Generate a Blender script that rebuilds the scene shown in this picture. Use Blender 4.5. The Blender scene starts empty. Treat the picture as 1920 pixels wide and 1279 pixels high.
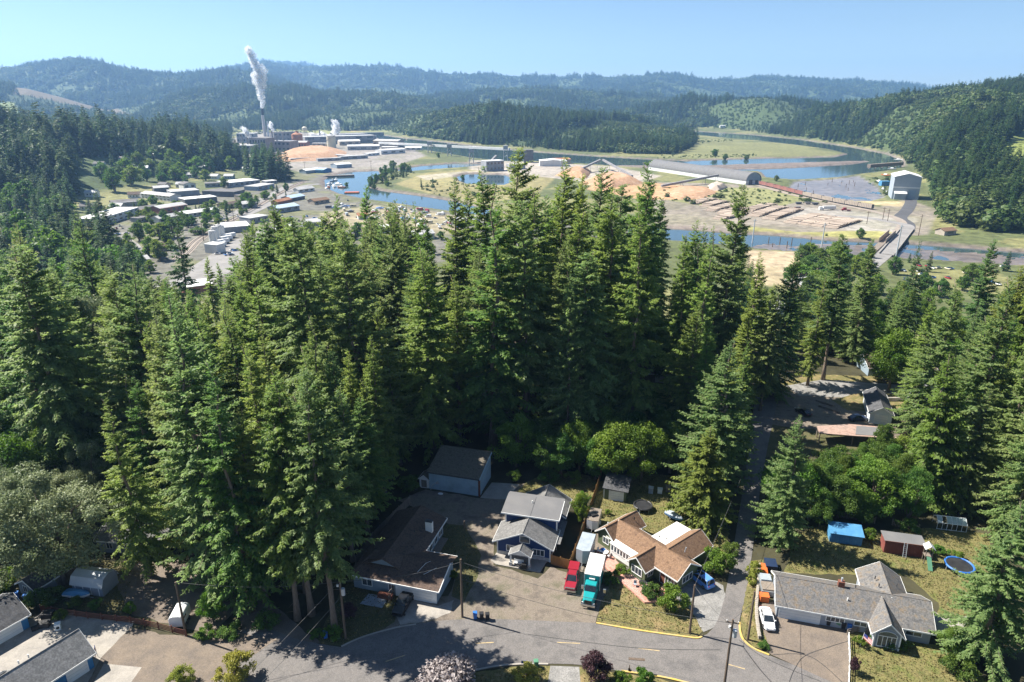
import bpy, bmesh, math, random
import numpy as np
from mathutils import Vector, Matrix
R = math.radians
random.seed(7); np.random.seed(7)
scene = bpy.context.scene
C = scene.collection

# ---------------------------------------------------------------- camera, sky, sun, exposure
CAM_H, PITCH, FPX = 74.0, R(19.55), 1280.0       # drone height over the street, tilt, focal length in photo pixels
cam = bpy.data.cameras.new('camera'); cam.lens = 24.0; cam.sensor_width = 36.0
cam.clip_start = 0.5; cam.clip_end = 40000
cam_o = bpy.data.objects.new('camera', cam); C.objects.link(cam_o)
cam_o.location = (0, 0, CAM_H); cam_o.rotation_euler = (R(90) - PITCH, 0, 0)
scene.camera = cam_o

SUN_EL = R(48.5); SUN_DIR = Vector((-0.935, 0.355, 0)).normalized()      # the sun stands to the left and a little ahead
world = bpy.data.worlds.new('World'); scene.world = world; world.use_nodes = True
wn = world.node_tree; wn.nodes.clear()
sky = wn.nodes.new('ShaderNodeTexSky'); sky.sky_type = 'NISHITA'; sky.sun_disc = False
sky.sun_elevation = SUN_EL; sky.sun_rotation = math.atan2(SUN_DIR.x, SUN_DIR.y)
sky.altitude = 100; sky.air_density = 0.85; sky.dust_density = 0.15; sky.ozone_density = 3.6
bg = wn.nodes.new('ShaderNodeBackground'); bg.inputs['Strength'].default_value = 0.054
wo = wn.nodes.new('ShaderNodeOutputWorld')
wn.links.new(sky.outputs[0], bg.inputs[0]); wn.links.new(bg.outputs[0], wo.inputs[0])
sun = bpy.data.lights.new('sun', 'SUN'); sun.energy = 5.0; sun.angle = R(0.53); sun.color = (1.0, 0.95, 0.86)
sun_o = bpy.data.objects.new('sun', sun); C.objects.link(sun_o)
sd = Vector((SUN_DIR.x * math.cos(SUN_EL), SUN_DIR.y * math.cos(SUN_EL), math.sin(SUN_EL)))
sun_o.rotation_euler = sd.to_track_quat('Z', 'Y').to_euler()
vs = scene.view_settings
vs.view_transform = 'Standard'; vs.look = 'None'; vs.exposure = 1.33; vs.gamma = 1.0; vs.use_curve_mapping = False
scene.render.engine = 'CYCLES'
cy = scene.cycles
cy.use_denoising = True; cy.max_bounces = 6; cy.diffuse_bounces = 4; cy.glossy_bounces = 3
cy.transmission_bounces = 4; cy.transparent_max_bounces = 32; cy.volume_bounces = 1
cy.use_adaptive_sampling = True; cy.adaptive_threshold = 0.01

# ---------------------------------------------------------------- from photo pixels to places on the ground
def ray(px, py):
    u = (px - 960.0) / FPX; v = (639.5 - py) / FPX
    return u, math.cos(PITCH) + v * math.sin(PITCH), -math.sin(PITCH) + v * math.cos(PITCH)
def G(px, py, z=0.0):
    d = ray(px, py); t = (z - CAM_H) / d[2]
    return Vector((d[0] * t, d[1] * t, z))
def AY(px, py, Y):
    d = ray(px, py); t = Y / d[1]
    return Vector((d[0] * t, Y, CAM_H + d[2] * t))
def proj(x, y, z):
    dz = z - CAM_H
    dep = y * math.cos(PITCH) - dz * math.sin(PITCH); up = y * math.sin(PITCH) + dz * math.cos(PITCH)
    return 960 + FPX * x / dep, 639.5 - FPX * up / dep
LOW, WATER = -36.0, -38.2
GL = lambda px, py, z=LOW: G(px, py, z)

# ---------------------------------------------------------------- helpers: materials
MATS = {}
def newmat(name):
    m = bpy.data.materials.new(name); m.use_nodes = True
    nt = m.node_tree; nt.nodes.clear()
    out = nt.nodes.new('ShaderNodeOutputMaterial'); MATS[name] = m
    return m, nt, out
def nd(nt, typ, **kw):
    n = nt.nodes.new(typ)
    for k, v in kw.items():
        if hasattr(n, k): setattr(n, k, v)
    return n
def rgba(c): return (c[0], c[1], c[2], 1.0)
def ramp(nt, src, stops):
    r = nt.nodes.new('ShaderNodeValToRGB'); e = r.color_ramp.elements
    while len(e) < len(stops): e.new(0.5)
    for el, (p, c) in zip(e, stops): el.position = p; el.color = rgba(c)
    nt.links.new(src, r.inputs[0]); return r.outputs[0]
def pm(name, c1, c2=None, scale=1.0, rough=0.8, bump=0.0, metal=0.0, spec=0.3, c3=None, fine=None, wave=None, stretch=None, world_pos=False, bscale=None):
    """procedural paint, wood, shingle, gravel: two or three tones mixed by noise, with fine relief"""
    if name in MATS: return MATS[name]
    m, nt, out = newmat(name); L = nt.links.new
    b = nd(nt, 'ShaderNodeBsdfPrincipled'); L(b.outputs[0], out.inputs[0])
    b.inputs['Roughness'].default_value = rough; b.inputs['Metallic'].default_value = metal
    b.inputs['Specular IOR Level'].default_value = spec
    if world_pos: co = nd(nt, 'ShaderNodeNewGeometry').outputs['Position']
    else: co = nd(nt, 'ShaderNodeTexCoord').outputs['Object']
    if stretch:
        mp = nd(nt, 'ShaderNodeMapping'); mp.inputs['Scale'].default_value = stretch; L(co, mp.inputs[0]); co = mp.outputs[0]
    c2 = c2 or tuple(x * 0.8 for x in c1)
    n1 = nd(nt, 'ShaderNodeTexNoise'); n1.inputs['Scale'].default_value = scale; n1.inputs['Detail'].default_value = 5; n1.inputs['Roughness'].default_value = 0.65
    L(co, n1.inputs['Vector'])
    stops = [(0.36, c1), (0.64, c2)] if not c3 else [(0.34, c1), (0.5, c2), (0.68, c3)]
    col = ramp(nt, n1.outputs['Fac'], stops)
    if fine:
        n2 = nd(nt, 'ShaderNodeTexNoise'); n2.inputs['Scale'].default_value = fine[0]; n2.inputs['Detail'].default_value = 2; L(co, n2.inputs['Vector'])
        mx = nd(nt, 'ShaderNodeMix', data_type='RGBA', blend_type='MULTIPLY'); mx.inputs[0].default_value = 1.0
        g = ramp(nt, n2.outputs['Fac'], [(0.3, (1 - fine[1],) * 3), (0.7, (1 + fine[1],) * 3)])
        L(col, mx.inputs[6]); L(g, mx.inputs[7]); col = mx.outputs[2]
    L(col, b.inputs['Base Color'])
    if bump or wave:
        bp = nd(nt, 'ShaderNodeBump'); bp.inputs['Strength'].default_value = min(1, bump or 0.5); bp.inputs['Distance'].default_value = 0.06
        if wave:
            w = nd(nt, 'ShaderNodeTexWave', wave_type='BANDS', bands_direction=wave[0]); w.inputs['Scale'].default_value = wave[1]; L(co, w.inputs[0]); L(w.outputs['Fac'], bp.inputs['Height'])
        else:
            n3 = nd(nt, 'ShaderNodeTexNoise'); n3.inputs['Scale'].default_value = bscale or scale * 6; n3.inputs['Detail'].default_value = 3; L(co, n3.inputs['Vector']); L(n3.outputs['Fac'], bp.inputs['Height'])
        L(bp.outputs[0], b.inputs['Normal'])
    return m
def leafmat(name, dark, light, vary=0.5, trans=0.3):
    if name in MATS: return MATS[name]
    m, nt, out = newmat(name); L = nt.links.new
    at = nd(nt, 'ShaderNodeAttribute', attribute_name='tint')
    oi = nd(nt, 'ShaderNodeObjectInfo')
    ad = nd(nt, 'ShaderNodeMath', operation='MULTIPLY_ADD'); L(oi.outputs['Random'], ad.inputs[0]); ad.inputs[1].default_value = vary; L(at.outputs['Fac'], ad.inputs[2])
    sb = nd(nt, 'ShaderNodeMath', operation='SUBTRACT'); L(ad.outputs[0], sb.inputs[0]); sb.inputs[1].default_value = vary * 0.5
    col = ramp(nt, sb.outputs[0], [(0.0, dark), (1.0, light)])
    hs = nd(nt, 'ShaderNodeHueSaturation'); mu = nd(nt, 'ShaderNodeMath', operation='MULTIPLY'); L(oi.outputs['Random'], mu.inputs[0]); mu.inputs[1].default_value = 17.31
    fr = nd(nt, 'ShaderNodeMath', operation='FRACT'); L(mu.outputs[0], fr.inputs[0])
    mr = nd(nt, 'ShaderNodeMapRange'); mr.inputs[3].default_value = 0.472; mr.inputs[4].default_value = 0.52; L(fr.outputs[0], mr.inputs[0]); L(mr.outputs[0], hs.inputs['Hue'])
    L(col, hs.inputs['Color'])
    b = nd(nt, 'ShaderNodeBsdfPrincipled'); b.inputs['Roughness'].default_value = 0.55; b.inputs['Specular IOR Level'].default_value = 0.25; L(hs.outputs[0], b.inputs['Base Color'])
    t = nd(nt, 'ShaderNodeBsdfTranslucent'); g = nd(nt, 'ShaderNodeHueSaturation'); g.inputs['Value'].default_value = 1.5; g.inputs['Saturation'].default_value = 1.1; L(hs.outputs[0], g.inputs['Color']); L(g.outputs[0], t.inputs['Color'])
    mx = nd(nt, 'ShaderNodeMixShader'); mx.inputs[0].default_value = trans; L(b.outputs[0], mx.inputs[1]); L(t.outputs[0], mx.inputs[2]); L(mx.outputs[0], out.inputs[0])
    return m
def glassmat(name='window_glass', c=(0.03, 0.04, 0.05), rough=0.08):
    if name in MATS: return MATS[name]
    m, nt, out = newmat(name)
    b = nd(nt, 'ShaderNodeBsdfPrincipled'); b.inputs['Roughness'].default_value = rough; b.inputs['Specular IOR Level'].default_value = 0.8
    n = nd(nt, 'ShaderNodeTexNoise'); n.inputs['Scale'].default_value = 0.7; tc = nd(nt, 'ShaderNodeTexCoord'); nt.links.new(tc.outputs['Object'], n.inputs['Vector'])
    col = ramp(nt, n.outputs['Fac'], [(0.3, c), (0.7, tuple(x * 2.2 for x in c))]); nt.links.new(col, b.inputs['Base Color'])
    nt.links.new(b.outputs[0], out.inputs[0]); return m

# ---------------------------------------------------------------- helpers: meshes and things
class MB:
    def __init__(s): s.v = []; s.f = []
    def add(s, vs, fs):
        o = len(s.v); s.v += [tuple(p) for p in vs]; s.f += [tuple(i + o for i in f) for f in fs]; return s
    def box(s, x0, x1, y0, y1, z0, z1):
        return s.hexa([(x0, y0, z0), (x1, y0, z0), (x1, y1, z0), (x0, y1, z0), (x0, y0, z1), (x1, y0, z1), (x1, y1, z1), (x0, y1, z1)])
    def cbox(s, c, sz, rz=0.0):
        hx, hy, hz = sz[0] / 2, sz[1] / 2, sz[2] / 2; ca, sa = math.cos(rz), math.sin(rz)
        return s.hexa([(c[0] + x * ca - y * sa, c[1] + x * sa + y * ca, c[2] + z) for z in (-hz, hz) for x, y in ((-hx, -hy), (hx, -hy), (hx, hy), (-hx, hy))])
    def hexa(s, p):
        return s.add(p, [(3, 2, 1, 0), (4, 5, 6, 7), (0, 1, 5, 4), (1, 2, 6, 5), (2, 3, 7, 6), (3, 0, 4, 7)])
    def prism(s, pts, z0, z1):
        n = len(pts)
        return s.add([(p[0], p[1], z0) for p in pts] + [(p[0], p[1], z1) for p in pts],
                     [tuple(range(n - 1, -1, -1)), tuple(range(n, 2 * n))] + [(i, (i + 1) % n, n + (i + 1) % n, n + i) for i in range(n)])
    def xprism(s, prof, x0, x1):            # profile in (y, z) swept along x
        n = len(prof)
        return s.add([(x0, p[0], p[1]) for p in prof] + [(x1, p[0], p[1]) for p in prof],
                     [tuple(range(n - 1, -1, -1)), tuple(range(n, 2 * n))] + [(i, (i + 1) % n, n + (i + 1) % n, n + i) for i in range(n)])
    def yprism(s, prof, y0, y1):            # profile in (x, z) swept along y
        n = len(prof)
        return s.add([(p[0], y0, p[1]) for p in prof] + [(p[0], y1, p[1]) for p in prof],
                     [tuple(range(n)), tuple(range(2 * n - 1, n - 1, -1))] + [(n + i, n + (i + 1) % n, (i + 1) % n, i) for i in range(n)])
    def slab(s, pts, th):                   # a sloping sheet with thickness th downwards
        n = len(pts)
        return s.add([tuple(p) for p in pts] + [(p[0], p[1], p[2] - th) for p in pts],
                     [tuple(range(n)), tuple(range(2 * n - 1, n - 1, -1))] + [(n + i, n + (i + 1) % n, (i + 1) % n, i) for i in range(n)])
    def tube(s, pts, r, n=6, cap=True):
        pts = [Vector(p) for p in pts]; rs = r if isinstance(r, (list, tuple)) else [r] * len(pts); o = []
        for i, p in enumerate(pts):
            d = (pts[min(i + 1, len(pts) - 1)] - pts[max(i - 1, 0)]).normalized()
            a = d.orthogonal().normalized() if abs(d.z) < 0.95 else Vector((1, 0, 0)); a = (a - d * a.dot(d)).normalized(); b = d.cross(a)
            o += [p + (a * math.cos(2 * math.pi * k / n) + b * math.sin(2 * math.pi * k / n)) * rs[i] for k in range(n)]
        f = [(i * n + k, i * n + (k + 1) % n, (i + 1) * n + (k + 1) % n, (i + 1) * n + k) for i in range(len(pts) - 1) for k in range(n)]
        if cap: f += [tuple(range(n - 1, -1, -1)), tuple(range((len(pts) - 1) * n, len(pts) * n))]
        return s.add(o, f)
    def cyl(s, x, y, z0, z1, r0, r1=None, n=10):
        return s.tube([(x, y, z0), (x, y, z1)], [r0, r0 if r1 is None else r1], n)
    def build(s, name, mat, parent=None, smooth=False, bevel=0.0):
        me = bpy.data.meshes.new(name); me.from_pydata(s.v, [], s.f); me.update()
        if bevel:
            bm = bmesh.new(); bm.from_mesh(me); bmesh.ops.remove_doubles(bm, verts=bm.verts, dist=1e-4)
            bmesh.ops.bevel(bm, geom=list(bm.edges), offset=bevel, segments=1, affect='EDGES', profile=0.5, clamp_overlap=True); bm.to_mesh(me); bm.free()
        return link(name, me, mat, parent, smooth)
def link(name, me, mat, parent=None, smooth=False):
    if mat is not None: me.materials.append(MATS[mat] if isinstance(mat, str) else mat)
    if smooth: me.polygons.foreach_set('use_smooth', [True] * len(me.polygons))
    o = bpy.data.objects.new(name, me); C.objects.link(o); o.parent = parent; return o
def tag(o, label, cat, group=None, kind=None):
    if label: o['label'] = label
    if cat: o['category'] = cat
    if group: o['group'] = group
    if kind: o['kind'] = kind
    return o
def thing(name, label, cat, loc=(0, 0, 0), rz=0.0, group=None, sc=None):
    o = bpy.data.objects.new(name, None); C.objects.link(o); o.empty_display_size = 0.2
    o.location = loc; o.rotation_euler = (0, 0, rz)
    if sc: o.scale = sc
    return tag(o, label, cat, group)
def dup(root, loc, rz=0.0, sc=None, label=None, group=None):
    r = root.copy(); C.objects.link(r); r.location = loc; r.rotation_euler = (0, 0, rz)
    if sc: r.scale = sc
    if label: r['label'] = label
    if group: r['group'] = group
    for ch in KIDS.get(root.name) or KIDS.setdefault(root.name, list(root.children)):
        c = ch.copy(); C.objects.link(c); c.parent = r
        for g in list(ch.children):
            d = g.copy(); C.objects.link(d); d.parent = c
    return r
KIDS = {}
def sheet(name, mat, pts, z, kind='structure', rough=0.0, sub=0, label=None, cat=None):
    """flat ground surface; wobbly edge when rough > 0"""
    P = [Vector((p[0], p[1], 0)) for p in pts]
    if rough:
        q = []
        for i, a in enumerate(P):
            b = P[(i + 1) % len(P)]; n = max(1, int((b - a).length / (rough * 3.0)))
            for k in range(n):
                p = a.lerp(b, k / n)
                q.append(p + Vector((random.uniform(-1, 1), random.uniform(-1, 1), 0)) * rough * (0.5 if k else 0.3))
        P = q
    bm = bmesh.new(); vs_ = [bm.verts.new((p.x, p.y, z)) for p in P]
    f = bm.faces.new(vs_)
    if f.normal.z < 0 or f.calc_area() == 0: pass
    f.normal_update()
    if f.normal.z < 0: f.normal_flip()
    bmesh.ops.triangulate(bm, faces=bm.faces[:])
    me = bpy.data.meshes.new(name); bm.to_mesh(me); bm.free()
    o = link(name, me, mat)
    if kind: o['kind'] = kind
    if label: tag(o, label, cat)
    return o
def curve(pts, n=8):
    """smooth line through points (Catmull-Rom)"""
    P = [Vector(p) for p in pts]; o = []
    for i in range(len(P) - 1):
        a, b, c, d = P[max(i - 1, 0)], P[i], P[i + 1], P[min(i + 2, len(P) - 1)]
        for k in range(n):
            t = k / n
            o.append(0.5 * ((2 * b) + (c - a) * t + (2 * a - 5 * b + 4 * c - d) * t * t + (3 * b - a - 3 * c + d) * t ** 3))
    o.append(P[-1]); return o
# ---------------------------------------------------------------- terrain: plateau, river flats, hills
def sstep(x): x = np.clip(x, 0, 1); return x * x * (3 - 2 * x)
def vnoise(x, y, seed=0):
    """smooth value noise, numpy"""
    xi = np.floor(x).astype(np.int64); yi = np.floor(y).astype(np.int64); fx = sstep(x - xi); fy = sstep(y - yi)
    def h(a, b):
        n = (a * 374761393 + b * 668265263 + seed * 982451653) & 0xffffffff
        n = ((n ^ (n >> 13)) * 1274126177) & 0xffffffff
        return ((n ^ (n >> 16)) & 0xffff) / 65535.0
    return (h(xi, yi) * (1 - fx) + h(xi + 1, yi) * fx) * (1 - fy) + (h(xi, yi + 1) * (1 - fx) + h(xi + 1, yi + 1) * fx) * fy
def fbm(x, y, o=4, seed=0):
    s = 0; a = 0.5; t = 0
    for k in range(o): s = s + a * vnoise(x * 2 ** k, y * 2 ** k, seed + k); t += a; a *= 0.5
    return s / t
def slope_at(py): d = ray(960, py); return d[2] / d[1]
SL = np.array([slope_at(y) for y in range(0, 1280)])
def skyslope(py): return np.interp(py, np.arange(1280), SL)
# each ridge: distance, depth of its front slope, tree height, skyline (photo x, photo y), optional foot line (photo x, photo y on the flats)
RIDGES = [
 (11000, 1800, 14, [(380,165),(440,135),(500,121),(540,117.5),(580,121),(620,130),(680,150)], None),
 (8300, 3300, 16, [(300,170),(380,140),(430,128),(500,119),(560,127),(600,130),(660,128),(730,126.5),(770,133),(830,137),(900,141),(960,142.5),(1040,146),(1100,143),(1150,147),(1180,146),(1230,140),(1280,143),(1330,150),(1400,149),(1440,146),(1480,148),(1540,153),(1600,154),(1660,157),(1690,160),(1760,166),(1920,172),(2300,170)], None),
 (5600, 2100, 18, [(-500,150),(-150,138),(0,131),(60,126),(100,119),(150,112),(190,113),(230,127),(270,134),(340,139),(400,134),(440,127),(480,132),(520,146),(560,160),(620,178),(700,195)], None),
 (5000, 1500, 18, [(600,210),(700,196),(800,182),(880,172),(960,165),(1050,168),(1120,175),(1200,178),(1280,180),(1350,186),(1450,190),(1600,200)], None),
 (3700, 1300, 20, [(-400,140),(-100,146),(0,152),(60,158),(120,174),(180,193),(240,211),(300,224),(360,235)], None),
 (3900, 1100, 20, [(240,215),(300,190),(350,174),(420,162),(500,158),(560,162),(640,172),(700,170),(760,178),(820,190),(900,202),(1000,212)], None),
 (3000, 500, 24, [(380,232),(440,225),(520,212),(600,205),(680,198),(740,196),(800,205),(860,212)], None),
 (2900, 900, 26, [(1040,225),(1090,214),(1150,208),(1200,196),(1250,186),(1290,176),(1340,178),(1380,174),(1430,170),(1470,178),(1520,190),(1600,205),(1700,220)],
   [(1000,236),(1200,237),(1300,239),(1400,245),(1500,255),(1600,269),(1700,288)]),
 (1900, 900, 26, [(1340,235),(1400,222),(1440,212),(1500,197),(1560,190),(1600,183),(1650,172),(1700,165),(1760,160),(1800,157),(1850,152),(1920,149),(2050,150),(2400,150)],
   [(1300,243),(1400,249),(1500,259),(1600,273),(1660,284),(1700,297),(1725,320),(1745,350),(1760,385),(1775,420),(1800,446),(1860,456),(1920,462),(2400,480)]),
 (2150, 500, 25, [(690,240),(740,222),(765,208),(790,200),(850,195),(900,190),(940,186),(1000,203),(1050,207),(1100,211),(1150,214),(1200,219),(1250,228),(1300,238),(1340,252)],
   [(690,244),(760,256),(830,264),(900,272),(1000,281),(1100,288),(1200,294),(1250,296),(1290,292),(1350,262)]),
 (1000, 400, 26, [(-500,230),(-100,228),(0,228),(60,226),(120,235),(180,232),(250,236),(330,234),(400,250),(440,268),(490,292),(530,318),(560,340)],
   [(-500,470),(-100,430),(0,415),(100,395),(200,372),(300,350),(400,335),(480,325),(560,345)]),
]
WATERS = [
 [(690,250),(760,260),(830,267),(920,278),(1000,285),(1100,292),(1200,298),(1290,302),(1330,300),(1420,297),(1500,296),(1570,294),(1592,289),(1560,281),(1500,273),(1420,264),(1350,258),(1300,252),(1295,246),(1400,252),(1500,262),(1600,277),(1660,289),(1692,302),(1688,314),(1650,322),(1600,328),(1560,334),(1490,338),(1440,334),(1428,322),(1300,319),(1200,316),(1100,308),(1000,303),(945,303),(890,297),(850,290),(800,282),(745,272),(715,262)],
 [(622,329),(660,322),(708,320),(712,330),(698,342),(690,352),(712,358),(745,362),(790,368),(850,378),(900,390),(940,402),(900,404),(800,390),(740,381),(690,374),(640,364),(612,352),(610,338)],
 [(858,331),(880,326),(950,328),(960,340),(940,348),(880,346),(862,339)],
 [(742,319),(790,311),(860,306),(925,309),(860,315),(800,319),(760,323)],
 [(1180,425),(1300,432),(1395,440),(1440,441),(1500,446),(1560,452),(1640,455),(1700,458),(1760,462),(1960,478),(1960,498),(1760,486),(1700,482),(1640,479),(1580,475),(1500,470),(1420,464),(1300,455),(1180,445)],
]
BARS = [[(1150,311),(1300,312),(1420,308),(1560,304),(1640,302),(1600,308),(1500,314),(1430,317),(1300,318),(1150,316)],
        [(800,286),(860,292),(890,299),(850,299),(800,292)], [(760,262),(770,259),(760,266)]]
ZONES = [  # ground colour and wetness of the flats: photo outline, colour
 ([(380,247),(560,238),(640,236),(740,231),(750,246),(640,253),(470,254)], (0.20,0.21,0.075), 0),
 ([(600,240),(690,233),(745,231),(750,243),(660,248)], (0.30,0.25,0.11), 0),
 ([(430,262),(480,247),(560,247),(740,262),(770,278),(800,292),(720,318),(640,326),(560,322),(470,305)], (0.24,0.215,0.195), 0),
 ([(130,480),(200,420),(300,380),(420,350),(560,325),(625,328),(612,352),(700,378),(800,392),(900,406),(1100,420),(1150,470),(900,480),(640,520),(440,560),(300,580),(190,530)], (0.135,0.128,0.108), 0),
 ([(600,400),(700,385),(800,395),(880,410),(860,440),(700,440),(600,430)], (0.27,0.23,0.155), 0),
 ([(1190,340),(1400,346),(1480,358),(1560,376),(1650,388),(1700,372),(1760,395),(1740,440),(1640,446),(1560,440),(1400,436),(1200,420)], (0.22,0.19,0.155), 0),
 ([(1240,352),(1420,352),(1600,380),(1500,378),(1440,392),(1330,388),(1250,375)], (0.21,0.21,0.09), 0),
 ([(1400,424),(1500,436),(1640,432),(1700,420),(1690,448),(1560,450),(1400,438)], (0.30,0.28,0.10), 0),
 ([(1420,345),(1480,352),(1640,378),(1700,378),(1690,388),(1640,384),(1460,356)], (0.38,0.31,0.18), 0),
 ([(1440,395),(1500,388),(1600,396),(1720,410),(1700,436),(1600,432),(1500,420)], (0.29,0.265,0.235), 0),
 ([(740,345),(800,324),(860,318),(1000,318),(1040,335),(1000,372),(900,378),(800,362)], (0.23,0.20,0.09), 0),
 ([(780,330),(860,322),(960,318),(980,324),(860,330),(800,338)], (0.33,0.29,0.22), 0),
 ([(880,300),(1000,304),(1150,312),(1240,330),(1180,350),(1000,330),(880,318)], (0.33,0.29,0.25), 0),
 ([(1130,335),(1260,346),(1350,356),(1310,374),(1200,374),(1100,355)], (0.46,0.27,0.15), 0),
 ([(1290,266),(1350,261),(1500,275),(1592,290),(1500,294),(1290,298),(1230,296)], (0.165,0.165,0.07), 0),
 ([(1400,468),(1520,474),(1530,500),(1500,530),(1400,540)], (0.38,0.30,0.20), 0),
 ([(1490,338),(1560,334),(1610,328),(1642,345),(1658,368),(1630,376),(1560,374),(1500,360),(1478,350)], (0.20,0.18,0.18), 1),
 ([(1520,452),(1640,456),(1960,478),(1960,498),(1700,482),(1580,474)], (0.17,0.13,0.105), 1),
 ([(1400,462),(1440,452),(1500,458),(1580,462),(1590,474),(1500,470)], (0.20,0.17,0.16), 1),
]
def polyworld(pts, z): return np.array([G(px, py, z)[:2] for px, py in pts])
def sdist(P, X, Y):
    """distance to the outline, positive inside"""
    d = np.full(X.shape, 1e18); ins = np.zeros(X.shape, bool); n = len(P)
    for i in range(n):
        ax, ay = P[i]; bx, by = P[(i + 1) % n]; ex, ey = bx - ax, by - ay
        t = np.clip(((X - ax) * ex + (Y - ay) * ey) / (ex * ex + ey * ey + 1e-9), 0, 1)
        d = np.minimum(d, (X - ax - t * ex) ** 2 + (Y - ay - t * ey) ** 2)
        c = ((ay > Y) != (by > Y)); ins ^= c & (X < ex * (Y - ay) / (ey + (1e-12 if ey == 0 else 0)) + ax)
    d = np.sqrt(d); return np.where(ins, d, -d)
WPOLY = [polyworld(w, WATER) for w in WATERS]; BPOLY = [polyworld(w, WATER) for w in BARS]; ZPOLY = [polyworld(z[0], LOW) for z in ZONES]
def photo_x(X, Y): return 960 + FPX * X / np.maximum(Y * math.cos(PITCH) + (CAM_H + 10) * math.sin(PITCH), 1)
def hills(X, Y):
    px = photo_x(X, Y); z = np.full(X.shape, LOW, float)
    for k, (D, wf, th, skyl, foot) in enumerate(RIDGES):
        sx = [a for a, b in skyl]; sy = [b for a, b in skyl]
        top = CAM_H + D * skyslope(np.interp(px, sx, sy)) - th
        inside = sstep((px - sx[0] + 60) / 60) * sstep((sx[-1] + 60 - px) / 60)
        if foot:
            fy = np.interp(px, [a for a, b in foot], [b for a, b in foot]); sl = skyslope(fy); Y0 = (LOW - CAM_H) / np.minimum(sl, -0.005)
        else: Y0 = np.full(X.shape, D - wf)
        De = np.maximum(D, Y0 + 420); top = CAM_H + De * skyslope(np.interp(px, sx, sy)) - th
        t = (Y - Y0) / np.maximum(De - Y0, 50)
        wob = fbm(X / (D * 0.07) + 3 * k, Y / (D * 0.10), 4, 11 + k)
        sh = np.where(t < 1, sstep(t) ** (0.85 if foot else 1.0), 1 - 0.55 * sstep((t - 1) * 1.2))
        amp = 4 * sstep(t) * (1 - sstep(t)) + 0.0
        sh = np.clip(sh + (wob - 0.5) * 0.55 * amp, 0, 1.0)
        z = np.maximum(z, LOW + np.maximum(top - LOW, 0) * sh * inside * (t > 0))
    return z
def ground(X, Y, water=True):
    X = np.asarray(X, float); Y = np.asarray(Y, float)
    z = hills(X, Y)
    dr = sstep((Y - 190) / 140.0); z = z * dr
    if water:
        w = np.full(X.shape, -1e9)
        for P in WPOLY: w = np.maximum(w, sdist(P, X, Y))
        for P in BPOLY: w = np.where(w > -30, np.minimum(w, -sdist(P, X, Y) + 0.5), w)
        bank = np.clip((w + 9) / 15.0, 0, 1); z = np.where((w > -9) & (Y > 300), np.minimum(z, LOW + 0.0) - 4.2 * sstep(bank), z)
        for P, zz in zip(ZPOLY, ZONES):
            if zz[2]:
                s = sdist(P, X, Y); z = np.where(s > -2, WATER + 0.22 + (fbm(X / 14, Y / 25, 3, 5) - 0.5) * 1.1, z)
    return z
def gz(x, y):
    if y < 189: return 0.0
    return float(ground(np.array([x]), np.array([y]))[0])
NR, NC = 640, 460
rows = np.concatenate([np.linspace(-80, 60, 8)[:-1], 60 * (13800 / 60.0) ** (np.linspace(0, 1, NR - 7))])
tanc = np.linspace(-1, 1, NC); tanc = tanc * (0.78 + 0.22 * tanc ** 2)
YY = np.repeat(rows[:, None], NC, 1); XX = tanc[None, :] * (140 + 1.12 * np.maximum(YY, 0))
ZZ = ground(XX, YY)
ZZ += np.where((YY > 200) & (ZZ > LOW - 1), (fbm(XX / 40, YY / 40, 3, 2) - 0.5) * 0.0, 0)
# colours of the ground itself
wd = np.full(XX.shape, -1e9)
for P in WPOLY: wd = np.maximum(wd, sdist(P, XX, YY))
n1 = fbm(XX / 60, YY / 60, 4, 21)[..., None]; n2 = fbm(XX / 350, YY / 350, 4, 31)[..., None]
col = np.array([0.10, 0.115, 0.045]) * (0.7 + 0.6 * n1)
col = np.where((n1 > 0.56), col * 0.4 + np.array([0.22, 0.20, 0.085]) * 0.6, col)
near = (1 - sstep((YY - 195) / 60))[..., None]; col = col * (1 - near) + (np.array([0.050, 0.046, 0.024]) * (0.6 + 0.8 * n1)) * near
hill = sstep((ZZ - (LOW + 1.0)) / 5)[..., None] * (YY > 330)[..., None]
hcol = np.array([0.030, 0.050, 0.018]) * (1 - n2) + np.array([0.075, 0.105, 0.03]) * n2
col = col * (1 - hill) + hcol * hill
wet = np.zeros(XX.shape)
for P, zz in zip(ZPOLY, ZONES):
    s = np.clip(sdist(P, XX, YY) / np.maximum(3, YY * 0.004) + 0.5, 0, 1)[..., None] * (1 - hill)
    g_ = sstep((fbm(XX / 28, YY / 28, 3, 63)[..., None] - 0.5) * 9) * (0.65 if zz[1] == (0.135,0.128,0.108) else 0.25 if not zz[2] else 0); zc_ = np.array(zz[1]) * (1 - g_) + np.array([0.13, 0.135, 0.05]) * g_
    col = col * (1 - s) + zc_ * (0.75 + 0.5 * n1) * s
    if zz[2]: wet = np.maximum(wet, s[..., 0])
mud = (sstep((wd + 11) / 7) * (YY > 300))[..., None] * (1 - hill)
col = col * (1 - mud) + np.array([0.165, 0.135, 0.12]) * (0.8 + 0.4 * n1) * mud
brown = polyworld([(45,157),(110,170),(190,188),(250,212),(235,226),(170,205),(95,182),(40,170)], 0)
pxg = photo_x(XX, YY)
slp = (ZZ - CAM_H) / np.maximum(YY, 1); pyg = np.interp(-slp, -SL[::1], np.arange(1280))
def inpoly_px(pts):
    return sdist(np.array(pts, float), pxg, pyg)
cut = (inpoly_px([(40,160),(110,166),(150,182),(200,196),(245,214),(262,226),(230,222),(170,206),(95,186),(40,176)]) > 0) & (YY > 2000) & (YY < 4200)
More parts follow.
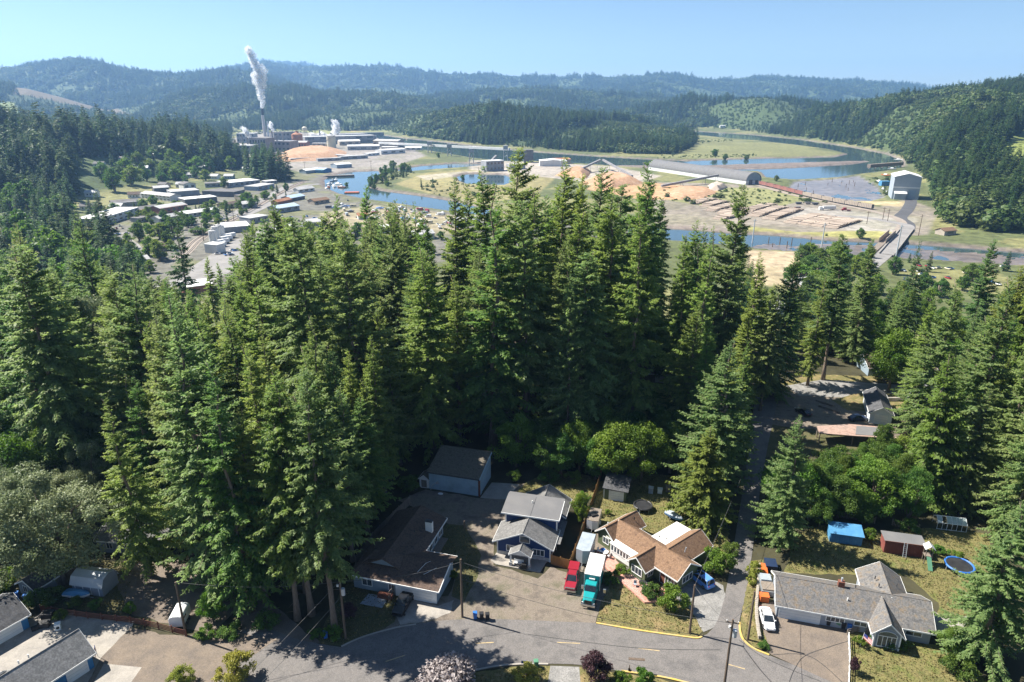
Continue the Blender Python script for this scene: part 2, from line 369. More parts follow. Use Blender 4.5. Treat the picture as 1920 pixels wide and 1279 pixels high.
cutg = ((inpoly_px([(1850,290),(1880,262),(1935,228),(1935,330),(1890,330)]) > 0) & (YY < 2200) & (YY > 500)) | ((inpoly_px([(0,192),(30,190),(45,210),(20,222),(0,224)]) > 0) & (YY < 4200) & (YY > 2400))
sandp = (inpoly_px([(1792,285),(1806,272),(1812,280),(1800,300)]) > 0) & (YY < 2200) & (YY > 500)
col[cut] = np.array([0.125, 0.095, 0.055]); col[cutg] = np.array([0.16, 0.19, 0.05]); col[sandp] = np.array([0.42, 0.32, 0.2])
vis = np.ones(XX.shape, bool); run = np.full(NC, -9.0)
for i in range(NR):
    if rows[i] < 100: continue
    s = (ZZ[i] + 30 - CAM_H) / rows[i]; vis[i] = s > run; run = np.maximum(run, (ZZ[i] - CAM_H) / rows[i])
me = bpy.data.meshes.new('ground')
idx = np.arange(NR * NC).reshape(NR, NC)
quads = np.stack([idx[:-1, :-1], idx[:-1, 1:], idx[1:, 1:], idx[1:, :-1]], -1).reshape(-1, 4)
me.vertices.add(NR * NC); me.vertices.foreach_set('co', np.stack([XX, YY, ZZ], -1).astype(np.float32).ravel())
me.loops.add(quads.size); me.loops.foreach_set('vertex_index', quads.ravel().astype(np.int32))
me.polygons.add(len(quads)); me.polygons.foreach_set('loop_start', np.arange(0, quads.size, 4, dtype=np.int32)); me.polygons.foreach_set('loop_total', np.full(len(quads), 4, np.int32))
me.update(calc_edges=True)
ca = me.color_attributes.new('soil', 'FLOAT_COLOR', 'POINT'); ca.data.foreach_set('color', np.concatenate([col, wet[..., None]], -1).astype(np.float32).ravel())
m, nt, out = newmat('ground_soil'); L = nt.links.new
b = nd(nt, 'ShaderNodeBsdfPrincipled'); L(b.outputs[0], out.inputs[0]); b.inputs['Specular IOR Level'].default_value = 0.3
at = nd(nt, 'ShaderNodeAttribute', attribute_name='soil'); geo = nd(nt, 'ShaderNodeNewGeometry')
na = nd(nt, 'ShaderNodeTexNoise'); na.inputs['Scale'].default_value = 0.11; na.inputs['Detail'].default_value = 7; na.inputs['Roughness'].default_value = 0.7; L(geo.outputs['Position'], na.inputs['Vector'])
mx = nd(nt, 'ShaderNodeMix', data_type='RGBA', blend_type='MULTIPLY'); mx.inputs[0].default_value = 1.0
L(at.outputs['Color'], mx.inputs[6]); L(ramp(nt, na.outputs['Fac'], [(0.3, (0.5, 0.5, 0.5)), (0.7, (1.5, 1.5, 1.45))]), mx.inputs[7]); L(mx.outputs[2], b.inputs['Base Color'])
mr = nd(nt, 'ShaderNodeMapRange'); mr.inputs[3].default_value = 0.9; mr.inputs[4].default_value = 0.30; L(at.outputs['Alpha'], mr.inputs[0]); L(mr.outputs[0], b.inputs['Roughness'])
bp = nd(nt, 'ShaderNodeBump'); bp.inputs['Strength'].default_value = 0.35; bp.inputs['Distance'].default_value = 0.4; L(na.outputs['Fac'], bp.inputs['Height']); L(bp.outputs[0], b.inputs['Normal'])
go = link('ground', me, m, smooth=True); go['kind'] = 'structure'
# water
m, nt, out = newmat('river_water'); L = nt.links.new
b = nd(nt, 'ShaderNodeBsdfPrincipled'); L(b.outputs[0], out.inputs[0])
b.inputs['Base Color'].default_value = (0.045, 0.075, 0.085, 1); b.inputs['Roughness'].default_value = 0.06; b.inputs['Specular IOR Level'].default_value = 0.7
geo = nd(nt, 'ShaderNodeNewGeometry'); na = nd(nt, 'ShaderNodeTexNoise'); na.inputs['Scale'].default_value = 0.25; na.inputs['Detail'].default_value = 4; L(geo.outputs['Position'], na.inputs['Vector'])
bp = nd(nt, 'ShaderNodeBump'); bp.inputs['Strength'].default_value = 0.12; bp.inputs['Distance'].default_value = 0.3; L(na.outputs['Fac'], bp.inputs['Height']); L(bp.outputs[0], b.inputs['Normal'])
sheet('river_water', m, [(-700, 330), (900, 330), (1800, 3200), (-1600, 3200)], WATER)

# ---------------------------------------------------------------- far woods: small tree shapes scattered over the hills (uncountable)
def lowbroad(seed, blobs=22, leaves=15):
    r = np.random.default_rng(seed); mb = MB(); rs = []
    for i in range(blobs):
        d = r.normal(0, 1, 3); d /= np.linalg.norm(d); c = np.array([d[0] * .30, d[1] * .30, .52 + d[2] * .36]) * r.uniform(.6, 1.05, 3); b = r.uniform(.10, .19)
        for k in range(leaves):
            e = r.normal(0, 1, 3) + np.array([0, 0, .5]); e /= np.linalg.norm(e); p = c + e * b; t = np.cross(e, r.normal(0, 1, 3)); t /= np.linalg.norm(t); q = np.cross(e, t); s = r.uniform(.05, .095); o = e * s * .35
            mb.add([tuple(p - t * s), tuple(p + q * s * .7 + o), tuple(p + t * s), tuple(p - q * s * .7 - o)], [(0, 1, 2, 3)])
    return mb
def raw_mesh(mb, name, mat, tint=True):
    me = bpy.data.meshes.new(name); me.from_pydata(mb.v, [], mb.f); me.materials.append(mat)
    if tint:
        a = me.attributes.new('tint', 'FLOAT', 'FACE'); a.data.foreach_set('value', np.random.uniform(0.1, 0.9, len(mb.f)).astype(np.float32))
    return me
far_con = leafmat('far_conifer', (0.034, 0.068, 0.024), (0.082, 0.128, 0.038), 0.7, 0.28)
far_dec = leafmat('far_broadleaf', (0.050, 0.088, 0.022), (0.098, 0.138, 0.034), 0.7, 0.25)
proto = bpy.data.collections.new('far_tree_shapes')
for i in range(3): proto.objects.link(bpy.data.objects.new('b_far_broadleaf_%d' % i, raw_mesh(lowbroad(40 + i), 'far_broadleaf', far_dec)))
def scatter(name, pts, rot, sc, idx, label, cat):
    me = bpy.data.meshes.new(name); me.vertices.add(len(pts)); me.vertices.foreach_set('co', pts.astype(np.float32).ravel())
    a = me.attributes.new('rot', 'FLOAT', 'POINT'); a.data.foreach_set('value', rot.astype(np.float32))
    a = me.attributes.new('sc', 'FLOAT_VECTOR', 'POINT'); a.data.foreach_set('vector', sc.astype(np.float32).ravel())
    a = me.attributes.new('idx', 'INT', 'POINT'); a.data.foreach_set('value', idx.astype(np.int32))
    o = bpy.data.objects.new(name, me); C.objects.link(o); tag(o, label, cat, kind='stuff')
    ng = bpy.data.node_groups.get('scatter_trees')
    if not ng:
        ng = bpy.data.node_groups.new('scatter_trees', 'GeometryNodeTree')
        ng.interface.new_socket('Geometry', in_out='INPUT', socket_type='NodeSocketGeometry'); ng.interface.new_socket('Geometry', in_out='OUTPUT', socket_type='NodeSocketGeometry')
        N = ng.nodes.new; gi = N('NodeGroupInput'); go_ = N('NodeGroupOutput'); ci = N('GeometryNodeCollectionInfo'); ci.inputs['Collection'].default_value = proto
        ci.inputs['Separate Children'].default_value = True; ci.inputs['Reset Children'].default_value = True
        ip = N('GeometryNodeInstanceOnPoints'); ip.inputs['Pick Instance'].default_value = True
        def na_(n, t):
            q = N('GeometryNodeInputNamedAttribute'); q.data_type = t; q.inputs['Name'].default_value = n
            return next(s for s in q.outputs if s.enabled)
        cx = N('ShaderNodeCombineXYZ'); ln = ng.links.new
        ln(na_('rot', 'FLOAT'), cx.inputs[2]); ln(cx.outputs[0], ip.inputs['Rotation']); ln(na_('sc', 'FLOAT_VECTOR'), ip.inputs['Scale']); ln(na_('idx', 'INT'), ip.inputs['Instance Index'])
        ln(gi.outputs[0], ip.inputs['Points']); ln(ci.outputs[0], ip.inputs['Instance']); ln(ip.outputs[0], go_.inputs[0])
    md = o.modifiers.new('scatter', 'NODES'); md.node_group = ng
    return o
rng = np.random.default_rng(5)
cellA = np.abs(np.gradient(XX, axis=1) * np.gradient(YY, axis=0)) 
gap = np.maximum(8.5, YY * 0.0050)
infr = (pxg > -60) & (pxg < 1980)
woods = (ZZ > LOW + 1.2) & (YY > 560) & vis & infr & ~cut & ~cutg & ~sandp & ~((pxg < 560) & (YY < 1100) & (ZZ < LOW + 4)) & ~((pxg > 140) & (pxg < 430) & (YY < 1100) & (pyg > 296))
lam = np.where(woods, cellA / gap ** 2, 0) * np.clip(0.35 + 1.3 * fbm(XX / 90, YY / 90, 3, 77), 0.3, 1.2) * np.where((XX < -60) & (YY < 1500), 0.6, 1.0)
cnt = rng.poisson(lam); ii = np.repeat(np.arange(NR * NC), cnt.ravel())
def scatter_on(ii, name, label, cat, dec_bias=0.0, hscale=1.0):
    r_, c_ = np.divmod(ii, NC); fr = rng.uniform(-.5, .5, len(ii)); fc = rng.uniform(-.5, .5, len(ii))
    yy = rows[r_] * (1 + fr * 0.0085); xx = XX.ravel()[ii] + fc * np.gradient(XX, axis=1).ravel()[ii]
    zz = ground(xx, yy, False)
    patch = fbm(xx / 170 + 9, yy / 230, 3, 55); dec = rng.uniform(0, 1, len(ii)) < np.where((xx < -60) & (yy < 1500), 0.16, np.clip((patch - 0.47) * 5 + 0.12 + dec_bias, 0.02, 0.95))
    big = np.maximum(1.0, gap.ravel()[ii] / 13.0)
    h = np.where(dec, rng.uniform(13, 21, len(ii)), rng.uniform(17, 33, len(ii))) * big ** 0.55 * hscale
    h = h * np.where((xx < -60) & (yy < 1500), rng.uniform(0.9, 1.7, len(ii)), 1.0)
    age = fbm(xx / 300 + 4, yy / 420, 3, 91); young = (age > 0.58) & (yy > 1500); h = h * np.where(young, 0.42, np.clip(0.55 + 0.95 * fbm(xx / 55, yy / 70, 2, 17), 0.7, 1.35))
    w = np.where(dec, h * rng.uniform(1.0, 1.5, len(ii)), h * rng.uniform(0.85, 1.3, len(ii))) * big ** 0.35
    idx_ = np.where(dec, rng.integers(4, 7, len(ii)), rng.integers(0, 4, len(ii)))
    return scatter(name, np.stack([xx, yy, zz - 0.5], -1), rng.uniform(0, 6.28, len(ii)), np.stack([w, w, h], -1), idx_, label, cat)
fwoods = scatter_on(ii, 'forest', 'far wooded hills of dark conifers and paler broadleaf trees', 'forest')
print('far trees', len(ii))
# brush on the flats: along banks and rough ground
rough_px = [[(400,246),(560,238),(600,240),(590,249),(470,252)],[(690,340),(720,318),(760,306),(800,310),(780,322),(740,345),(710,350)],[(780,345),(860,338),(960,352),(960,372),(880,376),(800,362)],[(1240,352),(1420,354),(1600,380),(1500,384),(1440,392),(1330,388),(1250,375)],[(1290,266),(1350,261),(1380,264),(1310,270)],[(1230,290),(1420,290),(1420,295),(1230,297)],[(1640,365),(1620,335),(1660,330),(1680,350),(1670,372)],[(1395,440),(1500,440),(1640,446),(1640,450),(1500,450),(1395,444)]]
sel = np.zeros(XX.shape, bool)
for q in rough_px: sel |= (sdist(polyworld(q, LOW), XX, YY) > 0)
lam = np.where(sel & (ZZ > LOW - 0.8) & (ZZ < LOW + 2), cellA / 170.0, 0); ii2 = np.repeat(np.arange(NR * NC), rng.poisson(lam).ravel())
def brush(ii2):
    r_, c_ = np.divmod(ii2, NC); yy = rows[r_] * (1 + rng.uniform(-.5, .5, len(ii2)) * 0.0085); xx = XX.ravel()[ii2] + rng.uniform(-.5, .5, len(ii2)) * np.gradient(XX, axis=1).ravel()[ii2]
    h = rng.uniform(1.2, 3.6, len(ii2)) * np.where(rng.uniform(0, 1, len(ii2)) < 0.12, 2.0, 1.0); w = h * rng.uniform(1.2, 2.0, len(ii2))
    return scatter('brush', np.stack([xx, yy, ground(xx, yy, False) - 0.6], -1), rng.uniform(0, 6.28, len(ii2)), np.stack([w, w, h], -1), rng.integers(4, 7, len(ii2)), 'low green brush along the river banks and rough ground', 'brush')
brush(ii2)

# ---------------------------------------------------------------- air
m, nt, out = newmat('haze_air')
pv = nd(nt, 'ShaderNodeVolumePrincipled'); pv.inputs['Color'].default_value = (0.33, 0.59, 1.0, 1); pv.inputs['Density'].default_value = 0.000072; pv.inputs['Anisotropy'].default_value = 0.25
nt.links.new(pv.outputs[0], out.inputs['Volume'])
hz = MB().box(-16500, 16500, -90, 14500, -46, 760).build('haze', m); tag(hz, 'thin blue summer haze over the whole valley', 'haze', kind='stuff')
hz.display_type = 'WIRE'
# ---------------------------------------------------------------- street, lanes, yards
pm('asphalt', (0.112, 0.105, 0.101), (0.160, 0.147, 0.138), 0.22, 0.9, 0.25, world_pos=True, c3=(0.128, 0.120, 0.114), fine=(7, 0.22), bscale=12)
pm('asphalt_dark', (0.085, 0.082, 0.08), (0.12, 0.112, 0.105), 0.3, 0.9, 0.25, world_pos=True, fine=(9, 0.18), bscale=12)
pm('asphalt_sandy', (0.135, 0.112, 0.094), (0.19, 0.152, 0.118), 0.35, 0.92, 0.25, world_pos=True, fine=(7, 0.2), bscale=10)
pm('gravel_ground', (0.115, 0.096, 0.079), (0.19, 0.158, 0.126), 0.35, 0.95, 0.5, world_pos=True, c3=(0.12, 0.11, 0.075), fine=(6, 0.25), bscale=9)
pm('gravel_grey', (0.17, 0.165, 0.155), (0.26, 0.25, 0.235), 0.5, 0.95, 0.5, world_pos=True, fine=(6, 0.25), bscale=9)
pm('concrete', (0.25, 0.23, 0.205), (0.34, 0.31, 0.272), 0.5, 0.9, 0.15, world_pos=True, fine=(5, 0.1))
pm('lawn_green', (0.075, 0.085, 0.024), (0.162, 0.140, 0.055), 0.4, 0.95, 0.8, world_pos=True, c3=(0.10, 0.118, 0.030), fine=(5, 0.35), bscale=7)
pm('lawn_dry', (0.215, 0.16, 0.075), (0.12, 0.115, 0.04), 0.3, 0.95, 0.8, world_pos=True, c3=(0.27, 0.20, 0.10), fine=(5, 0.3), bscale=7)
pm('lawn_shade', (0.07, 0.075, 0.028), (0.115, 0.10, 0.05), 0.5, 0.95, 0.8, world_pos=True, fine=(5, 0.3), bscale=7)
pm('yellow_paint', (0.50, 0.37, 0.18), (0.30, 0.24, 0.15), 2.0, 0.8, world_pos=True)
pm('kerb_paint', (0.55, 0.37, 0.08), (0.42, 0.33, 0.16), 0.8, 0.85, world_pos=True)
pm('kerb_concrete', (0.35, 0.32, 0.28), (0.28, 0.26, 0.23), 0.8, 0.9, world_pos=True)
gp = lambda *pts: [G(x, y) for x, y in pts]
def cgp(*pts): return [Vector((p.x, p.y, 0)) for p in curve([G(x, y) for x, y in pts], 5)]
sheet('yard_ground', 'gravel_ground', gp((745,938),(800,918),(905,935),(985,905),(1000,930),(960,960),(925,1015),(925,1060),(1010,1085),(1035,1062),(1065,1075),(1090,1050),(1120,1000),(1150,1010),(1160,1085),(1128,1130),(1118,1170),(1030,1172),(870,1170),(740,1190),(700,1205),(720,1160),(745,1120),(840,1118),(868,1050),(845,985),(790,960)), 0.02, rough=0.5)
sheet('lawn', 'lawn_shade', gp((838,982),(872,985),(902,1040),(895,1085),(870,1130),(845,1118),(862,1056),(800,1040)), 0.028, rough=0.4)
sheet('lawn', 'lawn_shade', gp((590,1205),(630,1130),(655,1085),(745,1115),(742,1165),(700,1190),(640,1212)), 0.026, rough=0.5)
sheet('lawn', 'lawn_dry', gp((1119,1166),(1128,1128),(1150,1085),(1200,1095),(1250,1115),(1290,1135),(1325,1180),(1308,1194),(1200,1183)), 0.036, rough=0.3)
sheet('lawn', 'lawn_green', gp((1098,985),(1120,905),(1190,885),(1290,895),(1330,960),(1368,1000),(1352,1060),(1330,1070),(1290,1030),(1180,1000)), 0.030, rough=0.4)
sheet('lawn', 'lawn_green', gp((960,935),(985,905),(1040,880),(1120,895),(1110,930),(1075,940)), 0.030, rough=0.4)
sheet('gravel_drive', 'gravel_grey', gp((1262,1088),(1290,1068),(1355,1098),(1362,1120),(1345,1172),(1318,1186),(1292,1140),(1255,1112)), 0.042, rough=0.35)
sheet('concrete_pad', 'concrete', gp((922,905),(975,908),(948,937),(900,934)), 0.040)
sheet('concrete_pad', 'concrete', gp((742,1150),(765,1122),(822,1136),(850,1125),(845,1150),(800,1165),(750,1172)), 0.044, rough=0.25)
street = cgp((640,1214),(680,1196),(760,1174),(830,1164),(900,1161),(980,1163),(1050,1166),(1115,1169),(1200,1183),(1308,1196)) + cgp((1325,1190),(1342,1170),(1356,1130),(1370,1060),(1386,960),(1396,900),(1406,830),(1413,762),(1418,735)) + cgp((1462,735),(1455,765),(1441,830),(1428,900),(1418,980),(1407,1060),(1397,1120),(1386,1168),(1391,1196),(1412,1216),(1442,1229),(1500,1252),(1600,1292),(1680,1330)) + [G(1400, 1330)] + cgp((1330,1292),(1240,1270),(1165,1259),(1085,1247),(1030,1245),(980,1245),(930,1249),(880,1258),(830,1275),(800,1296)) + [G(760, 1330), G(300, 1330)] + cgp((270,1296),(330,1240),(420,1190),(500,1180),(560,1200),(640,1214))[:-1]
sheet('street', 'asphalt', street, 0.05)
sheet('court', 'asphalt_sandy', gp((150,1310),(190,1232),(246,1176),(300,1190),(352,1192),(440,1186),(520,1200),(440,1250),(360,1330)), 0.058, rough=0.3)
sheet('concrete_drive', 'concrete', gp((40,1168),(95,1142),(160,1158),(252,1166),(246,1178),(190,1233),(150,1310),(60,1330),(-40,1330),(-20,1220)), 0.046)
sheet('driveway_apron', 'concrete', gp((195,1245),(266,1252),(225,1310),(160,1310)), 0.066)
sheet('driveway', 'asphalt_sandy', gp((1418,1135),(1458,1128),(1560,1165),(1592,1188),(1592,1296),(1560,1280),(1446,1228),(1428,1205)), 0.056)
sheet('lawn', 'lawn_green', gp((1592,1186),(1640,1180),(1720,1200),(1790,1220),(1900,1330),(1592,1330)), 0.05, rough=0.4)
sheet('lawn', 'lawn_green', gp((1470,1075),(1490,1005),(1540,985),(1640,995),(1730,990),(1850,1000),(1890,1100),(1820,1190),(1760,1190),(1758,1130),(1700,1080),(1600,1078)), 0.024, rough=0.4)
sheet('verge', 'lawn_dry', gp((1396,1122),(1410,1052),(1432,1050),(1424,1100),(1418,1150),(1446,1222),(1412,1213),(1392,1192),(1388,1168)), 0.062, rough=0.2)
sheet('verge', 'lawn_dry', gp((820,1290),(882,1262),(985,1249),(1085,1251),(1240,1274),(1330,1300),(1330,1340),(800,1340)), 0.040, rough=0.3)
sheet('gravel_drive', 'gravel_grey', gp((1032,1249),(1086,1251),(1092,1330),(1020,1330)), 0.060)
sheet('gravel_track', 'asphalt_sandy', gp((395,960),(435,955),(462,1050),(500,1125),(600,1205),(520,1215),(455,1180),(425,1110),(405,1040)), 0.030, rough=0.5)
sheet('gravel_track', 'asphalt_sandy', gp((215,1085),(260,1055),(340,1050),(425,1085),(450,1140),(400,1185),(345,1180),(240,1150)), 0.032, rough=0.5)
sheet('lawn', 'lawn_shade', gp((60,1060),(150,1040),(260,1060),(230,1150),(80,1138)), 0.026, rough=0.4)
sheet('lawn', 'lawn_dry', gp((420,900),(520,890),(540,1000),(470,1040),(430,980)), 0.022, rough=0.6)
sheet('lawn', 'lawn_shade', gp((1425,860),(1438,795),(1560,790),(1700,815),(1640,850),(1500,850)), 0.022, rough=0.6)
sheet('gravel_lane', 'gravel_ground', gp((1405,790),(1440,742),(1500,728),(1620,728),(1720,742),(1700,770),(1640,800),(1500,805)), 0.030, rough=0.6)
sheet('gravel_lane', 'gravel_grey', gp((1470,722),(1540,712),(1700,722),(1790,735),(1780,750),(1640,748),(1500,742)), 0.045, rough=0.5)
sheet('lawn', 'lawn_dry', gp((1440,725),(1520,702),(1640,706),(1740,712),(1730,722),(1540,712),(1470,724)), 0.05, rough=0.4)
sheet('lawn', 'lawn_dry', gp((1560,750),(1620,735),(1710,742),(1690,765),(1640,772),(1590,770)), 0.06, rough=0.4)
sheet('concrete_pad', 'asphalt_sandy', gp((1525,798),(1590,795),(1680,800),(1690,822),(1600,818),(1530,812)), 0.07, rough=0.2)
def ribbon(name, mat, pts, w, h, z=0.05, label=None, cat=None, kind='structure'):
    mb = MB(); P = [Vector((p.x, p.y, 0)) for p in pts]; sec = []
    for i, p in enumerate(P):
        d = (P[min(i + 1, len(P) - 1)] - P[max(i - 1, 0)]).normalized(); s = Vector((-d.y, d.x, 0)) * w / 2
        sec.append([(p - s).to_tuple()[:2] + (z,), (p + s).to_tuple()[:2] + (z,), (p + s).to_tuple()[:2] + (z + h,), (p - s).to_tuple()[:2] + (z + h,)])
    vs_ = [v for q in sec for v in q]; f = []
    for i in range(len(sec) - 1):
        for k in range(4): f.append((i * 4 + k, i * 4 + (k + 1) % 4, (i + 1) * 4 + (k + 1) % 4, (i + 1) * 4 + k))
    f += [(0, 1, 2, 3)[::-1], tuple(len(vs_) - 4 + k for k in range(4))]
    mb.add(vs_, f); o = mb.build(name, mat); o['kind'] = kind
    if label: tag(o, label, cat)
    return o
ribbon('kerb', 'kerb_paint', cgp((1118,1169),(1200,1183),(1280,1194),(1308,1197),(1318,1192)), 0.28, 0.13, 0.03)
ribbon('kerb', 'kerb_paint', cgp((1386,1168),(1391,1196),(1412,1216),(1442,1229)), 0.28, 0.13, 0.03)
ribbon('kerb', 'kerb_paint', cgp((1165,1259),(1240,1270),(1300,1284)), 0.28, 0.13, 0.03)
ribbon('kerb', 'kerb_concrete', cgp((640,1213),(680,1195),(740,1178),(780,1171)), 0.25, 0.10, 0.03)
ribbon('kerb', 'kerb_concrete', cgp((870,1262),(930,1250),(980,1246),(1028,1246)), 0.25, 0.12, 0.03)
for a, b in (((891,1207),(926,1205)), ((1045,1205),(1088,1207)), ((1197,1216),(1237,1221)), ((1361,1245),(1397,1255)), ((723,1241),(760,1229))):
    p, q = G(*a), G(*b); d = (q - p).normalized(); s = Vector((-d.y, d.x, 0)) * 0.075
    o = sheet('road_marking', 'yellow_paint', [p - s, q - s, q + s, p + s], 0.056)
# tar seams on the street
pm('tar', (0.03, 0.03, 0.03), (0.05, 0.05, 0.05), 3, 0.6, world_pos=True)
for k, pts in enumerate([((990,1190),(1100,1205),(1200,1216),(1300,1219),(1350,1219)), ((1385,1200),(1425,1229),(1480,1255),(1540,1279)), ((1480,1279),(1490,1255),(1510,1230),(1560,1212),(1590,1203)), ((1395,1215),(1420,1250),(1445,1279)), ((1450,1228),(1520,1232),(1590,1290))]):
    c_ = [Vector((p.x, p.y, 0)) for p in curve([G(*p) for p in pts], 6)]
    ribbon('tar_seam', 'tar', c_, 0.09, 0.004, 0.0575 if k < 2 else 0.066)
# ---------------------------------------------------------------- paints and building helpers
def shingle(name, c1, c2, c3=None): return pm(name, c1, c2, 1.2, 0.9, 0.5, c3=c3, fine=(4.5, 0.28), bscale=7, stretch=(1, 1, 1))
shingle('roof_brown', (0.075, 0.052, 0.042), (0.115, 0.080, 0.062), (0.06, 0.045, 0.04)); shingle('roof_grey', (0.115, 0.114, 0.112), (0.175, 0.170, 0.165)); shingle('roof_grey_moss', (0.095, 0.093, 0.094), (0.140, 0.134, 0.129), (0.165, 0.128, 0.09))
shingle('roof_tan', (0.140, 0.082, 0.050), (0.205, 0.126, 0.077), (0.115, 0.068, 0.044)); shingle('roof_dark', (0.055, 0.056, 0.06), (0.09, 0.09, 0.095)); shingle('roof_shop', (0.085, 0.075, 0.062), (0.14, 0.12, 0.095), (0.07, 0.075, 0.05))
shingle('roof_grey_light', (0.17, 0.168, 0.165), (0.25, 0.245, 0.238)); pm('flat_roof_grey', (0.135, 0.134, 0.137), (0.165, 0.161, 0.16), 0.3, 0.85); pm('membrane_white', (0.72, 0.71, 0.68), (0.62, 0.60, 0.56), 0.5, 0.6); pm('metal_roof_pale', (0.55, 0.57, 0.58), (0.47, 0.49, 0.51), 0.4, 0.45, 0.4, wave=('X', 6.0))
pm('trim_white', (0.78, 0.78, 0.76), (0.70, 0.70, 0.68), 1.0, 0.6); pm('garage_white', (0.74, 0.74, 0.72), (0.66, 0.66, 0.65), 0.5, 0.55, 0.25, wave=('Z', 2.2)); pm('siding_blue', (0.010, 0.036, 0.125), (0.014, 0.045, 0.145), 0.6, 0.6, 0.3, wave=('Z', 3.0))
pm('siding_grey', (0.24, 0.27, 0.31), (0.29, 0.32, 0.36), 0.5, 0.7, 0.3, wave=('Z', 3.0)); pm('siding_greyblue', (0.20, 0.26, 0.31), (0.25, 0.31, 0.36), 0.5, 0.7, 0.35, wave=('X', 2.4)); pm('siding_shop', (0.30, 0.45, 0.56), (0.38, 0.52, 0.61), 0.35, 0.55, 0.5, wave=('X', 2.5), c3=(0.27, 0.38, 0.45))
pm('siding_olive', (0.095, 0.12, 0.062), (0.12, 0.145, 0.078), 0.6, 0.7, 0.3, wave=('Z', 3.0)); pm('siding_bright_blue', (0.035, 0.17, 0.36), (0.05, 0.20, 0.40), 0.5, 0.6, 0.3, wave=('Z', 3.0)); pm('stone_base', (0.34, 0.33, 0.32), (0.52, 0.51, 0.49), 2.0, 0.85, 0.4)
pm('wood_fence', (0.30, 0.16, 0.055), (0.22, 0.115, 0.045), 0.9, 0.85, 0.4, stretch=(3, 3, 0.6)); pm('wood_old', (0.17, 0.14, 0.11), (0.24, 0.20, 0.165), 0.9, 0.9, 0.4, stretch=(4, 4, 0.6)); pm('wood_red', (0.14, 0.055, 0.040), (0.20, 0.085, 0.06), 0.9, 0.85, 0.4, stretch=(0.6, 3, 3))
pm('pole_wood', (0.10, 0.072, 0.052), (0.16, 0.12, 0.09), 1.2, 0.9, 0.4, stretch=(5, 5, 0.5)); pm('brick_red', (0.36, 0.155, 0.115), (0.50, 0.27, 0.21), 1.4, 0.85, 0.3, c3=(0.42, 0.21, 0.16), fine=(5, 0.2)); pm('steel_grey', (0.42, 0.43, 0.44), (0.34, 0.35, 0.36), 1.0, 0.4, metal=0.6); pm('galvanised', (0.50, 0.53, 0.56), (0.42, 0.45, 0.48), 0.8, 0.45, metal=0.3)
pm('black_plastic', (0.02, 0.02, 0.022), (0.035, 0.035, 0.036), 1, 0.5); pm('rubber', (0.018, 0.018, 0.018), (0.03, 0.03, 0.03), 2, 0.85); pm('blue_plastic', (0.03, 0.13, 0.42), (0.04, 0.16, 0.46), 1, 0.5); pm('green_plastic', (0.08, 0.20, 0.12), (0.10, 0.24, 0.15), 1, 0.5); pm('orange_paint', (0.62, 0.14, 0.03), (0.5, 0.13, 0.04), 1, 0.5); pm('chrome', (0.6, 0.6, 0.6), (0.5, 0.5, 0.5), 1, 0.25, metal=0.9); pm('tarp_grey', (0.25, 0.29, 0.33), (0.33, 0.37, 0.40), 1.2, 0.7, 0.5)
pm('door_brown', (0.16, 0.06, 0.04), (0.20, 0.085, 0.055), 1, 0.6); pm('red_metal', (0.17, 0.05, 0.045), (0.22, 0.075, 0.06), 0.7, 0.6, 0.6, wave=('X', 3.0)); pm('tarp_blue', (0.06, 0.21, 0.40), (0.09, 0.26, 0.44), 0.8, 0.5, 0.5, wave=('X', 2.0)); pm('barn_white', (0.62, 0.66, 0.70), (0.54, 0.58, 0.62), 0.5, 0.6, 0.3, wave=('X', 2.0))
GLASS = glassmat()
def pts_gable(x0, x1, y0, y1, ze, zr, axis='x'):
    if axis == 'x': m_ = (y0 + y1) / 2; return [[(x0, y0, ze), (x1, y0, ze), (x1, m_, zr), (x0, m_, zr)], [(x1, y1, ze), (x0, y1, ze), (x0, m_, zr), (x1, m_, zr)]]
    m_ = (x0 + x1) / 2; return [[(x0, y1, ze), (x0, y0, ze), (m_, y0, zr), (m_, y1, zr)], [(x1, y0, ze), (x1, y1, ze), (m_, y1, zr), (m_, y0, zr)]]
def gable_roof(parent, x0, x1, y0, y1, ze, zr, axis, mat, trim='trim_white', th=0.16, name='roof'):
    """two shingled slopes, a ridge cap and pale barge boards / gutters"""
    mb = MB(); [mb.slab(p, th) for p in pts_gable(x0, x1, y0, y1, ze, zr, axis)]
    r = mb.build(name, mat, parent); tb = MB()
    for p in pts_gable(x0, x1, y0, y1, ze, zr, axis):
        a, b, c, d = [Vector(q) for q in p]
        for s, e in ((a, b), (b, c), (d, a)):
            dr = (e - s).normalized(); out_ = Vector((dr.y, -dr.x, 0)).normalized() if abs(dr.z) < 0.99 else Vector((0, 0, 0))
            o = out_ * 0.05; tb.hexa([s + Vector((0, 0, -th - 0.06)), e + Vector((0, 0, -th - 0.06)), e + o + Vector((0, 0, -th - 0.06)), s + o + Vector((0, 0, -th - 0.06)), s + Vector((0, 0, .012)), e + Vector((0, 0, .012)), e + o + Vector((0, 0, .012)), s + o + Vector((0, 0, .012))])
    tb.build('barge_board', trim, r)
    a, b = Vector(pts_gable(x0, x1, y0, y1, ze, zr, axis)[0][2]), Vector(pts_gable(x0, x1, y0, y1, ze, zr, axis)[0][3])
    MB().tube([a + Vector((0, 0, .0)), b], 0.07, 5).build('ridge_cap', mat, r)
    return r
def gable_wall(parent, x0, x1, y0, y1, ze, zr, axis, mat, z0=0.0):
    m_ = (y0 + y1) / 2 if axis == 'x' else (x0 + x1) / 2
    if axis == 'x': o = MB().xprism([(y0, z0), (y1, z0), (y1, ze), (m_, zr), (y0, ze)], x0, x1)
    else: o = MB().yprism([(x0, z0), (x1, z0), (x1, ze), (m_, zr), (x0, ze)], y0, y1)
    return o.build('wall', mat, parent)
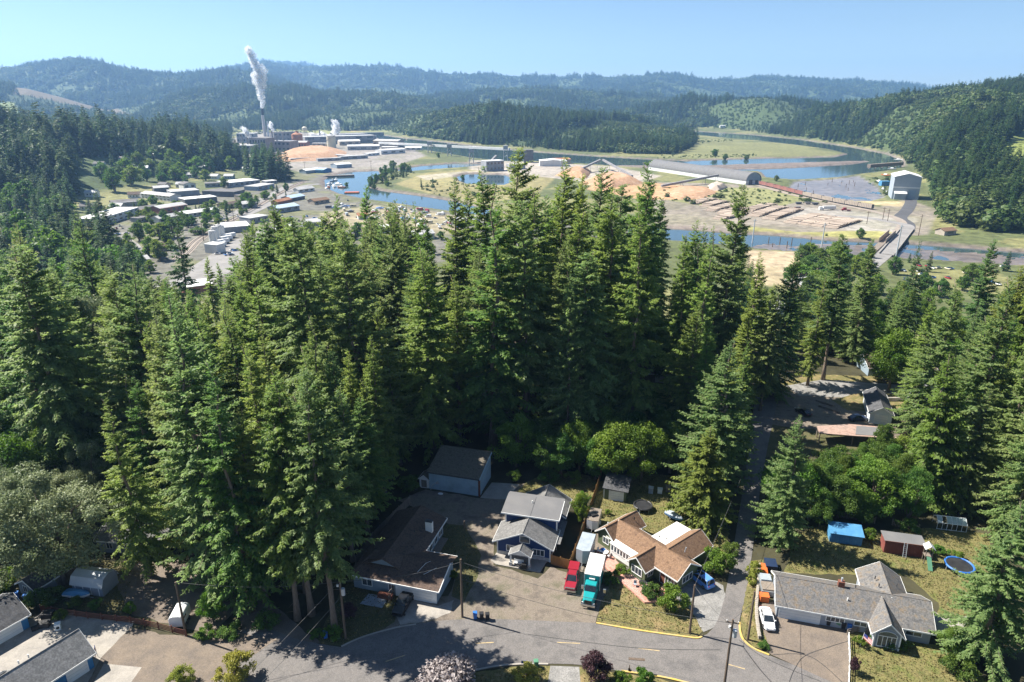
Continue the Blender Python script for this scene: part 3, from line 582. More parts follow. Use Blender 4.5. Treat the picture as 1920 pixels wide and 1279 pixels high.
def opening(parent, c, w, h, face, kind='window', mat=None, bars=1, frame='trim_white'):
    """window or door on a wall: c = centre on the wall surface, face = outward direction (unit x or y)"""
    f = Vector((face[0], face[1], 0)); t = Vector((-f.y, f.x, 0)); c = Vector(c)
    def bar(mb, u0, u1, z0, z1, d0, d1):
        p = [c + t * u + f * d + Vector((0, 0, z)) for z in (z0, z1) for u, d in ((u0, d0), (u1, d0), (u1, d1), (u0, d1))]
        mb.hexa(p)
    fr = MB(); b = 0.10
    bar(fr, -w / 2 - b, -w / 2, -h / 2 - b, h / 2 + b, -0.02, 0.06); bar(fr, w / 2, w / 2 + b, -h / 2 - b, h / 2 + b, -0.02, 0.06); bar(fr, -w / 2, w / 2, h / 2, h / 2 + b, -0.02, 0.06); bar(fr, -w / 2, w / 2, -h / 2 - b, -h / 2, -0.02, 0.08)
    if kind == 'window':
        for k in range(bars): u = -w / 2 + w * (k + 1) / (bars + 1); bar(fr, u - 0.04, u + 0.04, -h / 2, h / 2, -0.02, 0.045)
    o = fr.build(kind, frame, parent); pn = MB(); bar(pn, -w / 2, w / 2, -h / 2, h / 2, -0.02, 0.025)
    pn.build('pane' if kind == 'window' else 'panel', mat or (GLASS if kind == 'window' else 'garage_white'), o)
    if kind == 'garage_door':
        ln = MB()
        for k in range(1, 4): bar(ln, -w / 2, w / 2, -h / 2 + h * k / 4 - 0.012, -h / 2 + h * k / 4 + 0.012, 0.02, 0.034)
        ln.build('joint', 'tarp_grey', o)
    return o
def corner_trim(parent, x0, x1, y0, y1, z0, z1, mat='trim_white'):
    for x, y in ((x0, y0), (x1, y0), (x1, y1), (x0, y1)): MB().cbox((x, y, (z0 + z1) / 2), (0.16, 0.16, z1 - z0)).build('corner_board', mat, parent)
def vent(parent, x, y, z, mat='galvanised'): return MB().cyl(x, y, z - 0.2, z + 0.35, 0.09, n=8).build('roof_vent', mat, parent)

# ---------------------------------------------------------------- blue house
O = G(933, 1038); bh = thing('house', 'dark blue two-storey house with grey roofs and white trim', 'house', (O.x, O.y, 0), R(-14.5))
gable_wall(bh, 0, 9.2, 0, 6.0, 3.0, 5.0, 'y', 'siding_blue'); MB().box(-0.03, 9.23, -0.06, 6, 0, 0.75).build('stone_base', 'stone_base', bh)
gable_roof(bh, -0.7, 9.9, -0.8, 5.2, 2.95, 5.45, 'y', 'roof_grey')
MB().box(0.3, 9.4, 4.6, 9.4, 0, 5.7).build('upper_wall', 'siding_blue', bh)
up = MB(); up.slab([(-0.4, 3.9, 5.75), (9.9, 3.9, 5.75), (9.9, 8.9, 6.55), (-0.4, 8.9, 6.55)], 0.2); up.slab([(9.9, 10.0, 6.3), (-0.4, 10.0, 6.3), (-0.4, 8.9, 6.55), (9.9, 8.9, 6.55)], 0.2)
ur = up.build('upper_roof', 'flat_roof_grey', bh); MB().box(-0.42, 9.92, 3.82, 3.9, 5.5, 5.76).build('fascia', 'trim_white', ur); MB().slab([(9.9, 3.9, 5.77), (9.98, 3.9, 5.77), (9.98, 8.9, 6.57), (9.9, 8.9, 6.57)], 0.24).build('fascia', 'trim_white', ur)
MB().tube([(4.75, 3.9, 5.77), (4.75, 8.9, 6.57)], 0.05, 4).build('seam', 'flat_roof_grey', ur); vent(ur, 4.4, 7.3, 6.4, 'trim_white')
gable_wall(bh, 2.0, 9.6, 9.4, 15.0, 2.9, 5.1, 'y', 'siding_blue'); gable_roof(bh, 1.4, 10.2, 9.2, 15.6, 2.85, 5.4, 'y', 'roof_grey', name='rear_roof')
MB().box(0.6, 4.0, 10.0, 12.6, 0, 3.0).build('lean_to', 'siding_blue', bh); MB().slab([(0.3, 9.8, 3.1), (4.2, 9.8, 3.5), (4.2, 12.9, 3.5), (0.3, 12.9, 3.1)], 0.15).build('lean_to_roof', 'roof_grey', bh)
MB().box(9.4, 10.6, 1.5, 8.5, 2.6, 2.75).build('side_porch_roof', 'roof_grey', bh)
for x, y, z0, z1 in ((0, 0, 0, 3.0), (9.2, 0, 0, 3.0), (0.3, 4.6, 3.3, 5.6), (9.4, 4.6, 3.0, 5.6)): MB().cbox((x, y, (z0 + z1) / 2), (0.2, 0.2, z1 - z0)).build('corner_board', 'trim_white', bh)
opening(bh, (2.5, -0.02, 1.6), 1.7, 1.05, (0, -1), bars=2); opening(bh, (7.2, -0.02, 1.55), 1.9, 1.1, (0, -1), bars=2); opening(bh, (4.8, -0.02, 3.75), 1.6, 1.15, (0, -1), bars=0); opening(bh, (4.55, -0.02, 1.05), 0.95, 2.05, (0, -1), 'door', 'door_brown')
opening(bh, (9.22, 2.6, 1.6), 1.2, 1.0, (1, 0), bars=1); opening(bh, (9.42, 7.0, 4.6), 1.1, 0.9, (1, 0), bars=1)
pr = gable_roof(bh, 2.7, 6.5, -2.9, -0.85, 2.45, 3.55, 'y', 'roof_grey', name='porch_roof'); MB().yprism([(2.95, 2.42), (6.25, 2.42), (4.6, 3.35)], -2.7, -2.6).build('porch_gable', 'trim_white', bh)
for x in (3.0, 6.2): MB().cbox((x, -2.55, 1.28), (0.26, 0.26, 2.35)).build('porch_post', 'trim_white', bh); MB().cbox((x, -2.55, 0.45), (0.5, 0.5, 0.75)).build('post_base', 'stone_base', bh)
MB().prism([(-0.2, 0), (-0.6, -2.2), (0.6, -3.0), (8.2, -3.2), (8.6, -0.4), (9.0, 0)], 0.03, 0.16).build('patio', 'concrete', bh)
MB().cyl(0.1, 1.2, 0, 2.9, 0.05, n=6).build('downpipe', 'trim_white', bh); MB().tube([(9.9, 3.4, 2.9), (9.6, 3.4, 2.5), (9.6, 3.4, 0.1)], 0.05, 6).build('downpipe', 'trim_white', bh)
b2 = thing('patio_bench', 'white bench standing under the blue house porch', 'bench', bh.matrix_basis @ Vector((4.3, -2.2, 0.16)), R(-14.5)); MB().box(-.8, .8, -.25, .25, .38, .45).build('seat', 'trim_white', b2); MB().box(-.8, .8, .2, .26, .45, .95).build('backrest', 'trim_white', b2)
for x in (-.7, .7): MB().box(x - .05, x + .05, -.22, .22, 0, .38).build('leg', 'trim_white', b2)
b3 = thing('barbecue', 'black barbecue beside the blue house porch post', 'barbecue', bh.matrix_basis @ Vector((5.4, -3.0, 0.16)), R(-14.5)); MB().box(-.45, .45, -.3, .3, .7, 1.1).build('lid', 'black_plastic', b3, bevel=0.08); MB().box(-.6, .6, -.28, .28, .1, .68).build('cabinet', 'black_plastic', b3)

# ---------------------------------------------------------------- metal shop, small shed and hoop
O = G(805, 916); sh = thing('shop_building', 'pale blue metal shop building with dark debris-strewn roof', 'shop', (O.x, O.y, 0), R(-15.8))
MB().hexa([(0, 0, 0), (10.6, 0, 0), (10.6, 7.6, 0), (0, 7.6, 0), (0, 0, 3.9), (10.6, 0, 3.9), (10.6, 7.6, 5.6), (0, 7.6, 5.6)]).build('wall', 'siding_shop', sh)
MB().slab([(-0.25, -0.3, 3.98), (10.75, -0.3, 3.98), (10.75, 7.7, 5.78), (-0.25, 7.7, 5.78)], 0.14).build('roof', 'roof_shop', sh)
MB().slab([(10.75, 9.0, 5.2), (-0.25, 9.0, 5.2), (-0.25, 7.7, 5.78), (10.75, 7.7, 5.78)], 0.14).build('roof_back_slope', 'roof_shop', sh)
MB().box(-0.28, 10.78, -0.38, -0.3, 3.72, 3.98).build('eave_trim', 'roof_dark', sh); MB().cbox((10.62, 0, 1.95), (0.35, 0.3, 3.9)).build('corner_board', 'door_brown', sh)
MB().slab([(10.75, -0.3, 4.0), (10.85, -0.3, 4.0), (10.85, 7.7, 5.8), (10.75, 7.7, 5.8)], 0.3).build('barge_board', 'siding_shop', sh)
for k in range(14): MB().box(0.35 + k * 0.74, 0.40 + k * 0.74, -0.03, 0, 0.05, 3.7).build('siding_batten', 'siding_shop', sh)
opening(sh, (10.62, 1.0, 1.05), 0.9, 2.0, (1, 0), 'door', 'siding_shop', frame='siding_shop')
O = G(787, 913); ss = thing('garden_shed', 'small white arched-front shed leaning beside the metal shop', 'shed', (O.x, O.y, 0), R(-15.8))
gable_wall(ss, 0, 2.0, 0, 2.6, 2.0, 2.8, 'y', 'trim_white'); gable_roof(ss, -0.2, 2.2, -0.15, 2.7, 1.98, 2.95, 'y', 'roof_shop', th=0.1); opening(ss, (1.0, -0.02, 0.95), 1.2, 1.7, (0, -1), 'door', 'wood_old')
O = G(826, 926); hp = thing('basketball_hoop', 'white basketball hoop on a post before the metal shop', 'basketball hoop', (O.x, O.y, 0), R(-20)); MB().tube([(0, 0, 0), (0, 0, 2.6), (0, -0.8, 3.1)], 0.07, 6).build('post', 'steel_grey', hp)
MB().prism([(0.55 * math.cos(a * 0.449), 0.38 * math.sin(a * 0.449)) for a in range(14)], 0, 0.05).build('backboard', 'trim_white', hp); hp.children[-1].rotation_euler = (R(78), 0, 0); hp.children[-1].location = (0, -0.85, 3.35); MB().tube([(0.23 * math.cos(a * .524), -1.15 + 0.23 * math.sin(a * .524), 3.05) for a in range(13)], 0.02, 4, False).build('rim', 'orange_paint', hp)
O = G(871, 990); tag(MB().cyl(0, 0, 0, 1.5, 0.16, 0.14, 8).build('wooden_post', 'pole_wood'), 'short lone wooden post standing on the dim gravel yard', 'post').location = (O.x, O.y, 0)

# ---------------------------------------------------------------- brown-roofed house
O = G(652, 1077, 2.8); br = thing('house', 'low L-shaped house with dark brown roof and white garage door', 'house', (O.x, O.y, 0), R(-15.8))
MB().box(0.6, 14.8, 0.6, 7.9, 0, 2.75).build('wall', 'siding_greyblue', br); MB().box(0.6, 9.2, 7.9, 17.8, 0, 2.74).build('rear_wall', 'siding_greyblue', br); MB().box(7.9, 14.83, 0.57, 0.62, 0, 2.7).build('front_panel', 'trim_white', br)
fr_ = MB(); fr_.slab([(0, 0, 2.8), (15.4, 0, 2.8), (15.4, 5.2, 4.3), (2.4, 5.2, 4.3)], 0.16); fr_.slab([(15.4, 8.5, 3.2), (9.8, 8.5, 3.2), (7.4, 5.2, 4.3), (15.4, 5.2, 4.3)], 0.16)
f1 = fr_.build('roof', 'roof_brown', br); rr_ = MB(); rr_.slab([(9.8, 8.4, 3.05), (9.8, 18.4, 3.05), (4.9, 18.4, 4.9), (4.9, 2.9, 4.9), (7.4, 5.2, 4.28)], 0.16); rr_.slab([(0, 18.4, 2.85), (0, 0.1, 2.85), (2.3, 3.0, 3.9), (4.9, 2.9, 4.9), (4.9, 18.4, 4.9)], 0.16)
f2 = rr_.build('rear_roof', 'roof_brown', br)
MB().hexa([(2.2, 2.75, 3.5), (7.4, 2.75, 3.5), (7.4, 2.85, 3.5), (2.2, 2.85, 3.5), (4.8, 2.75, 4.75), (4.9, 2.75, 4.75), (4.9, 2.85, 4.75), (4.8, 2.85, 4.75)]).build('dormer_gable', 'siding_greyblue', br); MB().tube([(1.9, 2.5, 3.5), (4.9, 2.5, 4.95), (7.8, 2.5, 3.55)], 0.12, 5).build('dormer_trim', 'roof_brown', br); MB().slab([(1.9, 2.45, 3.52), (4.9, 2.45, 4.97), (4.9, 5.0, 4.97), (2.4, 4.2, 4.0)], 0.1).build('dormer_roof', 'roof_brown', br); MB().slab([(4.9, 2.45, 4.97), (7.8, 2.45, 3.57), (7.4, 5.0, 4.36), (4.9, 5.0, 4.97)], 0.1).build('dormer_roof', 'roof_brown', br)
g_ = MB(); g_.box(-0.05, 15.45, -0.1, 0.0, 2.6, 2.83); g_.hexa([(15.4, 0, 2.6), (15.5, 0, 2.6), (15.5, 5.2, 4.1), (15.4, 5.2, 4.1), (15.4, 0, 2.83), (15.5, 0, 2.83), (15.5, 5.2, 4.33), (15.4, 5.2, 4.33)]); g_.box(9.8, 9.9, 8.5, 18.4, 2.85, 3.08); g_.box(9.8, 15.4, 8.5, 8.58, 3.0, 3.22); g_.box(4.9, 9.85, 18.4, 18.48, 2.9, 3.1); g_.build('gutter', 'trim_white', br)
opening(br, (11.4, 0.57, 1.15), 5.2, 2.1, (0, -1), 'garage_door'); opening(br, (7.2, 0.58, 1.5), 0.8, 1.2, (0, -1)); opening(br, (3.0, 0.58, 1.5), 1.6, 1.1, (0, -1))
ch = MB().box(7.9, 9.1, 13.0, 13.7, 3.2, 5.5).build('chimney', 'trim_white', br); MB().box(7.85, 9.15, 12.95, 13.75, 5.5, 5.62).build('chimney_cap', 'roof_dark', ch)
for y in (10.0, 12.0, 14.2, 16.4): opening(br, (9.22, y, 1.45), 1.3, 1.6, (1, 0))
MB().box(9.3, 10.6, 9.2, 16.5, 0.03, 0.25).build('side_deck', 'wood_old', br); vent(br, 6.6, 11.4, 4.3, 'roof_dark'); MB().tube([(10.9, 2.6, 3.62), (11.6, 4.3, 4.15), (12.2, 4.8, 4.3)], 0.035, 4).build('roof_pipe', 'trim_white', br); MB().tube([(12.0, 2.4, 3.56), (13.6, 3.9, 4.0)], 0.03, 4).build('roof_pipe', 'trim_white', br)

# ---------------------------------------------------------------- olive house with tan roofs
O = AY(1160, 968, 102.5); ol = thing('house', 'olive green bungalow with several tan shingle gables and white flat roofs', 'house', (18.7, 102.3, 0), R(-51))
def wing(parent, x0, x1, y0, y1, ze, zr, axis, roofm, wallm, oh=0.45, name='roof', ends=0.4):
    gable_wall(parent, x0, x1, y0, y1, ze, zr - 0.18, axis, wallm)
    s = (zr - ze) / ((y1 - y0) / 2 if axis == 'x' else (x1 - x0) / 2)
    if axis == 'x': return gable_roof(parent, x0 - ends, x1 + ends, y0 - oh, y1 + oh, ze - oh * s + 0.05, zr + 0.05, axis, roofm, name=name)
    return gable_roof(parent, x0 - oh, x1 + oh, y0 - ends, y1 + ends, ze - oh * s + 0.05, zr + 0.05, axis, roofm, name=name)
wing(ol, 0.5, 15.0, -2.6, 2.6, 2.75, 4.45, 'x', 'roof_tan', 'siding_olive'); wing(ol, -1.9, 1.9, -3.0, 4.4, 2.7, 4.30, 'y', 'roof_tan', 'siding_olive', name='west_roof'); wing(ol, 7.0, 10.4, -4.9, -1.0, 2.7, 4.15, 'y', 'roof_tan', 'siding_olive', name='front_gable_roof'); wing(ol, 8.4, 13.0, 0.5, 8.6, 2.75, 4.35, 'y', 'roof_tan', 'siding_olive', name='east_roof')
MB().box(5.6, 8.35, 2.4, 9.2, 0, 2.7).build('sunroom_wall', 'siding_olive', ol); fl = MB().box(5.4, 8.5, 2.3, 9.4, 2.72, 2.9).build('flat_roof', 'membrane_white', ol); vent(fl, 6.4, 3.4, 2.8, 'black_plastic'); vent(fl, 7.6, 3.9, 2.8, 'black_plastic')
MB().box(1.7, 6.9, -3.7, -2.6, 0, 2.4).build('porch_wall', 'trim_white', ol); MB().slab([(1.6, -3.9, 2.42), (7.0, -3.9, 2.42), (7.0, -2.3, 2.85), (1.6, -2.3, 2.85)], 0.12).build('porch_roof', 'membrane_white', ol)
for k in range(7): opening(ol, (2.2 + 0.68 * k, -3.72, 1.55), 0.48, 0.95, (0, -1), bars=0)
opening(ol, (8.7, -4.92, 1.45), 2.0, 1.25, (0, -1), bars=2); opening(ol, (10.42, -3.6, 1.45), 1.1, 1.1, (1, 0)); opening(ol, (6.98, -4.3, 1.45), 0.9, 1.2, (-1, 0)); opening(ol, (15.02, 0, 1.5), 2.4, 1.1, (1, 0), bars=2); opening(ol, (12.2, -2.62, 1.05), 0.95, 2.05, (0, -1), 'door', 'door_brown'); opening(ol, (13.9, -2.62, 1.5), 1.1, 1.2, (0, -1)); opening(ol, (13.02, 3.8, 1.6), 1.1, 1.0, (1, 0)); opening(ol, (-1.92, 1.2, 1.5), 1.1, 1.0, (-1, 0)); opening(ol, (0, -3.02, 1.5), 1.2, 1.1, (0, -1))
vent(ol, 1.0, 3.0, 3.9, 'black_plastic'); vent(ol, -1.0, -1.6, 3.7, 'trim_white'); MB().tube([(12.3, 2.6, 3.6), (12.5, 2.6, 4.6)], 0.09, 8).build('flue', 'galvanised', ol)
dk = tag(MB().prism([(-0.2, -4.2), (1.6, -3.9), (6.9, -5.2), (10.6, -5.4), (15.2, -2.8), (15.4, -6.0), (13.6, -8.6), (9.5, -8.0), (4.0, -7.2), (0.4, -6.6)], 0.03, 0.32).build('patio', 'brick_red'), 'reddish brick patio laid in front of the olive house', 'patio'); dk.location = (18.7, 102.3, 0); dk.rotation_euler = (0, 0, R(-51)); dk['kind'] = 'structure'
for k in range(11):
    y_ = -4.5 - 0.32 * k; o = MB().box(6.0 + 0.2 * k, 14.0 - 0.2 * k, y_ - 0.02, y_ + 0.02, 0.321, 0.332).build('paver_edge', 'stone_base', dk)

# ---------------------------------------------------------------- grey ranch house beside the side lane
O = G(1453, 1132, 2.8); rh = thing('house', 'long grey ranch house with weathered grey roof and arched porch window', 'house', (O.x, O.y, 0), R(-15.8))
wing(rh, 0.5, 21.2, 0.6, 7.8, 2.75, 4.75, 'x', 'roof_grey_moss', 'siding_grey', 0.6); wing(rh, 13.6, 19.2, 4.2, 12.0, 2.75, 4.6, 'y', 'roof_grey_moss', 'siding_grey', name='rear_roof'); wing(rh, 13.3, 16.7, -1.9, 3.2, 2.9, 4.55, 'y', 'roof_grey_moss', 'siding_grey', 0.5, name='porch_roof')
opening(rh, (3.7, 0.58, 1.15), 5.6, 2.1, (0, -1), 'garage_door'); opening(rh, (8.6, 0.58, 1.6), 2.4, 1.0, (0, -1), bars=3); opening(rh, (12.0, 0.58, 1.6), 1.6, 0.9, (0, -1)); opening(rh, (19.0, 0.58, 1.6), 2.0, 0.9, (0, -1)); opening(rh, (15.0, -1.92, 1.25), 2.3, 1.7, (0, -1), bars=3)
ar = MB().yprism([(15 + 1.15 * math.cos(a), 2.2 + 0.75 * math.sin(a)) for a in [math.pi * k / 12 for k in range(13)]], -1.98, -1.9).build('arched_pane', GLASS, rh); MB().tube([(15 + 1.25 * math.cos(math.pi * k / 12), -1.97, 2.2 + 0.83 * math.sin(math.pi * k / 12)) for k in range(13)], 0.06, 5).build('arch_frame', 'trim_white', ar)
c_ = MB().box(9.0, 9.9, 4.0, 4.7, 3.8, 5.6).build('chimney', 'door_brown', rh); MB().cyl(9.45, 4.35, 5.6, 6.2, 0.14).build('chimney_pot', 'galvanised', c_); vent(rh, 10.2, 2.4, 3.9, 'trim_white'); vent(rh, 15.0, 8.4, 4.3, 'roof_dark'); vent(rh, 15.2, 6.6, 4.3, 'roof_dark'); vent(rh, 18.0, 8.0, 3.9, 'roof_dark'); vent(rh, 11.6, 4.9, 4.6, 'roof_dark')
for x in (13.35, 16.65): MB().cbox((x, -1.95, 1.45), (0.18, 0.18, 2.9)).build('corner_board', 'trim_white', rh)

# ---------------------------------------------------------------- houses at the lower left
O = G(180, 1218, 2.9); lb = thing('house', 'grey shingle house with skylight and twin white garage doors at the street end', 'house', (O.x, O.y, 0), R(-31))
wing(lb, -6.2, -0.5, -13.0, -0.5, 2.75, 4.9, 'y', 'roof_grey_light', 'siding_bright_blue', 0.5); wing(lb, -5.0, 3.4, -13.5, -6.8, 2.75, 4.6, 'x', 'roof_grey_light', 'siding_bright_blue', 0.5, name='side_roof')
opening(lb, (-0.48, -2.6, 1.15), 2.6, 2.1, (1, 0), 'garage_door'); opening(lb, (-3.3, -0.48, 1.5), 1.3, 1.0, (0, 1))
sk = MB().hexa([(-5.4, -9.6, 3.75), (-4.3, -9.6, 4.4), (-4.3, -8.7, 4.4), (-5.4, -8.7, 3.75), (-5.4, -9.6, 3.95), (-4.3, -9.6, 4.6), (-4.3, -8.7, 4.6), (-5.4, -8.7, 3.95)]).build('skylight', 'steel_grey', lb); MB().hexa([(-5.3, -9.5, 3.85), (-4.4, -9.5, 4.5), (-4.4, -8.8, 4.5), (-5.3, -8.8, 3.85), (-5.3, -9.5, 4.04), (-4.4, -9.5, 4.57), (-4.4, -8.8, 4.57), (-5.3, -8.8, 4.04)]).build('pane', GLASS, sk); vent(lb, -4.6, -6.0, 4.4); vent(lb, -4.6, -7.2, 4.4)
O = G(60, 1147, 2.6); ll = thing('house', 'bright blue house with dark roof and white garage door at the picture edge', 'house', (O.x, O.y, 0), R(-31))
wing(ll, -8.0, -0.5, -12.0, -0.6, 2.5, 4.3, 'y', 'roof_dark', 'siding_bright_blue', 0.5); opening(ll, (-0.48, -3.6, 1.15), 4.0, 2.1, (1, 0), 'garage_door')
O = G(65, 1106, 2.2); sl = thing('outbuilding', 'small pale outbuilding with dark roof and one white-framed window', 'outbuilding', (O.x, O.y, 0), R(-22))
wing(sl, -4.4, -0.3, 0.3, 7.0, 2.1, 3.3, 'y', 'roof_dark', 'siding_grey', 0.3); opening(sl, (-2.9, 0.28, 1.25), 0.8, 1.0, (0, -1))
MB().box(-0.28, -0.1, 3.4, 6.8, 0.1, 1.9).build('side_panel', 'wood_old', sl)
O = G(138, 1112); gs = thing('barn_shed', 'pale metal gambrel-roofed shed with dark grey slatted wall', 'shed', (O.x, O.y, 0), R(-10))
MB().xprism([(0, 0), (3.4, 0), (3.4, 1.9), (2.9, 2.9), (1.7, 3.3), (0.5, 2.9), (0, 1.9)], 0, 5.4).build('wall', 'siding_grey', gs); rf = MB()
pr_ = [(-0.2, 1.75), (0.42, 2.98), (1.7, 3.42), (2.98, 2.98), (3.6, 1.75)]
for (a, b), (c, d) in zip(pr_, pr_[1:]): rf.slab([(-0.2, a, b), (5.6, a, b), (5.6, c, d), (-0.2, c, d)], 0.08)
rf.build('roof', 'metal_roof_pale', gs)
for k in range(4): MB().box(0.5 + 1.4 * k, 0.62 + 1.4 * k, -0.05, 0, 0.1, 1.8).build('wall_batten', 'trim_white', gs)
O = G(215, 1013, 3.0); gh = thing('house', 'grey house with pale sunlit roof half hidden behind the huge spruce', 'house', (O.x, O.y, 0), R(-8))
wing(gh, -3.6, 8.0, 0.4, 7.6, 2.8, 4.6, 'x', 'roof_grey', 'siding_grey', 0.5); opening(gh, (-1.6, 0.38, 1.5), 1.0, 1.2, (0, -1)); opening(gh, (2.0, 0.38, 1.5), 1.2, 1.2, (0, -1)); MB().box(-6.5, -3.6, 2.5, 6.5, 0, 2.6).build('side_wall', 'siding_grey', gh); MB().slab([(-6.8, 2.2, 2.65), (-3.5, 2.2, 2.9), (-3.5, 6.9, 2.9), (-6.8, 6.9, 2.65)], 0.12).build('side_roof', 'roof_dark', gh)

# ---------------------------------------------------------------- sheds of the shed yard, barn and bungalow beyond
O = G(1132, 935); gs2 = thing('garage_shed', 'small green shed with white roll-up door under the trees', 'shed', (O.x, O.y, 0), R(-17))
MB().hexa([(0, 0, 0), (4.3, 0, 0), (4.3, 4.6, 0), (0, 4.6, 0), (0, 0, 2.5), (4.3, 0, 2.3), (4.3, 4.6, 2.7), (0, 4.6, 2.9)]).build('wall', 'siding_olive', gs2); MB().slab([(-0.3, -0.4, 2.62), (4.7, -0.4, 2.42), (4.7, 5.0, 2.86), (-0.3, 5.0, 3.06)], 0.14).build('roof', 'roof_dark', gs2); opening(gs2, (2.4, -0.02, 1.05), 2.7, 1.9, (0, -1), 'garage_door'); MB().cbox((0, 0, 1.2), (0.15, 0.15, 2.4)).build('corner_board', 'trim_white', gs2)
O = G(1656, 1036); rs = thing('container_shed', 'dark red corrugated container shed with pale roof edge', 'shed', (O.x, O.y, 0), R(-14)); MB().box(0, 6.2, 0, 2.6, 0, 2.4).build('wall', 'red_metal', rs); MB().box(-0.15, 6.35, -0.2, 2.9, 2.42, 2.55).build('roof', 'flat_roof_grey', rs); MB().box(-0.17, 6.37, -0.24, -0.16, 2.3, 2.58).build('roof_edge', 'wood_red', rs)
for k in range(15): MB().box(0.2 + 0.4 * k, 0.34 + 0.4 * k, -0.05, 0.0, 0.1, 2.3).build('rib', 'red_metal', rs)
p_ = rs.matrix_basis @ Vector((3.1, -0.75, 0)); ld = thing('ladder', 'pale ladder leaning on the dark red container shed', 'ladder', p_, R(-14))
for s in (-.25, .25): MB().tube([(s, 0, 0.03), (s, .55, 2.6)], 0.05, 5).build('rail', 'galvanised', ld)
for k in range(7): t_ = (k + .6) / 7.5; MB().tube([(-.25, .55 * t_, 2.6 * t_), (.25, .55 * t_, 2.6 * t_)], 0.035, 5).build('rung', 'galvanised', ld)
O = G(1555, 1016); bs = thing('tarp_shed', 'bright blue corrugated lean-to shed at the wood edge', 'shed', (O.x, O.y, 0), R(-14)); MB().hexa([(0, 0, 0), (5.2, 0, 0), (5.2, 2.6, 0), (0, 2.6, 0), (0, 0, 1.9), (5.2, 0, 1.9), (5.2, 2.6, 2.4), (0, 2.6, 2.4)]).build('wall', 'tarp_blue', bs); MB().slab([(-0.2, -0.3, 1.98), (5.4, -0.3, 1.98), (5.4, 2.8, 2.55), (-0.2, 2.8, 2.55)], 0.06).build('roof', 'tarp_blue', bs)
for k in range(13): MB().box(0.15 + 0.4 * k, 0.27 + 0.4 * k, -0.06, 0, 0.1, 1.8).build('rib', 'tarp_blue', bs)
O = G(1756, 992); gr = thing('greenhouse', 'pale glass greenhouse frame at the top of the shed yard', 'greenhouse', (O.x, O.y, 0), R(-13))
for x in [0, .8, 1.6, 2.4, 3.2, 4.0, 4.8]: MB().tube([(x, 0, 0), (x, 0, 1.4), (x, 1.2, 2.2), (x, 2.4, 1.4), (x, 2.4, 0)], 0.05, 4).build('rib', 'trim_white', gr)
for y, z in ((0, 1.4), (1.2, 2.2), (2.4, 1.4), (0, .1)): MB().tube([(0, y, z), (4.8, y, z)], 0.05, 4).build('rail', 'trim_white', gr)
pm('greenhouse_glass', (0.30, 0.36, 0.36), (0.42, 0.47, 0.46), 1.5, 0.15, spec=0.6)
for k in range(6):
    x = 0.05 + 0.8 * k
    if k != 1: MB().slab([(x, 0.03, 1.4), (x + .7, 0.03, 1.4), (x + .7, 1.17, 2.17), (x, 1.17, 2.17)], 0.02).build('pane', 'greenhouse_glass', gr)
O = G(1642, 796); bn = thing('barn', 'white barn with grey-green roof beside the gravel lane', 'barn', (O.x, O.y, 0), R(-20)); wing(bn, -1.5, 3.2, 0.3, 13.0, 3.0, 4.6, 'y', 'roof_dark', 'barn_white', 0.4); opening(bn, (0.85, 0.28, 1.3), 2.6, 2.3, (0, -1), 'garage_door'); opening(bn, (-1.52, 4, 1.5), 1.2, 1.0, (-1, 0))
O = G(1700, 765); b4 = thing('house', 'tall white gable-ended house partly hidden behind the pale spruce', 'house', (O.x, O.y, 0), R(-25)); wing(b4, 0, 9, 0, 8, 4.2, 8.0, 'y', 'roof_dark', 'barn_white', 0.5); opening(b4, (-0.02, 3, 2.5), 1.2, 1.3, (-1, 0)); opening(b4, (3.5, -0.02, 2.5), 1.2, 1.3, (0, -1))
O = G(1628, 706); b5 = thing('house', 'low bungalow with brown roof beyond the gravel lane', 'house', (O.x, O.y, 0), R(-4)); wing(b5, 0, 18, 0.4, 9, 2.8, 5.0, 'x', 'roof_brown', 'siding_greyblue', 0.6); wing(b5, 3.5, 9.0, -1.6, 4, 2.7, 4.0, 'y', 'roof_brown', 'barn_white', 0.4, name='porch_roof'); opening(b5, (6.2, -1.62, 1.4), 2.6, 1.4, (0, -1), bars=2); opening(b5, (13, 0.38, 1.5), 1.8, 1.1, (0, -1))
for nm, px, py, rz, w_, lab, rm in [('house', 935, 690, -14, 12, 'tan-walled house glimpsed between trunks behind the slim tall fir', 'roof_tan'), ('house', 845, 668, 20, 10, 'house with pale driveway glimpsed left of the broad dark fir', 'roof_grey'), ('house', 1165, 712, -10, 13, 'brown house glimpsed through the stand above the thicket', 'roof_brown')]:
    O = G(px, py); q = thing(nm, lab, 'house', (O.x, O.y, 0), R(rz)); wing(q, 0, w_, 0, 7.5, 2.8, 4.9, 'x', rm, 'wood_old', 0.5); opening(q, (2, -0.02, 1.5), 1.2, 1.1, (0, -1)); opening(q, (w_ - 2.5, -0.02, 1.15), 2.4, 2.1, (0, -1), 'garage_door')
sheet('clearing', 'asphalt_sandy', gp((820,700),(860,640),(900,650),(960,700),(900,715)), 0.03, rough=0.5); sheet('clearing', 'lawn_dry', gp((930,715),(1010,690),(1040,720),(990,740)), 0.03, rough=0.5); sheet('clearing', 'asphalt_sandy', gp((1140,780),(1190,700),(1240,720),(1220,790)), 0.034, rough=0.5)

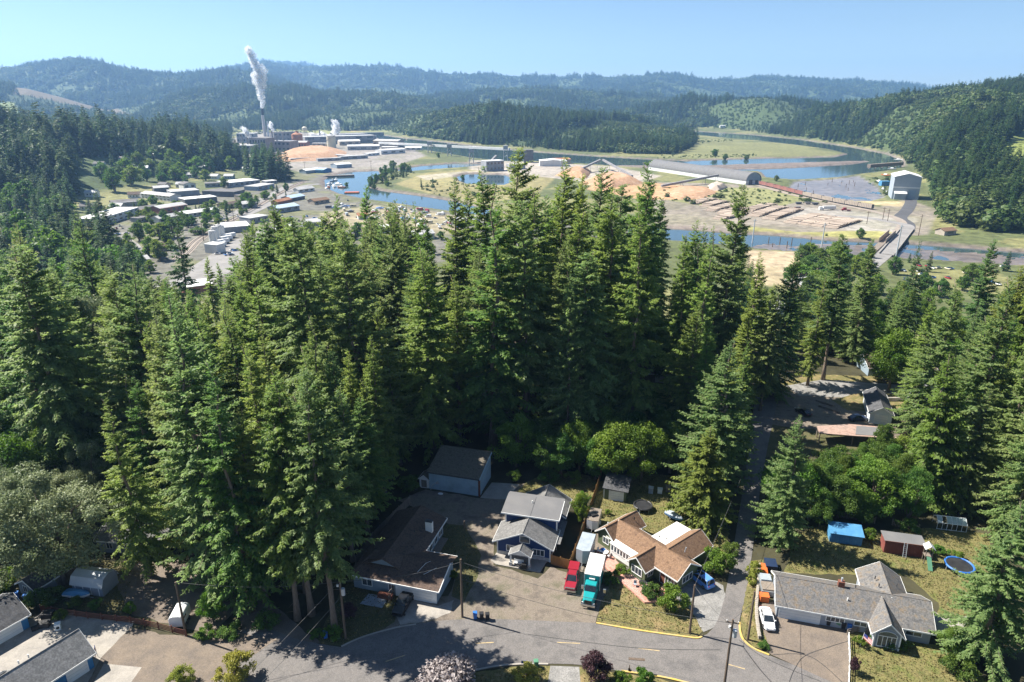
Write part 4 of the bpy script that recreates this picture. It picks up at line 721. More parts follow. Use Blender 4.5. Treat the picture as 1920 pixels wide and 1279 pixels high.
# flat-roofed carport beside the clearing
pm('roof_pinkish', (0.28, 0.185, 0.15), (0.36, 0.25, 0.205), 0.4, 0.85, c3=(0.20, 0.16, 0.14), fine=(3, 0.15))
cp = thing('carport', 'long flat pinkish brown carport roof at the edge of the clearing', 'carport'); MB().prism([G(*q, 2.6)[:2] for q in ((1536,812),(1600,817),(1684,822),(1662,801),(1592,795),(1532,799))], 2.42, 2.6).build('roof', 'roof_pinkish', cp); MB().prism([G(*q, 2.6)[:2] for q in ((1604,815),(1676,820),(1658,803),(1606,799))], 2.605, 2.68).build('roof_patch', 'flat_roof_grey', cp)
for q in ((1538,810),(1600,815),(1680,820),(1660,803),(1594,797),(1534,801)): p_ = G(*q, 2.6); MB().cbox((p_.x, p_.y, 1.21), (.2, .2, 2.42)).build('post', 'wood_old', cp)
# ---------------------------------------------------------------- vehicles
def paint(name, c, rough=0.3):
    return pm(name, c, tuple(x * 0.92 for x in c), 0.6, rough, spec=0.6)
paint('car_white', (0.78, 0.78, 0.78)); paint('car_blue', (0.10, 0.26, 0.62)); paint('car_black', (0.012, 0.013, 0.016)); paint('car_red', (0.27, 0.016, 0.03)); paint('car_teal', (0.012, 0.27, 0.28)); paint('box_white', (0.66, 0.645, 0.62), 0.5); paint('trailer_silver', (0.40, 0.42, 0.45), 0.45); paint('car_navy', (0.02, 0.035, 0.08)); paint('trailer_white', (0.74, 0.74, 0.73), 0.5)
CARGLASS = glassmat('car_glass', (0.012, 0.016, 0.02), 0.05); pm('lamp_glass', (0.7, 0.7, 0.68), (0.6, 0.6, 0.6), 2, 0.2); pm('tail_red', (0.35, 0.02, 0.02), (0.3, 0.02, 0.02), 2, 0.3)
def loft(secs):
    """sections: (x, half width bottom, half width top, z bottom, z top, corner radius)"""
    mb = MB(); ring = []
    for x, wb, wt, z0, z1, c in secs:
        ring.append([(x, -wb + c, z0), (x, wb - c, z0), (x, wb, z0 + c), (x, wt, z1 - c), (x, wt - c, z1), (x, -wt + c, z1), (x, -wt, z1 - c), (x, -wb, z0 + c)])
    n = 8; vs_ = [p for r in ring for p in r]; f = [tuple(range(n - 1, -1, -1)), tuple(range(len(vs_) - n, len(vs_)))]
    for i in range(len(ring) - 1):
        for k in range(n): f.append((i * n + k, i * n + (k + 1) % n, (i + 1) * n + (k + 1) % n, (i + 1) * n + k))
    return mb.add(vs_, f)
def wheel(parent, x, y, r=0.33, w=0.22):
    t = MB().tube([(x, y - w / 2, r), (x, y - w / 2 + .03, r), (x, y + w / 2 - .03, r), (x, y + w / 2, r)], [r * .9, r, r, r * .9], 14).build('tyre', 'rubber'); o = thing('wheel', None, None); o.parent = parent; t.parent = o
    s = 1 if y > 0 else -1; MB().tube([(x, y + s * (w / 2 - .02), r), (x, y + s * (w / 2 + .012), r)], [r * .62, r * .5], 10).build('rim', 'chrome', o)
def mirror(parent, x, y, z, mat, s=1.0): MB().cbox((x, y, z), (0.14 * s, 0.22 * s, 0.16 * s)).build('wing_mirror', mat, parent, bevel=0.02)
def car(name, label, cat, px, py, rz, col_, L=4.5, W=1.75, Hh=1.45, style='sedan', group=None, loc=None):
    p = loc or G(px, py); t = thing(name, label, cat, (p[0], p[1], 0.06 if loc is None else p[2]), rz, group); h = W / 2; a = L / 2      # nose towards +x
    hood = Hh * 0.62; zb = 0.28
    if style == 'pickup': secs = [(-a, h*.94, h*.92, .45, hood*1.0, .06), (-a*.4, h, h*.97, .38, hood*1.02, .06), (a*.3, h, h*.97, .38, hood*1.0, .08), (a*.85, h*.97, h*.9, .40, hood*.98, .1), (a, h*.88, h*.8, .48, hood*.88, .12)]
    else: secs = [(-a, h*.82, h*.78, .40, hood*.92, .12), (-a*.9, h*.97, h*.92, zb, hood*1.02, .12), (-a*.3, h, h*.94, zb-.04, hood*1.04, .1), (a*.35, h, h*.94, zb-.04, hood*.98, .1), (a*.82, h*.96, h*.86, zb, hood*.86, .12), (a, h*.78, h*.7, .36, hood*.68, .12)]
    body = loft(secs).build('body', col_, t, smooth=False, bevel=0.0)
    if style == 'sedan': cab = [(-a*.78, h*.78, h*.70, hood*.98, hood*1.03, .03), (-a*.42, h*.88, h*.70, hood*.98, Hh*.97, .08), (a*.08, h*.88, h*.70, hood*.96, Hh*.98, .08), (a*.46, h*.86, h*.76, hood*.93, hood*1.0, .03)]; roof = (-a*.42, a*.08)
    elif style == 'suv': cab = [(-a*.93, h*.84, h*.74, hood*.98, hood*1.12, .05), (-a*.80, h*.90, h*.74, hood*.98, Hh*.97, .08), (a*.12, h*.90, h*.74, hood*.96, Hh*.98, .08), (a*.48, h*.88, h*.78, hood*.93, hood*1.0, .03)]; roof = (-a*.80, a*.12)
    else: cab = [(-a*.30, h*.90, h*.80, hood*.98, hood*1.1, .04), (-a*.22, h*.90, h*.78, hood*.98, Hh*.98, .08), (a*.18, h*.90, h*.78, hood*.98, Hh*.98, .08), (a*.44, h*.88, h*.80, hood*.95, hood*1.02, .03)]; roof = (-a*.22, a*.18)
    loft(cab).build('windows', CARGLASS, t)
    MB().hexa([(roof[0]-.04, -h*.71, Hh*.955), (roof[1]+.06, -h*.71, Hh*.955), (roof[1]+.06, h*.71, Hh*.955), (roof[0]-.04, h*.71, Hh*.955), (roof[0]+.05, -h*.62, Hh+.01), (roof[1]-.05, -h*.62, Hh+.01), (roof[1]-.05, h*.62, Hh+.01), (roof[0]+.05, h*.62, Hh+.01)]).build('roof', col_, t)
    pl = MB()
    for s in (-1, 1):
        for x0, x1 in ((roof[0]-(.25 if style != 'pickup' else .08)*a*(1.3 if style=='sedan' else .5), roof[0]), ((roof[0]+roof[1])/2, (roof[0]+roof[1])/2), (roof[1]+.36*a, roof[1])): pl.tube([(x0, s*h*.87, hood*1.0), (x1, s*h*.725, Hh*.97)], 0.045, 4)
    pl.build('pillars', col_, t)
    for x in (-a*.62, a*.64):
        for s in (-1, 1): wheel(t, x, s*(h-.08), .33 if style != 'pickup' else .39)
    for s in (-1, 1):
        MB().cbox((a*.955, s*h*.6, hood*.76), (.16, .34, .13)).build('headlight', 'lamp_glass', t, bevel=.03); MB().cbox((-a*.985, s*h*.62, hood*.85), (.09, .3, .16)).build('tail_light', 'tail_red', t); mirror(t, a*.36, s*h*1.04, hood*1.1, col_)
    MB().cbox((a*.97, 0, .5), (.12, h*1.1, .22)).build('grille', 'black_plastic', t)
    if style == 'pickup':
        MB().box(-a*.96, -a*.34, -h*.78, h*.78, hood*.98, hood*1.03).build('bed', 'black_plastic', t)
    if style == 'suv':
        for s in (-1, 1): MB().tube([(roof[0]+.1, s*h*.62, Hh+.05), (roof[1]-.1, s*h*.62, Hh+.05)], .03, 4).build('roof_rail', 'steel_grey', t)
        MB().cbox((-.05*a, 0, Hh+.015), (.7, .8, .02)).build('sunroof', CARGLASS, t)
    return t
car('parked_car', 'white sedan parked nose out beside the grey ranch house', 'car', 1438, 1166, R(-98), 'car_white', 4.6, 1.8, 1.42)
car('parked_car', 'bright blue sport utility car beside the olive house', 'car', 1313, 1091, R(-60+180), 'car_blue', 4.9, 1.95, 1.7, 'suv')
car('pickup_truck', 'black pickup parked before the brown-roofed house', 'pickup', 757, 1137, R(-103), 'car_black', 5.6, 1.95, 1.85, 'pickup')
car('parked_car', 'dark blue car parked on the gravel beside the white barn', 'car', 1608, 788, R(8), 'car_navy', 4.7, 1.8, 1.45)
car('parked_car', 'dark car in tree shade at the start of the gravel lane', 'car', 1505, 776, R(110), 'car_black', 4.6, 1.8, 1.45)
# red truck with a long cap
t = car('pickup_truck', 'dark red crew pickup with matching canopy beside the teal box truck', 'pickup', 1073, 1092, R(-103), 'car_red', 6.0, 2.0, 1.95, 'pickup')
loft([(-2.9, .95, .86, 1.2, 1.9, .08), (-.75, .97, .88, 1.2, 1.95, .08)]).build('canopy', 'car_red', t); MB().cbox((2.95, 0, .62), (.2, 1.9, .3)).build('bumper', 'chrome', t); MB().cbox((2.9, 0, 1.0), (.16, 1.5, .36)).build('chrome_grille', 'chrome', t)
# teal box truck
p = G(1107, 1122); t = thing('box_truck', 'teal truck with tall white cargo box parked on the drive', 'truck', (p.x, p.y, 0.05), R(-106))
p0 = -3.4
MB().box(-6.4, -1.0, -1.22, 1.22, 0.95, 3.55).build('cargo_box', 'car_teal', t); MB().box(-6.45, -.95, -1.26, 1.26, 3.55, 3.68).build('box_roof', 'box_white', t)
for y in (-1.24, 1.24):
    for x in (-6.4, -1.0): MB().cbox((x, y, 2.25), (.1, .1, 2.7)).build('box_edge', 'box_white', t)
loft([(-.95, 1.02, .98, .7, 2.05, .08), (-.85, 1.02, .95, .7, 2.75, .14), (.25, 1.02, .93, .7, 2.75, .14), (.75, 1.02, .96, .7, 1.95, .08)]).build('cab', 'car_teal', t)
MB().hexa([(.30, -.86, 2.62), (.80, -.90, 1.98), (.80, .90, 1.98), (.30, .86, 2.62), (.36, -.84, 2.66), (.88, -.88, 2.0), (.88, .88, 2.0), (.36, .84, 2.66)]).build('windscreen', CARGLASS, t)
for s in (-1, 1): MB().cbox((-.2, s*1.0, 2.3), (.8, .06, .5)).build('side_window', CARGLASS, t); MB().box(.3, .55, s*1.05 if s>0 else -1.45, s*1.45 if s>0 else -1.05, 1.9, 2.5).build('wing_mirror', 'chrome', t)
loft([(.75, 1.0, .92, .7, 1.95, .1), (1.9, .95, .82, .7, 1.75, .14), (2.35, .85, .7, .7, 1.45, .16)]).build('hood', 'car_teal', t); MB().cbox((2.38, 0, 1.1), (.1, 1.1, .6)).build('grille', 'black_plastic', t); MB().cbox((2.5, 0, .62), (.22, 2.2, .3)).build('bumper', 'chrome', t)
for s in (-1, 1): loft([(1.1, .22, .2, .5, 1.15, .1), (1.6, .24, .22, .5, 1.3, .12), (2.35, .22, .2, .55, 1.05, .1)]).build('fender', 'car_teal', t); t.children[-1].location.y = s*.95; MB().cbox((2.36, s*.85, .95), (.12, .28, .22)).build('headlight', 'lamp_glass', t); wheel(t, 1.7, s*.98, .48, .3); wheel(t, -4.6, s*.98, .48, .34)
MB().box(-6.3, 2.2, -.45, .45, .55, .95).build('chassis', 'black_plastic', t); MB().cbox((-.85, 0, 2.95), (.25, .9, .25)).build('roof_light_bar', 'box_white', t)
def trailer(label, px, py, rz, L, W, Hh, mat, roof, name='cargo_trailer', cat='trailer', nose=0.0):
    p = G(px, py); t = thing(name, label, cat, (p.x, p.y, 0.04), rz); h = W / 2
    pts = [(-L, -h), (0, -h), (nose, 0), (0, h), (-L, h)] if nose else [(-L, -h), (0, -h), (0, h), (-L, h)]
    MB().prism(pts, .55, Hh).build('body', mat, t); MB().prism([(x * 1.005, y * 1.02) for x, y in pts], Hh, Hh + .07).build('roof', roof, t)
    MB().tube([(nose - .1, 0, .5), (nose + 1.3, 0, .5)], .06, 5).build('tow_bar', 'steel_grey', t); MB().cyl(nose + 1.0, 0, .02, .6, .04).build('jockey_stand', 'steel_grey', t)
    for x in (-L * .45, -L * .62):
        for s in (-1, 1): wheel(t, x, s * (h + .02), .34, .2)
    for s in (-1, 1): MB().box(-L * .72, -L * .36, s * h if s > 0 else -h - .24, h + .24 if s > 0 else -h, .72, .78).build('mudguard', 'steel_grey', t)
    for k in range(7):
        for s in (-1, 1): MB().box(-L + .1 + (L - .2) * k / 6 - .02, -L + .1 + (L - .2) * k / 6 + .02, s * h - .012, s * h + .012, .6, Hh - .05).build('seam', roof, t)
    return t
trailer('silver boxed trailer parked behind the dark red pickup', 1092, 1060, R(-108), 4.9, 2.3, 3.0, 'trailer_silver', 'tarp_grey', nose=.35)
t = trailer('small white cargo trailer with loaded roof by the wooden fence', 1110, 997, R(-106), 4.0, 2.1, 2.3, 'trailer_white', 'wood_old', nose=.2)
p = G(1110, 966, 2.4); o = tag(MB().cbox((0, 0, .15), (1.2, .8, .3), .4).build('storage_crate', 'black_plastic'), 'dark crate lying on the roof of the small white trailer', 'crate'); o.location = t.matrix_basis @ Vector((-1.6, 0, 2.38))
# white rounded camper by the red fence
p = G(340, 1166); t = thing('camper_trailer', 'small rounded white horse trailer beside the red rail fence', 'trailer', (p.x, p.y, 0.04), R(95))
MB().yprism([(-1.0, .5), (1.0, .5), (1.0, 1.9), (.8, 2.2), (.4, 2.35), (-.4, 2.35), (-.8, 2.2), (-1.0, 1.9)], -1.7, 1.5).build('body', 'trailer_white', t, bevel=.05); t.children[-1].rotation_euler = (0, 0, R(-90)); MB().box(-1.2, -.3, -1.04, -1.0, 1.5, 1.75).build('window', CARGLASS, t); MB().tube([(1.6, 0, .5), (2.6, 0, .5)], .06, 5).build('tow_bar', 'steel_grey', t)
for x in (-.3, .5):
    for s in (-1, 1): wheel(t, x, s * 1.02, .32, .2)
# boat under a blue cover
def boat(label, px, py, rz, L, cov, hull='trim_white', z=None, group=None, name='covered_boat'):
    p = G(px, py); t = thing(name, label, 'boat', (p.x, p.y, .05), rz, group); h = L * .2
    loft([(-L/2, h*.8, h*.95, .5, 1.05, .1), (0, h*.85, h, .45, 1.1, .1), (L*.3, h*.5, h*.75, .5, 1.15, .1), (L/2, .06, .12, .8, 1.2, .04)]).build('hull', hull, t)
    loft([(-L/2 - .05, h*.97, h*.5, 1.0, 1.2, .05), (-L*.1, h*1.03, h*.4, 1.03, 1.55, .05), (L*.3, h*.8, h*.3, 1.08, 1.4, .05), (L/2, .16, .1, 1.12, 1.24, .02)]).build('cover', cov, t)
    for s in (-1, 1): wheel(t, -L*.15, s*h*.8, .28, .18)
    MB().tube([(-L*.4, 0, .42), (L*.62, 0, .42)], .06, 5).build('boat_trailer', 'steel_grey', t); return t
boat('blue and white covered boat beside the gambrel shed', 148, 1122, R(-8), 4.2, 'tarp_blue')
t = boat('open blue boat full of clutter behind the olive house', 1264, 975, R(-48), 3.6, 'tarp_grey', 'car_blue')
# ---------------------------------------------------------------- fences
def fence_run(parent, pts, h, mat, board=0.19, gap=0.012, post_every=2.4, th=0.025):
    """boards (one mesh per run: far too narrow to tell apart), posts and rails"""
    P = [Vector((p[0], p[1], 0)) for p in pts]; b = MB(); rl = MB()
    for a, c in zip(P, P[1:]):
        d = (c - a); n = max(1, int(d.length / (board + gap))); u = d.normalized(); ang = math.atan2(u.y, u.x)
        for k in range(n): q = a + u * (k + .5) * d.length / n; b.cbox((q.x, q.y, h / 2 + random.uniform(-.015, .015)), (board, th, h), ang + random.uniform(-.01, .01))
        for z in (.35, h - .3): m_ = (a + c) / 2; rl.cbox((m_.x - u.y * .05, m_.y + u.x * .05, z), (d.length, .05, .09), ang)
        m_ = int(d.length / post_every) + 1
        for k in range(m_ + 1): q = a + u * min(d.length, k * d.length / m_); MB().cbox((q.x - u.y * .07, q.y + u.x * .07, h / 2 + .06), (.12, .12, h + .12), ang).build('post', mat, parent)
    o = b.build('boards', mat, parent); o['kind'] = 'stuff'; rl.build('rail', mat, parent)
f = thing('wooden_fence', 'new golden brown board fence along the side of the blue house', 'fence'); fence_run(f, [G(1033, 1058), G(1068, 1068), G(1098, 985), G(1121, 915), G(1128, 890)], 1.9, 'wood_fence')
f = thing('wooden_fence', 'old grey board fence running behind the brown-roofed house', 'fence'); fence_run(f, [G(668, 1062), G(700, 1015), G(738, 975), G(770, 945)], 1.8, 'wood_old')
f = thing('picket_fence', 'weathered leaning picket fence at the wood edge above the sheds', 'fence'); fence_run(f, [G(1570, 970), G(1605, 975), G(1640, 982)], 1.3, 'wood_old', .12, .1); f2 = thing('picket_fence', 'dark stub of picket fence above the red container shed', 'fence'); fence_run(f2, [G(1672, 985), G(1700, 992), G(1722, 996)], 1.2, 'wood_old', .12, .1)
f = thing('rail_fence', 'red brown wooden rail fence along the concrete drive', 'fence'); P = [G(78, 1147), G(165, 1160), G(246, 1169), G(298, 1180), G(350, 1194)]
for a, c in zip(P, P[1:]):
    d = c - a; ang = math.atan2(d.y, d.x); u = d.normalized(); n = max(1, round(d.length / 2.3))
    for k in range(n):
        q0 = a + d * k / n; q1 = a + d * (k + 1) / n; m_ = (q0 + q1) / 2; MB().cbox((q0.x, q0.y, .68), (.13, .13, 1.36), ang).build('post', 'wood_red', f)
        for z in (.28, .55, .82, 1.09): o = MB().cbox((0, 0, 0), (d.length / n, .04, .15)).build('rail', 'wood_red', f); o.location = (m_.x, m_.y, z); o.rotation_euler = (0, random.uniform(-.012, .012), ang)
    MB().cbox((c.x, c.y, .68), (.13, .13, 1.36), ang).build('post', 'wood_red', f)
f = thing('rail_fence', 'white rail fence between the ranch house driveway and its front lawn', 'fence'); P = [G(1590, 1196), G(1592, 1240), G(1590, 1292)]
for a, c in zip(P, P[1:]):
    d = c - a; ang = math.atan2(d.y, d.x); n = 4
    for k in range(n + 1): q0 = a + d * k / n; MB().cbox((q0.x, q0.y, .5), (.12, .12, 1.0), ang).build('post', 'trim_white', f)
    for z in (.35, .65, .95): m_ = (a + c) / 2; MB().cbox((m_.x, m_.y, z), (d.length, .05, .12), ang).build('rail', 'trim_white', f)
f = thing('ramp_railing', 'low wooden ramp railing leading to the ranch house porch', 'railing'); P = [G(1588, 1190), G(1616, 1184), G(1645, 1200)]
for a, c in zip(P, P[1:]):
    d = c - a; ang = math.atan2(d.y, d.x); n = 3
    for k in range(n + 1): q0 = a + d * k / n; MB().cbox((q0.x, q0.y, .5), (.1, .1, 1.0), ang).build('post', 'wood_old', f)
    for z in (.3, .6, .95): m_ = (a + c) / 2; MB().cbox((m_.x, m_.y, z), (d.length, .05, .13), ang).build('rail', 'wood_old', f)
w_ = thing('retaining_wall', 'low stone retaining wall beside the white sedan', 'wall'); P = [Vector((p.x, p.y, 0)) for p in curve([G(1424, 1062), G(1421, 1100), G(1418, 1150), G(1424, 1200)], 14)]
pm('wall_stone', (0.26, 0.23, 0.19), (0.38, 0.34, 0.29), 1.5, 0.9, 0.5)
for i in range(len(P) - 1):
    d = P[i + 1] - P[i]; m_ = (P[i + 1] + P[i]) / 2
    for k in range(2): o = MB().cbox((0, 0, 0), (d.length * .97, .42 + random.uniform(-.06, .06), .36), 0).build('stone', 'wall_stone', w_, bevel=.05); o.location = (m_.x, m_.y, .18 + .37 * k); o.rotation_euler = (0, 0, math.atan2(d.y, d.x) + random.uniform(-.08, .08))
# ---------------------------------------------------------------- poles and wires
def upole(label, px, py, h, arm=None, trans=False, lean=0.0, dx=0.0, street_light=False):
    p = G(px, py); t = thing('utility_pole', label, 'utility pole', (p.x, p.y, 0), R(-14)); MB().tube([(0, 0, -.3), (lean, 0, h)], [.19, .13], 9).build('shaft', 'pole_wood', t)
    if arm: MB().cbox((lean, .1, h - .6), (arm, .12, .14)).build('cross_arm', 'pole_wood', t); [MB().cyl(lean + s * arm * .42, .1, h - .53, h - .25, .05, n=6).build('insulator', 'trim_white', t) for s in (-1, 0.2, 1)]
    if trans: MB().cyl(lean + .42, -.1, h - 2.6, h - 1.5, .28, n=10).build('transformer', 'galvanised', t); MB().cbox((lean + .2, -.05, h - 1.8), (.3, .12, .12)).build('bracket', 'steel_grey', t); MB().cyl(lean - .3, -.2, h - 1.2, h - .9, .16, n=8).build('lamp', 'lamp_glass', t)
    return Vector((p.x, p.y, h))
p1 = upole('tall pole with grey transformer beside the brown-roofed house lawn', 648, 1197, 10.5, None, True); p2 = upole('dark pole standing before the blue house gravel yard', 867, 1157, 10.5, None); p3 = upole('slim dark pole on the dry lawn by the side lane corner', 1293, 1187, 8.6, None); p4 = upole('pole with cross arm and transformer at the street edge', 1357, 1292, 11.5, 1.7, True); p5 = upole('slim brown pole standing beside the red rail fence', 349, 1192, 9.5); p6 = upole('short wooden pole on the verge beside the retaining wall', 1402, 1200, 8.6)
pm('cable', (0.08, 0.08, 0.08), (0.12, 0.12, 0.12), 3, 0.6)
def wire(label, a, b, sag, r=.024, g='overhead cables'):
    P = [Vector(a).lerp(Vector(b), k / 14) - Vector((0, 0, sag * 4 * (k / 14) * (1 - k / 14))) for k in range(15)]; tag(MB().tube(P, r, 4).build('power_cable', 'cable'), label, 'cable', g)
wire('cable slung between the transformer pole and the dark yard pole', p1 - Vector((0, 0, .4)), p2 - Vector((0, 0, .5)), .8); wire('cable slung from dark yard pole to cross arm pole', p2 - Vector((0, 0, .5)), p4 - Vector((0, 0, .6)), 1.2); wire('lower cable slung from dark yard pole to cross arm pole', p2 - Vector((0, 0, 3.5)), p4 - Vector((0, 0, 3.2)), 1.3); wire('cable slung from cross arm pole to lawn pole', p4 - Vector((0, 0, 1)), p3 - Vector((0, 0, .2)), .5); wire('cable slung between fence pole and transformer pole', p5, p1 - Vector((0, 0, .5)), .9); wire('guy cable running down from the transformer pole to the street end', p1 - Vector((0, 0, .3)), G(440, 1290), .3); wire('second guy cable beside the first at the street end', p1 - Vector((0, 0, 3)), G(480, 1290), .3); wire('cable slung along the side lane from the lawn pole', p3, G(1405, 900) + Vector((0, 0, 8)), .8); wire('cable slung from the cross arm pole toward the ranch house', p4, G(1460, 1110) + Vector((0, 0, 4.2)), .6)
# ---------------------------------------------------------------- small things in the yards
def bin_(label, px, py, col_, rz=0.0, z=0.06, group=None, h=1.05):
    p = G(px, py); t = thing('wheelie_bin', label, 'bin', (p.x, p.y, z), rz, group); MB().hexa([(-.24, -.27, .05), (.24, -.27, .05), (.24, .27, .05), (-.24, .27, .05), (-.31, -.34, h), (.31, -.34, h), (.31, .34, h), (-.31, .34, h)]).build('body', col_, t); MB().hexa([(-.33, -.37, h), (.33, -.37, h), (.33, .37, h), (-.33, .37, h), (-.3, -.3, h + .1), (.3, -.3, h + .1), (.3, .34, h + .06), (-.3, .34, h + .06)]).build('lid', col_, t)
    for s in (-1, 1): MB().tube([(s * .2, .3, .1), (s * .28, .3, .1)], .1, 8).build('wheel', 'rubber', t)
bin_('blue bin at the verge under the bare-trunked conifer', 611, 1196, 'blue_plastic', .3); bin_('blue-lidded bin of the trio beside the street', 891, 1160, 'blue_plastic', .1); bin_('black bin in the middle of the trio beside the street', 903, 1161, 'black_plastic', .1); bin_('outer black bin of the trio beside the street', 914, 1162, 'black_plastic', .1); bin_('green bin on the near verge beside the gravel drive', 1005, 1251, 'green_plastic', .1); bin_('black bin by the ranch house wall', 1552, 1172, 'black_plastic', -.3); bin_('green bin by the ranch house wall', 1570, 1175, 'green_plastic', -.3); bin_('dark bin between green and blue bins at the ranch house', 1580, 1178, 'black_plastic', -.3); bin_('blue bin by the ranch house wall', 1591, 1181, 'blue_plastic', -.3); bin_('blue bin beside the small pale outbuilding', 50, 1126, 'blue_plastic', .2); bin_('dark blue bin among plants by the pale outbuilding', 33, 1122, 'blue_plastic', .5); bin_('blue bin in shade between trailer and brick patio', 1130, 1040, 'blue_plastic', .5)
p = G(1180, 1258); mbx = thing('mailbox_stand', 'row of five roadside mailboxes on one post at the near verge', 'mailbox', (p.x, p.y, 0.04), R(-6)); MB().cyl(0, 0, 0, 1.0, .06).build('post', 'pole_wood', mbx); MB().box(-1.1, 1.1, -.2, .2, 1.0, 1.06).build('shelf', 'pole_wood', mbx)
for k in range(5): MB().yprism([(-.15, 0), (.15, 0), (.15, .18), (.1, .28), (-.1, .28), (-.15, .18)], -.24, .24).build('mailbox', ['black_plastic', 'black_plastic', 'yellow_paint', 'steel_grey', 'black_plastic'][k], mbx); mbx.children[-1].location = (-.88 + .44 * k, 0, 1.062)
p = G(982, 1252); sg = thing('street_sign', 'small blue sign plate on a post at the near verge', 'sign', (p.x, p.y, .04), 0); MB().cyl(0, 0, 0, 1.2, .03).build('post', 'steel_grey', sg); MB().box(-.35, .35, -.05, -.02, .75, 1.2).build('sign_plate', 'blue_plastic', sg)
def flag(label, px, py, h, rz):
    p = G(px, py); t = thing('flag', label, 'flag', (p.x, p.y, 0.03), rz); MB().tube([(0, 0, 0), (.25, 0, h)], .03, 6).build('flag_pole', 'trim_white', t)
    pm('flag_red', (.45, .03, .05), (.5, .05, .06), 2, .8); pm('flag_blue', (.04, .05, .2), (.05, .06, .22), 2, .8)
    for k in range(7): y0 = h - .1 - .12 * k; MB().hexa([(.25, 0, y0 - .12), (1.5, .12, y0 - .5), (1.5, .14, y0 - .5), (.25, .02, y0 - .12), (.25, 0, y0), (1.5, .12, y0 - .38), (1.5, .14, y0 - .38), (.25, .02, y0)]).build('flag_stripe', 'flag_red' if k % 2 == 0 else 'trim_white', t)
    MB().hexa([(.24, -.02, h - .52), (.8, .03, h - .69), (.8, .08, h - .69), (.24, .03, h - .52), (.24, -.02, h - .09), (.8, .03, h - .26), (.8, .08, h - .26), (.24, .03, h - .09)]).build('flag_canton', 'flag_blue', t)
flag('striped flag on the front lawn of the ranch house', 1612, 1212, 2.6, R(-60)); flag('striped flag beside the white garage door of the grey shingle house', 184, 1232, 2.4, R(-70))
def trampoline(label, px, py, r, edge):
    p = G(px, py); t = thing('trampoline', label, 'trampoline', (p.x, p.y, .03), 0); n = 24; MB().prism([(r * .9 * math.cos(2 * math.pi * k / n), r * .9 * math.sin(2 * math.pi * k / n)) for k in range(n)], .86, .88).build('mat', 'black_plastic', t)
    MB().tube([(r * math.cos(2 * math.pi * k / n), r * math.sin(2 * math.pi * k / n), .9) for k in range(n + 1)], .17, 6, False).build('padded_rim', edge, t)
    for k in range(6): MB().cyl(r * math.cos(k * 1.047), r * math.sin(k * 1.047), 0, .85, .04).build('leg', 'galvanised', t)
trampoline('round trampoline with blue rim on the yard behind the ranch house', 1797, 1068, 2.1, 'blue_plastic'); trampoline('dark small trampoline in shade behind the olive house', 1205, 955, 1.7, 'black_plastic')
p = G(1736, 1055); pt = thing('play_tower', 'narrow play tower with pale roof and green slide', 'play tower', (p.x, p.y, .03), R(-14))
for x in (-.5, .5):
    for y in (-.5, .5): MB().cbox((x, y, 1.5), (.1, .1, 3.0)).build('post', 'wood_old', pt)
MB().box(-.6, .6, -.6, .6, 1.5, 1.6).build('platform', 'wood_old', pt); [MB().slab(q, .05).build('roof_panel', 'metal_roof_pale', pt) for q in pts_gable(-.8, .8, -.8, .8, 3.0, 3.7, 'y')]; MB().slab([(-.35, -.6, 1.6), (-.35, -2.4, .1), (.35, -2.4, .1), (.35, -.6, 1.6)], .06).build('slide', 'green_plastic', pt)
tag(MB().prism([(0, 0), (4.2, -.6), (6.2, 1.2), (6.5, 3.6), (2.4, 3.0), (1.2, 6.0), (-.6, 5.8)], .03, .75).build('concrete_ramp', 'concrete'), 'pale concrete terrace beside the far end of the ranch house', 'terrace').location = G(1762, 1196)
for k, (x, y, hx) in enumerate(((1220, 925, 1.3), (1237, 925, 1.0), (1252, 922, 1.2))):
    p = G(x, y); q = thing('beehive', ['tall pale blue hive box, first in the shaded row', 'small white hive box in the middle of the shaded row', 'brown hive box, last in the shaded row'][k], 'hive', (p.x, p.y, .03), R(-14)); MB().box(-.45, .45, -.4, .4, .1, hx).build('body', ['tarp_grey', 'trim_white', 'wood_old'][k], q); MB().box(-.5, .5, -.45, .45, hx, hx + .08).build('lid', ['galvanised', 'membrane_white', 'wood_old'][k], q)
# patio furniture by the olive house
M_ = Matrix.Translation((18.7, 102.3, 0)) @ Matrix.Rotation(R(-51), 4, 'Z')
def patio_table(label, x, y, r, mat):
    t = thing('patio_table', label, 'table', M_ @ Vector((x, y, .33)), 0); MB().cyl(0, 0, .68, .73, r, n=18).build('table_top', mat, t)
    for k in range(4): MB().cyl(r * .7 * math.cos(k * 1.57), r * .7 * math.sin(k * 1.57), 0, .68, .035, n=6).build('leg', mat, t)
def patio_chair(label, x, y, rz, mat, g=None):
    t = thing('patio_chair', label, 'chair', M_ @ Vector((x, y, .33)), rz, g); MB().box(-.25, .25, -.25, .25, .40, .45).build('seat', mat, t); MB().box(-.25, .25, .22, .27, .45, .95).build('backrest', mat, t)
    for a in (-.22, .22):
        for b_ in (-.22, .22): MB().cyl(a, b_, 0, .4, .025, n=5).build('leg', mat, t)
patio_table('white round table at the corner of the brick patio', 1.5, -5.0, .75, 'trim_white')
for k, (x, y) in enumerate(((.5, -5.2), (1.6, -4.15), (2.5, -4.9), (1.7, -6.0))): patio_chair('chair drawn up to the white round patio table', x, y, k * 1.6 + .8, 'wood_old' if k % 2 else 'trim_white', 'chairs around the white patio table')
patio_table('dark table under the eave beside the olive house front gable', 10.9, -6.0, .6, 'black_plastic')
for k, (x, y) in enumerate(((10.2, -6.9), (11.8, -6.6))): patio_chair(['grey chair on the patio side of the dark table', 'grey chair on the door side of the dark table'][k], x, y, k * 2.0, 'tarp_grey')
